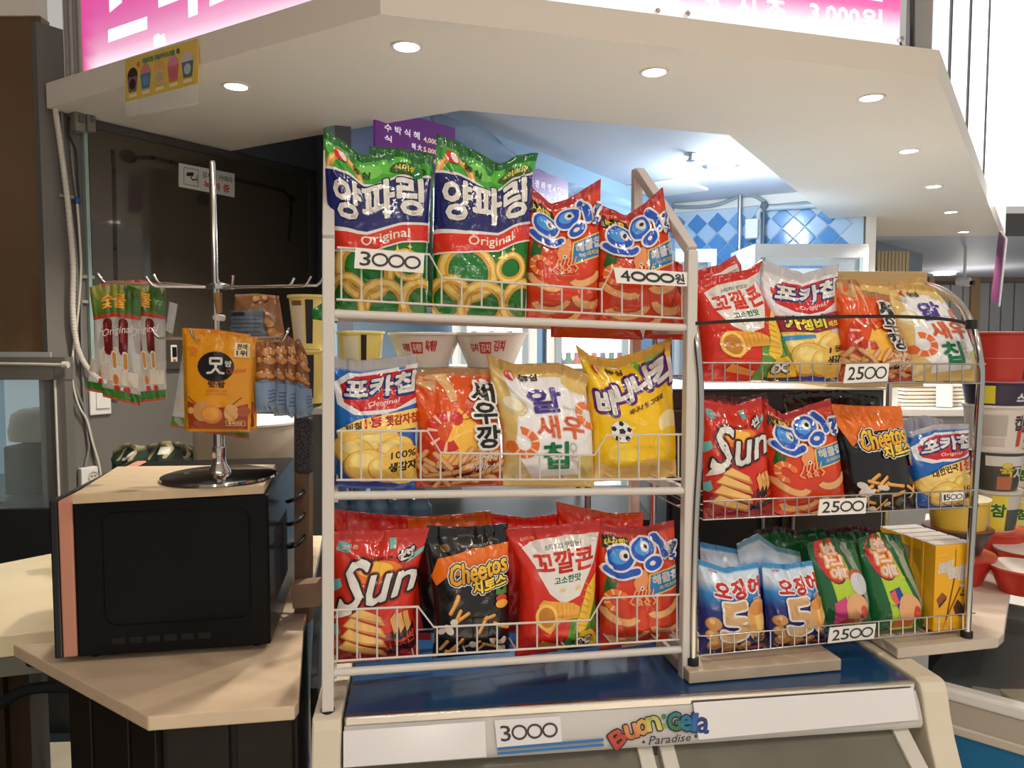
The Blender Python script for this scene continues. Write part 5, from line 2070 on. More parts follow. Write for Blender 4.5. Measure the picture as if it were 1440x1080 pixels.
def art_sun(p):
    tl_ = C(110, 190, 190)
    for q in ([(.0, .55), (.1, .6), (.08, .66), (0, .64)], [(.0, .2), (.08, .26), (.06, .33), (0, .3)], [(.03, .86), (.16, .84), (.2, .9), (.06, .93)], [(.62, .86), (.68, .86), (.67, .94), (.6, .94)],
              [(.82, .74), (1, .82), (1, .86), (.86, .8)], [(.9, .6), (.97, .68), (.95, .7), (.88, .64)], [(.5, .02), (.62, .04), (.6, .07), (.5, .06)]):
        p.poly(q, tl_)
    p.ell(.5, .7, .3, C(230, 120, 30), rv=.14).ell(.48, .72, .2, C(246, 190, 70), rv=.09)
    p.poly([(0, 0), (1, 0), (.96, .2), (.6, .26), (.3, .16), (0, .24)], C(150, 24, 20)).poly([(.62, .06), (.98, .12), (.96, .3), (.68, .26)], C(50, 16, 18))
    p.text('Hot썬', [(.66, .12), (.95, .17), (.95, .25), (.66, .2)], C(226, 60, 30), bold=.006)
    for k in range(4):
        y = .40 - .085 * k
        p.poly([(.14 - .03 * k, y), (.24 - .03 * k, y + .07), (.58, y - .02), (.62, y - .09)], C(206, 140, 70))
        p.poly([(.16 - .03 * k, y + .005), (.25 - .03 * k, y + .065), (.56, y - .015), (.58, y - .06)], C(240, 190, 110))
    for k in range(3):
        x = .68 + .075 * k
        p.poly([(x, .36 + .02 * k), (x + .06, .40), (x + .1, .29), (x + .04, .24)], C(226, 168, 90))
    p.text('Sun', [(.06, .40), (.96, .56), (.98, .76), (.14, .80)], WHT, bold=.02, out=[(.062, C(150, 30, 20)), (.046, C(36, 14, 14))], shear=.15)
    p.poly([(.02, .36), (.22, .41), (.24, .46), (.06, .42)], WHT)
    p.text('태양의 맛', [(.42, .775), (.66, .79), (.66, .815), (.42, .80)], C(60, 30, 20), bold=.003)
    p.text('썬', [(.72, .77), (.88, .80), (.88, .86), (.72, .835)], WHT, bold=.012, out=[(.03, BLK)])
    p.text('오리온', [(.08, .865), (.27, .868), (.27, .895), (.08, .892)], C(246, 200, 190), bold=.003)


def art_cheese(p):
    p.poly([(.0, .62), (.05, .56), (.2, .64), (1.02, .7), (1.02, .86), (.55, .84), (.1, .76)], C(232, 112, 22))
    R = random.Random(5)
    p.ell(.2, .84, .06, C(120, 90, 50), rv=.05)
    p.text('FIFA WORLD CUP 26', [(.4, .845), (.8, .86), (.8, .875), (.4, .86)], C(190, 180, 170), bold=.0015)
    for k in range(12):
        stick(p, R.uniform(.12, .9), R.uniform(.06, .36), R.uniform(.12, .24), R.uniform(-40, 70), .04, C(236, 180, 90), C(206, 120, 40))
    for k in range(8):
        p.ell(R.uniform(.1, .9), R.uniform(.05, .32), R.uniform(.04, .08), C(222, 214, 204), rv=R.uniform(.025, .05), rot=R.uniform(-1, 1))
    stick(p, .25, .44, .24, 65, .04, C(236, 180, 90), C(206, 120, 40))
    p.ell(.85, .46, .07, C(200, 60, 40), rv=.05).ell(.85, .42, .08, C(236, 170, 60), rv=.05).poly([(.78, .49), (.8, .55), (.86, .52), (.92, .55), (.92, .49)], C(70, 130, 50))
    q = [(.22, .565), (.94, .66), (.94, .79), (.24, .72)]
    q2 = [(.5, .505), (.92, .56), (.92, .64), (.5, .6)]
    for (w, c_) in ((.07, WHT), (.045, BLK)):
        p.text('Cheetos', q, c_, bold=w)
        p.text('치토스', q2, c_, bold=w)
    p.text('Cheetos', q, grad(C(232, 150, 30), C(250, 214, 60), .58, .78), bold=.016)
    p.text('치토스', q2, C(250, 210, 60), bold=.014)


def art_cone(p):
    p.poly([(.1, .85), (.3, .905), (.62, .915), (.98, .9), (.92, .68), (.72, .46), (.5, .42), (.34, .5), (.2, .66)], WHT)
    p.text('소리까지 맛있는!', [(.34, .82), (.76, .83), (.76, .87), (.34, .86)], C(40, 90, 60), bold=.003)
    p.text('꼬깔콘', [(.18, .645), (.9, .655), (.9, .82), (.18, .8)], C(214, 56, 40), bold=.02)
    p.text('고소한맛', [(.4, .565), (.74, .575), (.74, .63), (.4, .615)], C(30, 120, 84), bold=.006)
    p.poly([(.5, .0), (.62, .3), (.95, .52), (.98, .3), (.86, .06)], C(96, 150, 50))
    p.poly([(.66, .22), (.82, .5), (.97, .6), (.98, .48), (.86, .25), (.74, .16)], C(244, 196, 60))
    for k in range(7):
        p.line([(.68 + .02 * k, .25 + .05 * k), (.8 + .015 * k, .22 + .045 * k)], .012, C(214, 150, 30))
    p.poly([(.84, .1), (.9, .3), (1.0, .42), (1.0, .2)], C(60, 120, 44))
    p.ell(.5, .52, .035, C(236, 200, 110), rv=.02).ell(.7, .52, .04, C(236, 200, 110), rv=.02, rot=.5)
    p.poly([(.2, .42), (.26, .46), (.62, .42), (.72, .38), (.7, .3), (.5, .3), (.34, .2), (.22, .26)], C(236, 168, 60))
    p.ell(.3, .33, .13, C(250, 204, 100), rv=.16, rot=.3).ell(.3, .33, .095, C(200, 130, 40), rv=.125, rot=.3)
    for k in range(5):
        p.line([(.44 + .05 * k, .3 + .015 * k), (.42 + .055 * k, .42)], .008, C(214, 140, 40))
    p.poly([(.2, .1), (.26, .16), (.52, .09), (.5, .05)], C(232, 150, 60))
    p.poly([(.66, .0), (.66, .12), (.74, .19), (.86, .19), (.95, .12), (.95, .0)], C(226, 180, 40))
    p.text('OC', [(.68, .07), (.86, .07), (.86, .14), (.68, .14)], WHT, bold=.016, out=[(.028, C(40, 36, 30))])
    p.rect(.62, .0, .98, .03, C(40, 24, 20))
    p.text('LOTTE', [(.12, .9), (.28, .905), (.28, .925), (.12, .92)], C(246, 190, 170), bold=.002)


def art_peanut(p):
    p.text('오징어', [(.22, .64), (.97, .66), (.97, .86), (.22, .82)], C(200, 44, 34), bold=.024, out=[(.042, C(240, 236, 240))])
    p.text('땅콩', [(.82, .56), (1.0, .57), (1.0, .64), (.82, .63)], C(216, 90, 70), bold=.006, out=[(.02, WHT)])
    for (x, y, r) in ((.16, .36, .11), (.14, .24, .09), (.2, .13, .12), (.42, .1, .11), (.62, .12, .1), (.36, .2, .1)):
        nut(p, x, y, r)
    p.text('5', [(.28, .2), (.68, .22), (.68, .6), (.28, .58)], C(206, 164, 112), bold=.05, out=[(.085, C(36, 36, 110)), (.072, WHT)])
    p.ring(.86, .38, .22, .3, .1, C(206, 164, 112), n=24)
    p.ell(.84, .42, .14, C(226, 160, 80), rv=.23).ell(.86, .4, .08, C(240, 196, 120), rv=.17).ell(.82, .52, .13, C(214, 140, 66), rv=.09)
    p.text('원조', [(.72, .15), (.96, .16), (.96, .22), (.72, .21)], C(60, 46, 40), bold=.006)
    p.rect(.7, .06, .98, .1, C(180, 50, 40))
    p.text('오리온', [(.14, .9), (.3, .905), (.3, .925), (.14, .92)], C(190, 40, 40), bold=.003)


def art_green(flip):
    def art(p):
        p.poly([(.16, .98), (.5, 1.0), (.8, .2), (.75, .0), (.3, .0), (.24, .5)], C(176, 206, 50))
        p.poly([(.62, .98), (.78, .96), (.96, .3), (.88, .2)], C(150, 160, 140))
        p.ell(.34, .78, .24, C(70, 40, 80), rv=.45, rot=.12).ell(.33, .785, .225, C(196, 44, 34), rv=.43, rot=.12)
        for t, y in zip('최고봉', (.88, .755, .62)):
            x = .2 + (.88 - y) * .28
            p.text(t, [(x, y - .05), (x + .3, y - .06), (x + .31, y + .06), (x + .01, y + .07)], C(240, 214, 206), rot90=True, bold=.022, out=[(.05, C(226, 150, 60))])
        if flip:
            p.poly([(.2, .3), (.42, .36), (.5, .1), (.34, .0), (.18, .0)], C(210, 70, 130))
            p.ell(.74, .58, .16, C(176, 90, 50), rv=.14).ell(.76, .5, .18, C(206, 206, 214), rv=.2)
        else:
            p.poly([(.3, .42), (.5, .45), (.62, .1), (.5, .02)], C(44, 66, 150)).poly([(.3, .4), (.4, .43), (.42, .3), (.34, .28)], C(226, 90, 90))
        p.ell(.62, .22, .22, C(228, 170, 120), rv=.28).ell(.75, .18, .08, C(206, 80, 60), rv=.12)
        p.poly([(.3, .03), (.7, .03), (.72, .1), (.36, .12)], C(206, 90, 40))
    return art


PRODUCTS = {
    'onion': (C(22, 118, 40), C(18, 96, 34), art_onion), 'squid': (C(214, 62, 26), C(170, 30, 26), art_squid),
    'potato1': (C(26, 104, 190), C(176, 172, 174), potato('season')), 'potato2': (C(214, 210, 212), C(186, 182, 186), potato('value')), 'potato3': (C(28, 100, 180), C(176, 172, 178), potato('nation')),
    'shrimp': (C(222, 84, 24), C(170, 116, 70), art_shrimp), 'shrimpchip': (C(222, 190, 116), C(190, 150, 78), art_shrimpchip), 'banana': (C(244, 196, 20), C(198, 148, 40), art_banana),
    'sun': (C(208, 44, 26), C(196, 40, 26), art_sun), 'cheese': (C(22, 20, 22), C(18, 16, 18), art_cheese), 'cheese_orange': (C(22, 20, 22), C(224, 104, 26), None),
    'cone': (C(212, 44, 26), C(190, 36, 24), art_cone), 'green': (C(22, 96, 50), C(20, 76, 40), None),
}


def art_cheese2(p):
    p.poly([(-.02, .99), (-.02, .86), (.12, .62), (.3, .76), (1.02, .8), (1.02, 1.0)], C(232, 112, 22))
    q = [(.2, .58), (.9, .66), (.9, .83), (.22, .76)]
    q2 = [(.5, .52), (.95, .57), (.95, .66), (.5, .62)]
    R = random.Random(8)
    for k in range(12):
        stick(p, R.uniform(.15, .9), R.uniform(.06, .36), R.uniform(.12, .24), R.uniform(-40, 70), .04, C(236, 180, 90), C(206, 120, 40))
    for k in range(7):
        p.ell(R.uniform(.1, .9), R.uniform(.05, .3), R.uniform(.04, .08), C(222, 214, 204), rv=R.uniform(.025, .05), rot=R.uniform(-1, 1))
    p.ell(.93, .47, .06, C(200, 60, 40), rv=.05).poly([(.86, .5), (.9, .56), (.98, .54), (1, .49)], C(90, 150, 50))
    for (w, c_) in ((.07, WHT), (.045, BLK)):
        p.text('Cheetos', q, c_, bold=w)
        p.text('치토스', q2, c_, bold=w)
    p.text('Cheetos', q, grad(C(232, 150, 30), C(250, 214, 60), .58, .82), bold=.016)
    p.text('치토스', q2, C(250, 210, 60), bold=.014)


def peanutcol(u, v):
    a, b, c_ = np.array(C(30, 44, 120)), np.array(C(40, 130, 200)), np.array(C(206, 222, 236))
    if v < .5:
        return tuple(a)
    if v < .68:
        return tuple(a + (b - a) * ((v - .5) / .18))
    return tuple(b + (c_ - b) * min(1, (v - .68) / .12))


_seed = [10]


def bag(prod, top, bot, plane, label, thick=.036, left=None, right=None, group='snack bags on the white rack', art=True, seal=.06, sealcol=None, fill=.5, wr=1.0, name='snack_bag', back=.7, cut=None):
    _seed[0] += 1
    s = BagSurf(top, bot, plane, thick, left, right, _seed[0], seal, fill=fill, wr=wr, back=back)
    if prod == 'peanut':
        base, sc2, fn = peanutcol, C(60, 140, 196), art_peanut
    elif prod == 'green_a':
        base, sc2, fn = C(22, 96, 50), C(20, 76, 40), art_green(True)
    elif prod == 'green_b':
        base, sc2, fn = C(22, 96, 50), C(20, 76, 40), art_green(False)
    elif prod == 'cheese2':
        base, sc2, fn = (lambda u, v: C(224, 104, 26) if v > .84 else C(22, 20, 22)), C(224, 104, 26), art_cheese2
    else:
        base, sc2, fn = PRODUCTS[prod]
    o = s.body(name, base, None, sealcol if sealcol is not None else sc2)
    tag(o, label, 'snack bag', group)
    if art and fn:
        p = Print(s, .0003, .00009)
        fn(p)
        for k in p.build(o, FILM):
            k['kind'] = 'stuff'
    return o


fr = RP(.056, .05, 1.3)
frm = RP(.056, .05, 1.05)
G1, G2 = 'snack bags on the white rack', 'snack bags on the chrome rack'
# top shelf of the white rack
bag('onion', [(455, 181), (482, 198), (508, 219), (560, 209), (606, 221)], [(471, 444), (600, 449)], RP(.062, .06, 1.55), 'green onion ring bag with navy band behind the 3000 tag', .036, right=[(600, 449), (602, 330), (606, 221)], seal=.07)
bag('onion', [(614, 188), (660, 208), (704, 232), (728, 218), (757, 215)], [(608, 447), (738, 450)], RP(.058, .06, 1.55), 'green onion ring bag with navy band leaning against a red squid snack bag', .036, right=[(738, 450), (744, 330), (748, 250), (757, 215)], seal=.07)
bag('squid', [(742, 258), (775, 287), (800, 279), (845, 251)], [(740, 452), (838, 458)], RP(.062, .08, 1.55), 'red squid snack bag with blue logo next to a green onion ring bag', .032, right=[(838, 458), (842, 360), (845, 251)])
bag('squid', [(843, 287), (880, 303), (905, 287), (932, 263)], [(842, 458), (958, 464)], RP(.06, .08, 1.55), 'red squid snack bag with blue logo behind the 4000 tag', .032, right=[(958, 464), (945, 350), (937, 300), (932, 263)])
# more bags behind them
bag('onion', [(520, 205), (560, 209), (610, 216)], [(525, 430), (612, 432)], RP(.16, .03, 1.55), 'green onion ring bag tucked behind the front green bags', .03, art=False)
bag('squid', [(930, 360), (948, 366), (960, 372)], [(905, 476), (962, 478)], RP(.15, .05, 1.5), 'red bag wedged behind the rack end post on the top shelf', .03, art=False)
bag('squid', [(770, 300), (850, 300)], [(775, 474), (905, 478)], RP(.17, .03, 1.5), 'red bag behind the squid snacks with its end hanging below the shelf', .03, art=False)
# middle shelf
bag('potato1', [(466, 500), (505, 507), (545, 503), (586, 497)], [(470, 686), (584, 688)], RP(.058, .05, 1.25), 'blue potato chip bag with red logo on the middle shelf of the white rack', .036, right=[(584, 688), (586, 594), (584, 530), (588, 510), (586, 497)], seal=.10)
bag('shrimp', [(566, 523), (625, 517), (692, 519)], [(584, 686), (708, 683)], RP(.06, .05, 1.25), 'orange shrimp snack bag with black vertical letters beside the potato chips', .034, right=[(708, 683), (704, 620), (692, 519)], left=[(584, 686), (588, 600), (582, 550), (566, 523)])
bag('shrimpchip', [(684, 498), (722, 512), (786, 510), (832, 528)], [(707, 684), (836, 685)], RP(.056, .05, 1.25), 'cream and gold shrimp chip bag between orange and yellow bags', .036, left=[(707, 684), (706, 610), (692, 540), (684, 498)], right=[(836, 685), (832, 600), (824, 545), (832, 528)], seal=.08)
bag('banana', [(809, 484), (830, 500), (862, 505), (905, 492), (945, 474)], [(834, 678), (951, 670)], RP(.06, .06, 1.25), 'yellow banana snack bag with purple edged letters', .036, left=[(834, 678), (832, 600), (826, 540), (809, 484)], right=[(951, 670), (949, 600), (945, 540), (945, 474)], seal=.08)
# bottom shelf
bag('sun', [(469, 747), (535, 746), (604, 742)], [(469, 934), (591, 924)], RP(.056, .05, 1.0), 'red wavy chip bag with white italic letters on the bottom shelf of the white rack', .036, right=[(591, 924), (582, 862), (587, 802), (604, 742)])
bag('cheese', [(600, 739), (655, 741), (714, 736)], [(608, 926), (717, 917)], RP(.058, .04, 1.0), 'black and orange cheese snack bag on the bottom shelf of the white rack', .034, left=[(608, 926), (610, 850), (604, 790), (600, 739)])
bag('cone', [(709, 744), (775, 740), (847, 730)], [(724, 924), (842, 908)], RP(.055, .05, 1.0), 'red corn cone bag with white shield on the bottom shelf of the white rack', .038, left=[(724, 924), (731, 850), (730, 795), (709, 744)], right=[(842, 908), (836, 860), (837, 810), (847, 730)])
bag('squid', [(843, 733), (865, 740), (905, 741), (948, 731)], [(843, 915), (953, 898)], RP(.06, .05, 1.0), 'red squid snack bag on the bottom shelf of the white rack', .034)
bag('sun', [(468, 716), (520, 722), (606, 728)], [(468, 900), (606, 900)], RP(.15, .05, 1.0), 'red chip bag behind the red wavy chip bag on the bottom shelf', .03, art=False)
bag('cheese2', [(572, 728), (640, 724), (690, 718)], [(590, 890), (705, 890)], RP(.14, .05, 1.0), 'orange topped bag behind the black cheese snack bag', .03, art=False, sealcol=C(206, 96, 30))
bag('cone', [(690, 722), (740, 728), (790, 722)], [(700, 890), (800, 890)], RP(.15, .05, 1.0), 'dark red bag behind the corn cone bag', .028, art=False)
bag('cone', [(782, 705), (830, 716), (862, 722), (905, 720)], [(800, 890), (900, 880)], RP(.14, .08, 1.0), 'shiny copper red bag lying behind the corn cone and squid bags', .03, art=False, sealcol=C(196, 84, 40))
# top tier of the chrome rack
bag('cone', [(977, 393), (1015, 386), (1052, 379), (1073, 364)], [(986, 537), (1125, 534)], CP(.05, .12, 1.4), 'red corn cone bag with white shield under the black strap', .036, right=[(1125, 534), (1097, 468), (1080, 430), (1064, 395), (1073, 364)], group=G2)
bag('cone', [(980, 380), (1012, 372), (1034, 358), (1042, 372)], [(985, 500), (1060, 500)], CP(.13, .1, 1.4), 'corn cone bag peeking out behind the front corn cone bag', .03, group=G2, art=True)
bag('potato2', [(1072, 366), (1100, 375), (1129, 385), (1155, 377), (1180, 371)], [(1095, 537), (1180, 537)], CP(.065, .1, 1.4), 'silver and red potato chip bag with maroon band under the black strap', .036, right=[(1180, 537), (1177, 460), (1173, 421), (1180, 371)], left=[(1095, 537), (1085, 470), (1068, 420), (1072, 366)], group=G2, seal=.09)
bag('shrimp', [(1176, 393), (1204, 393), (1212, 408), (1250, 415)], [(1178, 537), (1285, 536)], CP(.055, .12, 1.4), 'orange shrimp snack bag under the black strap', .034, right=[(1285, 536), (1274, 505), (1254, 462), (1250, 415)], group=G2)
bag('shrimpchip', [(1250, 400), (1282, 399), (1312, 403)], [(1276, 537), (1372, 538)], CP(.058, .14, 1.4), 'gold and white shrimp chip bag at the curved end tube under the strap', .036, left=[(1276, 537), (1268, 500), (1252, 455), (1250, 400)], right=[(1372, 538), (1372, 512), (1356, 466), (1337, 440), (1312, 403)], group=G2)
bag('shrimpchip', [(1182, 388), (1200, 392), (1255, 397), (1290, 388), (1312, 400)], [(1190, 520), (1345, 520)], CP(.12, .12, 1.4), 'plain gold bag lying behind the shrimp bags on the top tier', .03, group=G2, art=False)
# middle tier
bag('sun', [(988, 561), (1034, 570), (1071, 558)], [(989, 729), (1087, 725)], CP(.05, .06, 1.15), 'red wavy chip bag with white italic letters on the chrome rack', .034, right=[(1087, 725), (1081, 688), (1075, 618), (1071, 558)], group=G2)
bag('squid', [(1074, 564), (1100, 583), (1130, 572), (1168, 560)], [(1086, 727), (1188, 721)], CP(.052, .06, 1.15), 'red squid snack bag on the middle tier of the chrome rack', .034, right=[(1188, 721), (1184, 680), (1178, 630), (1168, 560)], group=G2)
bag('cheese2', [(1169, 568), (1215, 571), (1267, 571)], [(1190, 724), (1291, 716)], CP(.05, .05, 1.15), 'black cheese snack bag with orange top on the chrome rack', .034, left=[(1190, 724), (1184, 660), (1180, 625), (1169, 568)], right=[(1291, 716), (1284, 690), (1276, 633), (1267, 571)], group=G2, seal=.04)
bag('potato3', [(1279, 608), (1314, 597), (1363, 596)], [(1292, 716), (1377, 712)], CP(.045, .06, 1.15), 'small blue potato chip bag behind the 1500 tag', .028, right=[(1377, 712), (1366, 690), (1360, 660), (1363, 596)], left=[(1292, 716), (1284, 680), (1278, 640), (1279, 608)], group=G2)
bag('potato3', [(1262, 590), (1300, 584), (1325, 590)], [(1275, 700), (1340, 700)], CP(.11, .06, 1.15), 'silver topped potato chip bag behind the small blue one', .026, group=G2, art=False, seal=.25)
bag('cheese', [(1100, 552), (1180, 548), (1240, 560)], [(1110, 700), (1240, 700)], CP(.15, .06, 1.15), 'dark brown bag behind the squid and cheese bags on the middle tier', .03, group=G2, art=False)
bag('sun', [(990, 552), (1040, 560), (1080, 552)], [(992, 700), (1085, 700)], CP(.15, .06, 1.15), 'dark red bag behind the red wavy chips on the middle tier', .028, group=G2, art=False, sealcol=C(90, 24, 22))
# bottom tier
bag('peanut', [(982, 786), (1019, 799), (1066, 791)], [(983, 920), (1074, 914)], CP(.04, .1, .95), 'blue squid peanut snack bag beside the chrome rack end foot', .03, right=[(1074, 914), (1070, 850), (1066, 791)], group=G2)
bag('peanut', [(1071, 791), (1105, 794), (1142, 788)], [(1080, 912), (1161, 903)], CP(.042, .1, .95), 'blue squid peanut snack bag next to the green kids snack bag', .03, right=[(1161, 903), (1156, 868), (1142, 788)], group=G2)
bag('peanut', [(984, 762), (1015, 768), (1045, 774)], [(990, 890), (1070, 890)], CP(.12, .1, .95), 'blue and silver bag behind the first peanut snack bag', .026, group=G2, art=False)
bag('peanut', [(1036, 765), (1066, 750), (1090, 768), (1125, 776)], [(1050, 890), (1140, 885)], CP(.115, .1, .95), 'blue and silver bag with upturned corner behind the peanut bags', .026, group=G2, art=False, sealcol=C(120, 160, 176))
bag('green_a', [(1134, 764), (1165, 756), (1202, 760)], [(1158, 884), (1226, 878)], CP(.045, .16, .95), 'green snack bag with pink corner behind the lowest 2500 tag', .024, right=[(1226, 878), (1216, 820), (1202, 760)], group=G2)
bag('green_b', [(1206, 757), (1235, 748), (1266, 752)], [(1228, 888), (1302, 881)], CP(.045, .16, .95), 'green snack bag with blue stripe next to the yellow box', .024, right=[(1302, 881), (1296, 845), (1280, 798), (1266, 752)], group=G2)
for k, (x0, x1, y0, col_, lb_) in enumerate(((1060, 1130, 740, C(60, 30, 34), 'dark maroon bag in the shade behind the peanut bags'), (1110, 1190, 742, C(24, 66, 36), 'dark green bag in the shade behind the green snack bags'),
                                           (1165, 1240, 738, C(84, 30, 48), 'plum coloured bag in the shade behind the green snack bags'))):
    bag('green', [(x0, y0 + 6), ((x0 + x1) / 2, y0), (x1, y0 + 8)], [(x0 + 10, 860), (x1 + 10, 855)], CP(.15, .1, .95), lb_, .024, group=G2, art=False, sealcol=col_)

# yellow stick biscuit boxes in a row on the bottom tier
bx = CP(.012, 0, .95)
q = [bx.at(1312, 888), bx.at(1366, 883), bx.at(1372, 764), bx.at(1317, 768)]
wv = q[1] - q[0]
zv = ((q[3] - q[0]) + (q[2] - q[1])) / 2
zv = Vector((0, 0, zv.z))
th_ = .03
for k in range(5):
    o_ = q[0] + cnv * (k * (th_ + .001)) - Zv * 0 + wv * (-.012 * k)
    e = empty('biscuit_box', o_ + wv / 2, 'yellow stick biscuit box with white letters, foremost of its row' if k == 0 else 'stick biscuit box standing in the row behind the yellow one', 'box', 'stick biscuit boxes')
    b_ = [o_, o_ + wv, o_ + wv + cnv * th_, o_ + cnv * th_]
    m = MB()
    m.hexa(b_, [p + zv for p in b_])
    m.build('carton', mat('carton_yellow', C(234, 172, 30), .4), e, bevel=.0012)
    m = MB()
    tb = [p + zv for p in b_]
    m.hexa([p + Zv * .0004 for p in (tb[0] + cnv * .004, tb[1] + cnv * .004, tb[2], tb[3])], [p + Zv * .0012 for p in (tb[0] + cnv * .004, tb[1] + cnv * .004, tb[2], tb[3])])
    m.build('top_flap', mat('carton_white', C(226, 222, 216), .4), e)
    if k == 0:
        s = FlatSurf(o_, o_ + wv, o_ + wv + zv, o_ + zv)
        s.N = np.array(-cnv)
        p = Print(s, .0005)
        p.line([(.52, .95), (.52, .74)], .014, C(90, 50, 20))
        p.text('빼', [(.06, .63), (.42, .645), (.46, .83), (.12, .815)], WHT, bold=.02)
        p.text('빼', [(.34, .56), (.70, .575), (.74, .77), (.4, .755)], WHT, bold=.02)
        p.text('로', [(.66, .50), (.97, .515), (.98, .74), (.72, .725)], WHT, bold=.03)
        p.line([(.5, .6), (.32, .12)], .03, C(110, 56, 24)).line([(.66, .5), (.34, .16)], .03, C(120, 60, 26)).line([(.32, .12), (.24, .0)], .03, C(216, 150, 80))
        p.poly([(.06, .37), (.2, .45), (.32, .4), (.12, .3)], C(140, 76, 50)).poly([(.12, .3), (.32, .4), (.3, .36), (.13, .27)], C(60, 34, 26))
        p.poly([(.5, .27), (.6, .36), (.74, .28), (.78, .18), (.68, .15), (.54, .2)], C(74, 40, 30))
        p.text('초코쿠키', [(.7, .44), (.93, .445), (.93, .475), (.7, .47)], C(70, 44, 20), bold=.004).text('빼빼로', [(.66, .39), (.92, .395), (.92, .43), (.66, .425)], C(70, 44, 20), bold=.005)
        p.text('LOTTE', [(.08, .88), (.3, .885), (.3, .9), (.08, .895)], C(246, 220, 150), bold=.001)
        p.build(e, CARD)
    else:
        s = FlatSurf(o_ + cnv * th_, o_, o_ + zv, o_ + cnv * th_ + zv)
        s.N = np.array(-cd)
        p = Print(s, .0004)
        p.rect(.15, .1, .85, .9, C(150, 130, 96) if k > 1 else C(200, 150, 40))
        p.build(e, CARD)

# ================================================================== HANGING PACKETS ON THE HOOK STAND
def YP(Y, yaw=0.0, x=0.0):
    return Plane((x, Y, 0), (sin(yaw), -cos(yaw), 0))


SAUS = C(104, 26, 30)


def art_sausage(p):
    p.poly([(0, .72), (1, .72), (1, 1), (0, 1)], grad(C(70, 110, 40), C(150, 150, 60), .74, .98))
    p.poly([(.25, .97), (.8, .97), (.9, 1), (.2, 1)], C(196, 90, 50)).poly([(0, .70), (1, .70), (1, .735), (0, .735)], C(180, 60, 40))
    p.poly([(.55, .8), (1, .72), (1, .95), (.7, .98)], C(60, 96, 36))
    for (x, w) in ((.32, .2), (.66, .2)):
        p.line([(x, .66), (x - .02, .42)], w, SAUS).line([(x - .03, .65), (x - .05, .5)], w * .3, C(160, 60, 56))
    for x in (.42, .68):
        p.line([(x, .40), (x, .28)], .13, C(226, 214, 200)).line([(x, .39), (x, .29)], .09, C(206, 140, 66))
        p.ell(x, .18, .07, C(206, 120, 40), rv=.12).poly([(x - .1, .08), (x + .1, .08), (x + .06, .13), (x - .06, .13)], C(190, 50, 36))
    p.rect(.55, .14, .95, .26, C(216, 206, 190)).rect(.04, .18, .3, .3, C(206, 196, 182))
    p.rect(0, .0, 1, .09, C(60, 120, 50)).rect(0, 0, 1, .02, C(196, 80, 50))
    p.text('숯불', [(.24, .78), (.72, .78), (.72, .9), (.24, .9)], C(240, 170, 50), bold=.02)
    p.text('Original', [(.2, .52), (.86, .57), (.86, .65), (.2, .6)], C(226, 214, 206), bold=.003, shear=.2)


SAUSB = CLEARFILM
for k, (top, bot, Y, lb_) in enumerate((
        ([(141, 399), (168, 394), (200, 397)], [(122, 549), (168, 557)], 1.545, 'clear sausage packet hanging tilted at the back of the hook'),
        ([(160, 396), (196, 393), (232, 401)], [(198, 566), (234, 562)], 1.525, 'clear sausage packet with green header overlapping its neighbour on the hook'),
        ([(126, 404), (160, 394), (198, 399)], [(146, 558), (198, 571)], 1.505, 'clear sausage packet with green header hanging foremost on the hook'))):
    s = BagSurf(top, bot, YP(Y), .007, None, None, 90 + k, .05, nu=14, nv=20, fill=.2, back=.5, wr=.6)
    o = s.body('sausage_packet', C(200, 200, 196), None, None, CLEARFILM)
    tag(o, lb_, 'sausage packet', 'packets on the hook stand')
    p = Print(s, .0003)
    art_sausage(p)
    for c_ in p.build(o, FILM):
        c_['kind'] = 'stuff'
# faint green edged clear packets deeper on the stand
for k, (top, bot, Y, lb_) in enumerate((([(238, 424), (250, 428)], [(232, 470), (242, 474)], 1.56, 'pale green clear packet behind the sausage packets'),
                                      ([(262, 462), (300, 466), (352, 470)], [(240, 600), (350, 618)], 1.47, 'clear packet with green foot behind the chestnut pouches'))):
    s = BagSurf(top, bot, YP(Y), .005, None, None, 95 + k, .05, nu=10, nv=14, fill=.2, back=.4, wr=.6)
    o = s.body('clear_packet', C(200, 206, 196), None, None, CLEARFILM)
    tag(o, lb_, 'packet', 'packets on the hook stand')
    p = Print(s, .0003)
    p.rect(0, .0, 1, .11, C(90, 120, 70)).rect(0, 0, 1, .02, C(190, 90, 60)).rect(.05, .16, .2, .34, C(206, 200, 190))
    for c_ in p.build(o, FILM):
        c_['kind'] = 'stuff'


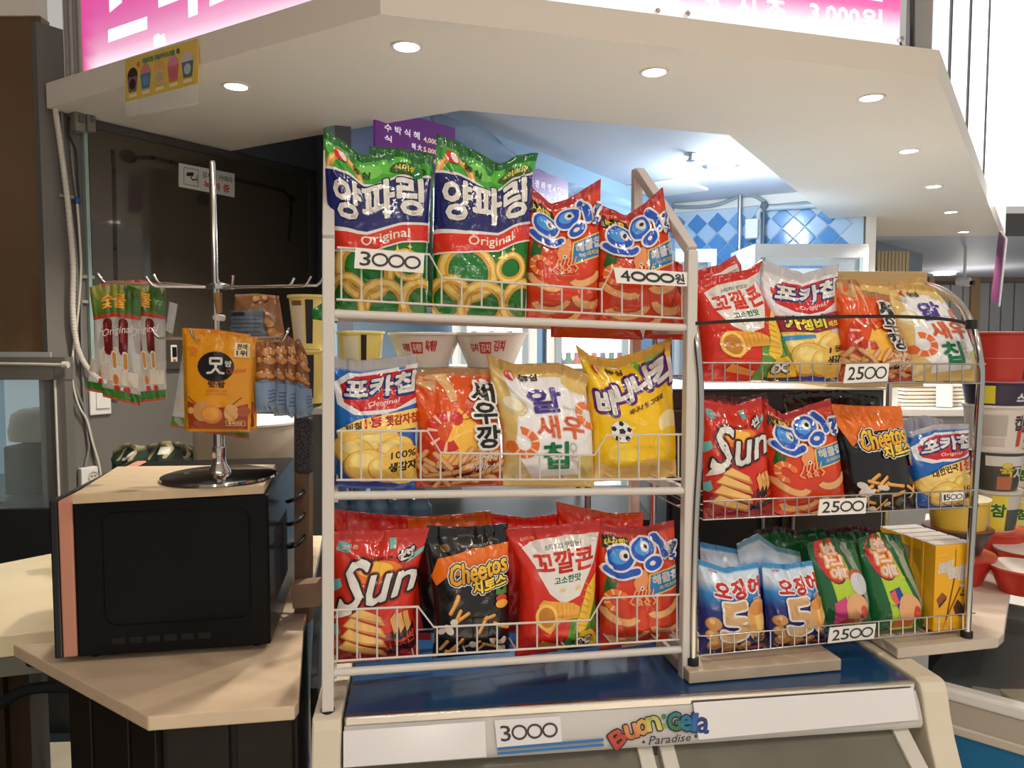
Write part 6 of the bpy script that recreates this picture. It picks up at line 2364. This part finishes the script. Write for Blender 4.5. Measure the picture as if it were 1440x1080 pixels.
def art_chestnut(p):
    br = C(150, 62, 28)
    p.poly([(.04, .03), (.96, .03), (.96, .3), (.8, .27), (.6, .26), (.4, .25), (.22, .27), (.04, .32)], br)
    p.ell(.27, .215, .14, C(206, 150, 90), rv=.15)
    p.ell(.42, .18, .165, C(214, 130, 50), rv=.135).ell(.41, .19, .13, C(232, 156, 70), rv=.1)
    p.ell(.72, .205, .11, C(216, 164, 100), rv=.13).ell(.9, .22, .09, C(170, 84, 40), rv=.08).ell(.1, .22, .05, C(226, 166, 90), rv=.05)
    p.line([(.74, .29), (.86, .36)], .014, C(110, 60, 20)).line([(.06, .36), (.18, .29)], .014, C(110, 60, 20))
    p.ell(.48, .67, .27, C(34, 30, 32), rv=.225)
    p.line([(.40, .755), (.56, .755), (.56, .70), (.40, .70), (.40, .755)], .035, WHT).ell(.48, .675, .022, WHT)
    p.line([(.48, .655), (.42, .61), (.36, .605)], .034, WHT).line([(.48, .655), (.54, .61), (.6, .605)], .034, WHT)
    p.text('밤', [(.62, .675), (.71, .675), (.71, .735), (.62, .735)], WHT, bold=.006)
    p.text('Chestnut', [(.64, .6), (.92, .63), (.92, .68), (.64, .65)], C(206, 80, 50), shear=.3)
    p.text('맛:밤', [(.38, .46), (.62, .46), (.62, .52), (.38, .52)], C(80, 36, 16), bold=.008)
    p.text('엄선된 밤을 그대로', [(.34, .415), (.66, .415), (.66, .435), (.34, .435)], C(150, 86, 30)).text('맛있게 구운 영양간식', [(.34, .38), (.66, .38), (.66, .40), (.34, .40)], C(150, 86, 30))
    p.rect(.74, .78, .96, .93, C(236, 214, 170))
    p.text('판매', [(.78, .86), (.92, .86), (.92, .915), (.78, .915)], C(90, 50, 20), bold=.006).text('1위', [(.78, .795), (.92, .795), (.92, .85), (.78, .85)], C(90, 50, 20), bold=.008)
    p.ell(.15, .83, .05, C(214, 120, 40), rv=.035).text('청정원', [(.1, .77), (.2, .77), (.2, .79), (.1, .79)], C(150, 70, 20))
    p.line([(.64, .075), (.92, .075), (.92, .125), (.64, .125), (.64, .075)], .008, C(236, 190, 120)).text('통째로밤', [(.67, .082), (.89, .082), (.89, .118), (.67, .118)], C(240, 196, 130), bold=.003)


for k, (top, bot, Y, lb_) in enumerate((
        ([(256, 461), (300, 463), (348, 470)], [(260, 604), (350, 606)], 1.425, 'orange chestnut pouch hanging third on the front hook, mostly hidden'),
        ([(268, 466), (310, 469), (362, 474)], [(272, 604), (361, 604)], 1.405, 'orange chestnut pouch just behind the foremost one'),
        ([(259, 469), (308, 470), (357, 474)], [(262, 607), (352, 608)], 1.385, 'orange chestnut pouch with black round emblem hanging foremost'))):
    s = BagSurf(top, bot, YP(Y), .009, None, None, 120 + k, .03, nu=18, nv=24, fill=.3, back=.5, wr=.4)
    o = s.body('chestnut_pouch', C(226, 150, 24), None, C(222, 140, 30))
    tag(o, lb_, 'snack pouch', 'packets on the hook stand')
    if k:
        p = Print(s, .0003)
        art_chestnut(p)
        for c_ in p.build(o, FILM):
            c_['kind'] = 'stuff'


def art_nuts(p):
    p.rect(0, .45, 1, 1, C(150, 92, 52))
    R = random.Random(4)
    for k in range(14):
        nut(p, R.uniform(.1, .9), R.uniform(.48, .95), R.uniform(.14, .22), C(206, 140, 84))
    p.poly([(0, 0), (1, 0), (1, .44), (.5, .4), (0, .46)], C(126, 150, 176))
    for k in range(4):
        p.line([(.8, .3 - .05 * k), (1, .32 - .05 * k)], .05, C(60, 84, 120))


for k, (top, bot, Y, lb_) in enumerate((
        ([(360, 482), (374, 478), (386, 484)], [(362, 580), (384, 578)], 1.40, 'blue footed peanut packet hanging next to the chestnut pouches'),
        ([(380, 480), (392, 474), (403, 482)], [(374, 574), (397, 585)], 1.44, 'blue footed peanut packet hanging second from the chestnut pouches'),
        ([(398, 478), (406, 472), (418, 482)], [(396, 578), (412, 588)], 1.46, 'blue footed peanut packet hanging third from the chestnut pouches'),
        ([(413, 482), (420, 474), (432, 500)], [(418, 588), (438, 584)], 1.47, 'blue footed peanut packet hanging outermost by the rack post'))):
    s = BagSurf(top, bot, YP(Y), .012, None, None, 130 + k, .05, nu=10, nv=18, fill=.2, back=.8, wr=.5)
    o = s.body('peanut_packet', C(120, 146, 174), None, C(150, 110, 80))
    tag(o, lb_, 'nut packet', 'packets on the hook stand')
    p = Print(s, .0003)
    art_nuts(p)
    for c_ in p.build(o, FILM):
        c_['kind'] = 'stuff'
s = BagSurf([(330, 414), (362, 413), (392, 416)], [(326, 482), (402, 482)], YP(1.56), .012, None, None, 140, .04, nu=14, nv=16, fill=.2, back=.5, wr=.5)
o = s.body('peanut_packet', C(150, 100, 64), None, C(190, 150, 110))
tag(o, 'wide peanut packet with grey label hanging behind the stand', 'nut packet', 'packets on the hook stand')
p = Print(s, .0003)
R = random.Random(9)
for k in range(26):
    nut(p, R.uniform(.02, .98), R.uniform(.05, .95), R.uniform(.06, .1), C(214, 158, 100))
p.poly([(.02, .0), (.7, .0), (.68, .66), (.02, .66)], C(104, 118, 134)).rect(.04, .54, .3, .62, C(40, 42, 48))
for k in range(5):
    p.rect(.06, .46 - .08 * k, .6, .48 - .08 * k, C(70, 82, 98))
for c_ in p.build(o, FILM):
    c_['kind'] = 'stuff'

# green shopping bag slumped behind the board
s = BagSurf([(158, 634), (178, 622), (200, 628), (232, 620), (262, 624), (276, 634)], [(152, 760), (280, 756)], YP(2.03), .045, None, None, 150, .03, nu=20, nv=20, fill=.1, wr=2.5)
o = s.body('shopping_bag', C(34, 58, 48), None, C(150, 140, 104), mat('cloth_print', (1, 1, 1), .6) if False else FILM)
tag(o, 'dark green and tan bag slumped behind the wooden board', 'bag')
p = Print(s, .0003)
for x in (.12, .28, .46, .66, .86):
    p.line([(x, 1), (x + .05, .93), (x + .02, .86)], .04, C(176, 164, 122))
p.rect(.6, .88, .7, .95, C(206, 206, 196)).line([(.3, .93), (.24, .86), (.2, .84)], .03, C(206, 206, 200))
for c_ in p.build(o, FILM):
    c_['kind'] = 'stuff'

# ================================================================== CUPS AND BOWLS
CUPW = mat('cup_white', C(226, 222, 214), .35)


def cup(name, c, r0, r1, h, body, lid, label, art=None, group='instant noodle cups', a=(-150, -30), cat='noodle cup', rim=.004):
    c = Vector(c)
    e = empty(name, c, label, cat, group)
    m = MB()
    m.lathe(c, [(r0, 0), (r0 + (r1 - r0) * .02, .004), (r1, h - .006), (r1 + rim, h - .005), (r1 + rim, h)], 28, True, False)
    m.build('cup', mat('cup_%d_%d_%d' % body, C(*body), .32), e, smooth=40)
    m = MB()
    m.lathe(c + Zv * (h - .0005), [(r1 + rim - .001, 0), (r1 + rim - .001, .0012), (r1 * .6, .002)], 28)
    m.build('lid', mat('lid_%d_%d_%d' % lid, C(*lid), .3), e, smooth=40)
    if art:
        s = CupSurf(c + Zv * .004, r0 + .0002, r1 - .0004, h - .012, radians(a[0]), radians(a[1]))
        p = Print(s, .0008)
        art(p)
        for k in p.build(e, PLASTICPRINT):
            k['kind'] = 'stuff'
    return e


def art_label(bands, texts=()):
    def f(p):
        for (u0, v0, u1, v1, c_) in bands:
            p.rect(u0, v0, u1, v1, C(*c_))
        for (t, q, c_, b) in texts:
            p.text(t, q, C(*c_), bold=b)
    return f


# stack beside the chrome rack
Yc = 1.97
xr_ = P(1399, 600, Yc).x
st_ = [
    ('noodle_bowl', .062, .078, .085, (196, 60, 40), (214, 70, 44), 'red instant noodle bowl at the foot of the cup stack', None),
    ('noodle_cup', .052, .066, .105, (214, 206, 190), (226, 222, 214), 'white noodle cup with green label second in the stack', art_label([(.2, 0, .5, 1, (232, 216, 80)), (.5, 0, .9, .6, (80, 90, 80))], [('참', (.22, .4, .48, .75), (20, 110, 60), .02)])),
    ('noodle_cup', .054, .068, .10, (70, 70, 64), (222, 220, 212), 'dark noodle cup with yellow brush letters in the stack', art_label([(.1, .7, .9, 1, (220, 216, 208)), (.3, .0, .6, .4, (190, 110, 70))], [('육', (.35, .4, .6, .8), (226, 196, 60), .02), ('지', (.62, .3, .85, .7), (226, 220, 214), .02)])),
    ('noodle_cup', .060, .074, .118, (222, 214, 204), (232, 226, 218), 'large white noodle cup with grey print under the purple bowl', art_label([(.0, .35, .42, .86, (186, 178, 168)), (.03, .1, .4, .3, (206, 190, 180)), (.62, .1, .72, .6, (206, 70, 50))], [('컵', (.55, .5, .68, .85), (60, 56, 60), .015), ('면', (.72, .45, .88, .8), (60, 56, 60), .015)])),
    ('noodle_bowl', .070, .079, .058, (54, 44, 66), (226, 190, 196), 'purple and yellow noodle bowl under the red bucket', art_label([(.0, 0, .22, 1, (222, 206, 60)), (.82, .55, 1, 1, (214, 206, 190))], [('스지', (.55, .1, .8, .6), (230, 226, 226), .02)])),
    ('noodle_bucket', .062, .080, .125, (184, 52, 40), (226, 200, 190), 'large red bucket on top of the cup stack', art_label([(.72, .0, .95, .28, (40, 30, 30)), (.05, .48, .7, .5, (222, 110, 90))], [('짬', (.84, .5, .98, .8), (40, 30, 30), .02)])),
]
zz = ZR
for (nm, r0, r1, h, bc, lc_, lb_, art) in st_:
    cup(nm, (xr_, Yc, zz), r0, r1, h, bc, lc_, lb_, art)
    zz += h + .0015
Yc2 = 2.22
x2 = P(1428, 600, Yc2).x
zz = ZR
for k, lb_ in enumerate(('lowest of the slim stack', 'second of the slim stack', 'third of the slim stack', 'fourth of the slim stack', 'topmost of the slim stack')):
    cup('noodle_cup', (x2, Yc2, zz), .042, .052, .112, [(222, 214, 120), (214, 206, 196), (226, 216, 96), (206, 196, 186), (224, 214, 100)][k], (206, 202, 196), 'slim noodle cup with green letters, ' + lb_,
        art_label([(.25, .5, .75, .95, (226, 210, 80)), (.3, .05, .8, .35, (216, 150, 90))], [('참', (.35, .55, .6, .85), (20, 100, 60), .03)]), 'slim noodle cups')
    zz += .114
Yc3 = 1.80
x3 = P(1348, 700, Yc3).x
zz = ZR
for k, (r0, r1, h, bc, lc_, lb_) in enumerate(((.055, .08, .07, (190, 50, 40), (206, 80, 60), 'red bowl with clear lid behind the yellow box'), (.05, .072, .06, (60, 46, 44), (120, 60, 50), 'dark bowl under the yellow noodle cup'),
                                             (.058, .066, .07, (222, 186, 70), (240, 230, 200), 'yellow noodle cup below the small potato chip bag'))):
    cup('noodle_bowl', (x3, Yc3, zz), r0, r1, h, bc, lc_, lb_)
    zz += h + .0015
for k, (px, Y, c_, lb_) in enumerate(((1408, 1.86, (216, 70, 44), 'low red bowl with clear lid on the marble counter'), (1402, 1.72, (206, 60, 40), 'red bowl standing nearest the counter edge'))):
    b_ = P(px, 760, Y)
    cup('noodle_bowl', (b_.x + .06, Y, ZR), .045, .065, .06, c_, (226, 214, 206), lb_, None, 'bowls at the counter edge')
m = MB()
ob = P(1452, 690, 2.5)
m.lathe((ob.x, 2.5, ZR), [(.07, 0), (.085, .02), (.075, .12), (.085, .14), (.07, .26), (.05, .34), (.03, .36)], 18)
o = m.build('snack_sack', mat('orange_sack', C(226, 104, 30), .4, bump=(30, .3)), None, smooth=50)
tag(o, 'bulging orange sack standing behind the slim noodle cups', 'sack')

# kitchen counter behind the white rack with bowls, cups and blue bottles
KCAB = mat('kitchen_cabinet', C(44, 42, 42), .45)
KTOP = mat('kitchen_steel_top', C(190, 188, 184), .35)
kb = empty('kitchen_counter', (-.05, 1.95, 0), 'dark kitchen counter behind the white rack', 'counter')
m = MB()
m.box((-.03, 2.06, 1.03 / 2), (.74, .42, 1.03))
m.build('cabinet', KCAB, kb)
m = MB()
m.box((-.03, 2.06, 1.0315), (.76, .44, .003))
m.build('top', mat('dark_top', C(40, 40, 42), .4), kb)
m = MB()
m.box((-.1, 2.02, 1.398), (.62, .3, .012))
m.build('shelf_board', mat('shelf_steel', C(170, 166, 160), .3), kb)
for x in (-.40, .19):
    for y in (1.88, 2.16):
        m = MB()
        m.tube([(x, y, 1.033), (x, y, 1.392)], .008, 8)
        m.build('shelf_leg', STEEL, kb, smooth=50)
for k, (px, lb_, tx) in enumerate(((598, 'white foam noodle bowl with red letters, beside the yellow cup', '육개장'), (690, 'white foam noodle bowl with red letters, beside the bright cooler', '김치'))):
    b_ = P(px, 500, 1.96)
    zt = P(px, 468, 1.96).z
    z0 = 1.405
    cup('noodle_bowl', (b_.x, 1.96, z0), .06, .092, zt - z0, (232, 228, 220), (226, 222, 214), lb_,
        art_label([(.35, .42, .52, .8, (206, 60, 40))], [(tx, (.37, .48, .5, .74), (236, 220, 214), .006), (tx, (.56, .5, .72, .85), (206, 60, 40), .008), (tx, (.2, .5, .32, .75), (206, 60, 40), .006)]), 'foam bowls behind the rack')
b_ = P(505, 490, 1.93)
cup('noodle_cup', (b_.x, 1.95, 1.405), .05, .058, .09, (232, 218, 130), (226, 222, 200), 'yellow noodle cup with black stripe on the kitchen shelf', art_label([(.2, .15, .55, .95, (226, 222, 206)), (.6, .1, .72, 1, (30, 28, 28))]), 'yellow noodle cups')
b_ = P(437, 560, 1.70)
zz = P(437, 573, 1.66).z + .008
for k, lb_ in enumerate(('yellow noodle cup with black stripe standing on the steel shelf', 'yellow noodle cup with black stripe stacked upon another beside the rack')):
    cup('noodle_cup', (b_.x, 1.69, zz), .030, .041, .118, (236, 220, 130), (232, 222, 180), lb_, art_label([(.1, .1, .5, .85, (226, 220, 196)), (.55, .08, .75, .98, (34, 32, 34)), (.15, .86, .45, .96, (120, 90, 70))],), 'yellow noodle cups')
    zz += .12
s = BagSurf([(438, 436), (456, 424), (476, 428)], [(440, 449), (474, 454)], RP(.05), .006, None, None, 160, .04, nu=8, nv=8)
o = s.body('snack_bag', C(26, 130, 50), None, C(24, 110, 44))
tag(o, 'corner of a green bag poking out beside the rack post', 'snack bag', G1)
BB = mat('blue_bottle', C(86, 126, 160), .3)
for k in range(5):
    b_ = P(478 + 28 * k, 715, 1.88)
    m = MB()
    m.lathe((b_.x, 1.88, 1.033), [(.03, 0), (.031, .02), (.03, .028), (.024, .034), (.024, .046), (.018, .05), (.0195, .056), (.016, .062), (.018, .068), (.014, .074), (.016, .08), (.012, .088)], 18)
    o = m.build('ribbed_bottle', BB, None, smooth=50)
    tag(o, 'blue ribbed bottle in the row on the kitchen counter', 'bottle', 'blue ribbed bottles')
m = MB()
m.box((P(600, 700, 2.1).x, 2.14, 1.10), (.2, .02, .13))
o = m.build('tray', mat('pale_tray', C(170, 205, 216), .4), None, bevel=.004)
tag(o, 'pale blue tray standing behind the ribbed bottles', 'tray')

# dark cabinet and cardboard box behind the chrome rack
kk = empty('kitchen_cabinet', (.72, 2.1, 0), 'dark cabinet behind the chrome rack carrying the cardboard box', 'cabinet')
m = MB()
m.box((.66, 2.12, .675), (.54, .46, 1.35))
m.build('body', KCAB, kk, bevel=.004)
m = MB()
m.box((.66, 2.12, 1.3515), (.55, .47, .003))
m.build('top', KTOP, kk)
for x in (.525, .80):
    m = MB()
    m.box((x, 1.882, .7), (.25, .016, 1.2))
    d_ = m.build('door', mat('cabinet_door', C(54, 50, 50), .4), kk, bevel=.003)
    m = MB()
    m.tube([(x + (.1 if x < .6 else -.1), 1.866, .9), (x + (.1 if x < .6 else -.1), 1.866, 1.05)], .005, 8)
    m.build('handle', STEEL, d_, smooth=50)
xa, xb = P(1160, 400, 1.95).x, P(1299, 400, 1.95).x
m = MB()
zt = P(1240, 381, 1.95).z
m.box(((.80 + .93) / 2, 2.06, 1.352 + (zt - 1.352) / 2), (.26, .2, zt - 1.352), .06)
o = m.build('cardboard_box', mat('cardboard', C(186, 158, 112), .7, bump=(40, .06)), None, bevel=.002)
o.location.x = (P(1170, 400, 1.95).x + xb) / 2
tag(o, 'brown cardboard box behind the gold bags', 'box')

# kitchen worktop with white trays
kw = empty('worktop', (1.6, 3.4, 0), 'white kitchen worktop seen between the tiers of the chrome rack', 'counter')
m = MB()
m.box((1.62, 3.4, .58), (.9, .6, 1.16))
m.build('cabinet', mat('worktop_grey', C(150, 150, 150), .4), kw)
m = MB()
m.box((1.62, 3.39, 1.175), (.94, .64, .03))
m.build('top', mat('worktop_white', C(226, 224, 220), .3), kw, bevel=.003)
for k in range(6):
    m = MB()
    m.box((P(1296, 560, 3.3).x, 3.32, 1.198 + .016 * k), (.30 - .004 * k, .3, .013))
    o = m.build('tray', mat('tray_white', C(232, 226, 214), .35), None, bevel=.004)
    tag(o, 'white tray in the flat stack on the worktop', 'tray', 'white trays')
b_ = P(1246, 570, 3.15)
m = MB()
m.box((b_.x, 3.15, 1.255), (.075, .05, .13))
o = m.build('control_unit', WHITE_PL, None, bevel=.004)
tag(o, 'small white control unit with two dials', 'control unit')
for dx in (-.014, .014):
    m = MB()
    m.lathe((b_.x + dx, 3.125, 1.29), [(.011, 0), (.011, .004)], 14, axis=(0, -1, 0))
    k_ = m.build('dial', mat('dial_grey', C(110, 112, 110), .3), o, smooth=30)
    k_.parent = o
b_ = P(1331, 585, 3.12)
m = MB()
m.beam((b_.x - .01, 3.12, 1.192), (b_.x + .01, 3.16, 1.31), .06, .02)
o = m.build('card_terminal', WHITE_PL, None, bevel=.005)
tag(o, 'white card terminal leaning beside the tray stack', 'terminal')

# ================================================================== COOLERS AND PIPES IN THE KITCHEN
GLOW = mat('cooler_glow', (.9, .95, 1), .4, emit=((.85, .94, 1.0), 1.7))
CGL = mat('cooler_glass', (.9, .95, .96), .03, alpha=.12)
WFRAME = mat('cooler_white', C(222, 228, 232), .35)


def cooler(x0, x1, y0, dep, h, label, bottles=True, shelf_z=(.5, .9, 1.3), glow=GLOW):
    e = empty('upright_cooler', ((x0 + x1) / 2, y0 + dep / 2, 0), label, 'cooler')
    w = x1 - x0
    t = .035
    m = MB()
    m.box((x0 + t / 2, y0 + dep / 2, h / 2), (t, dep, h))
    m.box((x1 - t / 2, y0 + dep / 2, h / 2), (t, dep, h))
    m.box(((x0 + x1) / 2, y0 + dep / 2, h - .04), (w - 2 * t, dep, .08))
    m.box(((x0 + x1) / 2, y0 + dep / 2, .06), (w - 2 * t, dep, .12))
    m.build('cabinet', WFRAME, e)
    m = MB()
    m.box(((x0 + x1) / 2, y0 + dep - .01, h / 2), (w - 2 * t, .02, h - .2))
    m.build('lit_back', glow, e)
    for z_ in shelf_z:
        m = MB()
        m.box(((x0 + x1) / 2, y0 + dep / 2, z_), (w - 2 * t, dep - .06, .012))
        m.build('shelf', WFRAME, e)
    m = MB()
    m.box(((x0 + x1) / 2, y0 + .01, h / 2 + .02), (w - 2 * t, .008, h - .22))
    m.build('glass_door', CGL, e)
    for xx in (x0 + t + .012, x1 - t - .012):
        m = MB()
        m.box((xx, y0 - .004, h / 2 + .02), (.024, .02, h - .2))
        m.build('door_frame', mat('door_grey', C(150, 166, 176), .3), e)
    return e


cooler(-.24, .10, 3.05, .5, 1.8, 'bright upright drinks cooler seen above the cream shrimp chip bag', shelf_z=(.5, .9, 1.30))
cooler(.14, .50, 3.05, .5, 1.8, 'bright upright drinks cooler seen above the yellow banana bag', shelf_z=(.5, .9, 1.30))
R = random.Random(2)
for k in range(12):
    x = (-.16 + .075 * k) if k < 4 else (.2 + .036 * (k - 4))
    h_ = .2 if k < 4 else .11
    m = MB()
    m.lathe((x, 3.18, 1.307), [(.022, 0), (.024, .01), (.024, h_ * .62), (.011, h_ * .8), (.011, h_)], 12)
    cc = R.choice([(40, 60, 110), (60, 50, 60), (90, 110, 140)]) if k < 4 else [(60, 80, 170), (40, 130, 90), (200, 60, 80), (190, 70, 90), (210, 90, 60), (60, 80, 170), (40, 130, 90), (200, 60, 80)][k - 4]
    o = m.build('drink_bottle', mat('drink_%d_%d_%d' % cc, C(*cc), .2), None, smooth=50)
    tag(o, 'small drink bottle standing in the lit cooler', 'bottle', 'bottles in the coolers')
PG = mat('cooler_pale', (.8, .9, .95), .3, emit=((.75, .88, .96), .55))
a_ = PZ(1062, 345, 2.05)
cooler(P(1062, 345, 4.5).x, P(1222, 345, 4.5).x, 4.5, .5, P(1100, 343, 4.5).z, 'large white framed display cooler against the tiled wall', shelf_z=(1.0, 1.6), glow=PG)
cooler(P(950, 345, 4.7).x, P(1008, 345, 4.7).x, 4.7, .4, P(990, 350, 4.7).z, 'narrow white framed display cooler beside the steel pole', shelf_z=(1.0, 1.6), glow=PG)
# pipes on the tiled wall
tp = lambda x, y, out=.05: TP.at(x, y) + tn * out
m = MB()
m.tube([tp(1047, 274, .12), Vector((tp(1047, 274, .12).x, tp(1047, 274, .12).y, 1.2))], .016, 10)
o = m.build('pole', STEEL, None, smooth=50)
tag(o, 'thin steel pole rising to the kitchen ceiling', 'pole')
m = MB()
m.tube(catmull([tp(1069, 345), tp(1069, 312), tp(1069, 300), tp(1076, 295), tp(1100, 293), tp(1150, 290)], 5), .02, 10)
o = m.build('pipe', mat('pipe_white', C(190, 200, 206), .4), None, smooth=50)
tag(o, 'white water pipe running along the blue tiles', 'pipe')
m = MB()
m.tube([tp(1076, 350, .07), tp(1078, 287, .07)], .012, 10)
m.lathe(tp(1078, 296, .07), [(.02, 0), (.03, .02), (.02, .05)], 10)
o = m.build('pipe', mat('pipe_dark', C(96, 104, 110), .4), None, smooth=50)
tag(o, 'dark vertical pipe with valve on the blue tiles', 'pipe')
m = MB()
c_ = tp(1062, 324, .08)
m.box(c_, (.09, .07, .14), yaw)
o = m.build('junction_box', WHITE_PL, None, bevel=.008)
tag(o, 'small white junction box on the blue tiles', 'junction box')
m = MB()
m.tube(catmull([tp(938, 291, .06), tp(975, 293, .06), tp(1010, 290, .06), tp(1040, 279, .06), tp(1062, 277, .06), tp(1079, 286, .06)], 6), .014, 8)
o = m.build('conduit', mat('conduit_grey', C(150, 158, 164), .5), None, smooth=50)
tag(o, 'grey conduit sagging along the top of the tiles', 'conduit')

# ================================================================== BEYOND THE COUNTER, RIGHT
Yf = 10.4
FX = lambda px, y=400: P(px, y, Yf).x
FZ_ = lambda y: P(1380, y, Yf).z
zc_ = FZ_(390)
mk_ = mk('ceiling_far', [(2.9, 6.2, zc_), (12, 6.2, zc_), (12, Yf + .2, zc_), (2.9, Yf + .2, zc_)], [(3, 2, 1, 0)], mat('far_ceiling', C(206, 210, 222), .6))
tag(mk_, 'pale ceiling of the hall beyond the counter', kind='structure')
wf = empty('wall_back', (6, Yf, 0), 'brown framed shopfront wall far behind the counter', kind='structure')
fbox('wall', 2.5, 12, 0, zc_, mat('far_wall', C(120, 108, 96), .5), wf, Yf, .1)
for k, (p0, p1) in enumerate(((1312, 1334), (1336, 1352), (1354, 1362), (1376, 1390), (1392, 1406), (1408, 1424), (1426, 1440), (1442, 1470))):
    fbox('panel', FX(p0), FX(p1), .1, zc_ - .08, mat('far_pane', C(150, 152, 152), .2), wf, Yf - .03, .04)
fbox('door_post', FX(1363), FX(1375), 0, zc_, mat('far_wood', C(150, 120, 84), .5), wf, Yf - .06, .1)
fbox('door_post', FX(1304), FX(1311), 0, zc_, mat('far_wood', C(150, 120, 84), .5), wf, Yf - .06, .1)
fbox('header', FX(1311), FX(1363), FZ_(401), FZ_(397), mat('far_wood_dark', C(84, 62, 44), .5), wf, Yf - .05, .08)
# white column and wood slats beside the tiled wall
m = MB()
cA, cB = P(1216, 400, 5.2), P(1230, 400, 5.2)
m.box(((cA.x + cB.x) / 2, 5.25, 1.25), (cB.x - cA.x, .1, 2.5))
o = m.build('column', WHITE_PAINT, None)
tag(o, 'narrow white column at the end of the tiled wall', 'column')
sl = empty('slat_screen', (P(1254, 400, 6.4).x, 6.4, 0), 'pale vertical slat screen behind the cardboard box', 'screen')
for k in range(9):
    x = P(1234 + 5 * k, 400, 6.4).x
    m = MB()
    m.box((x, 6.4, 1.1), (.024, .03, 2.2))
    m.build('slat', mat('slat_wood', C(196, 178, 140), .5), sl)
vwall('wall_passage', Vector((P(1232, 400, 6.5).x, 6.5, 0)), Vector((P(1296, 400, 7.5).x, 7.5, 0)), mat('passage_wall', C(160, 170, 186), .6), 0, zc_)[0]['kind'] = 'structure'
# back stop so that the kiosk interior closes behind the slats
bw = fbox('wall_rear', -6, 12, 0, 3.2, mat('rear_wall', C(96, 92, 88), .6), None, Yf + .25, .1)
bw['kind'] = 'structure'
# lamp and camera on the far ceiling
m = MB()
c_ = P(1328, 388, 9.6)
m.lathe((c_.x, 9.6, zc_ - .03), [(.12, 0), (.13, .028)], 20)
o = m.build('ceiling_lamp', LAMP_GLOW, None, smooth=40)
tag(o, 'flat round lamp on the far hall ceiling', 'lamp')
lamp('far_lamp', 'POINT', (c_.x, 9.0, zc_ - .5), 14, (1, .95, .88), .1)
e = empty('security_camera', (P(1357, 396, 7.0).x, 7.0, zc_ - .1), 'small white security camera under the far ceiling', 'camera')
c_ = P(1356, 396, 7.0)
m = MB()
m.lathe(c_, [(.0, -.06), (.04, -.05), (.045, .0), (.04, .06), (.0, .07)], 14, axis=(-.5, .8, .1))
m.build('body', WHITE_PL, e, smooth=60)
m = MB()
m.lathe(c_ + Vector((.03, -.05, -.015)), [(.02, 0), (.022, .03)], 12, axis=(.5, -.8, -.1))
m.build('lens', BLACK_PL, e, smooth=40)
m = MB()
m.tube([c_, Vector((c_.x, c_.y, zc_))], .012, 8)
m.build('bracket', WHITE_PL, e, smooth=50)
# hanging purple pennant under the canopy's right wing
Yh = 5.6
q_ = [P(1396, 420, Yh + .12), P(1405, 430, Yh - .05), P(1415, 336, Yh - .05), P(1407, 326, Yh + .12)]
e = empty('hanging_sign', (q_[0] + q_[1]) / 2, 'narrow purple sign hanging under the right wing of the canopy', 'sign')
nn = (q_[1] - q_[0]).cross(q_[3] - q_[0]).normalized()
if nn.y > 0:
    nn = -nn
m = MB()
m.hexa(q_, [k - nn * .012 for k in q_])
m.build('board', mat('pennant_purple', C(120, 60, 100), .25), e)
m = MB()
for i in range(4):
    m.beam(q_[i], q_[(i + 1) % 4], .012, .014)
m.build('edging', WHITE_PL, e)
m = MB()
tp_ = (q_[2] + q_[3]) / 2
m.tube([tp_, Vector((tp_.x, tp_.y, ZS))], .004, 6)
m.build('cord', WHITE_PL, e)

# the helper text object is no longer needed
bpy.data.objects.remove(_fo)
bpy.data.curves.remove(_fc)
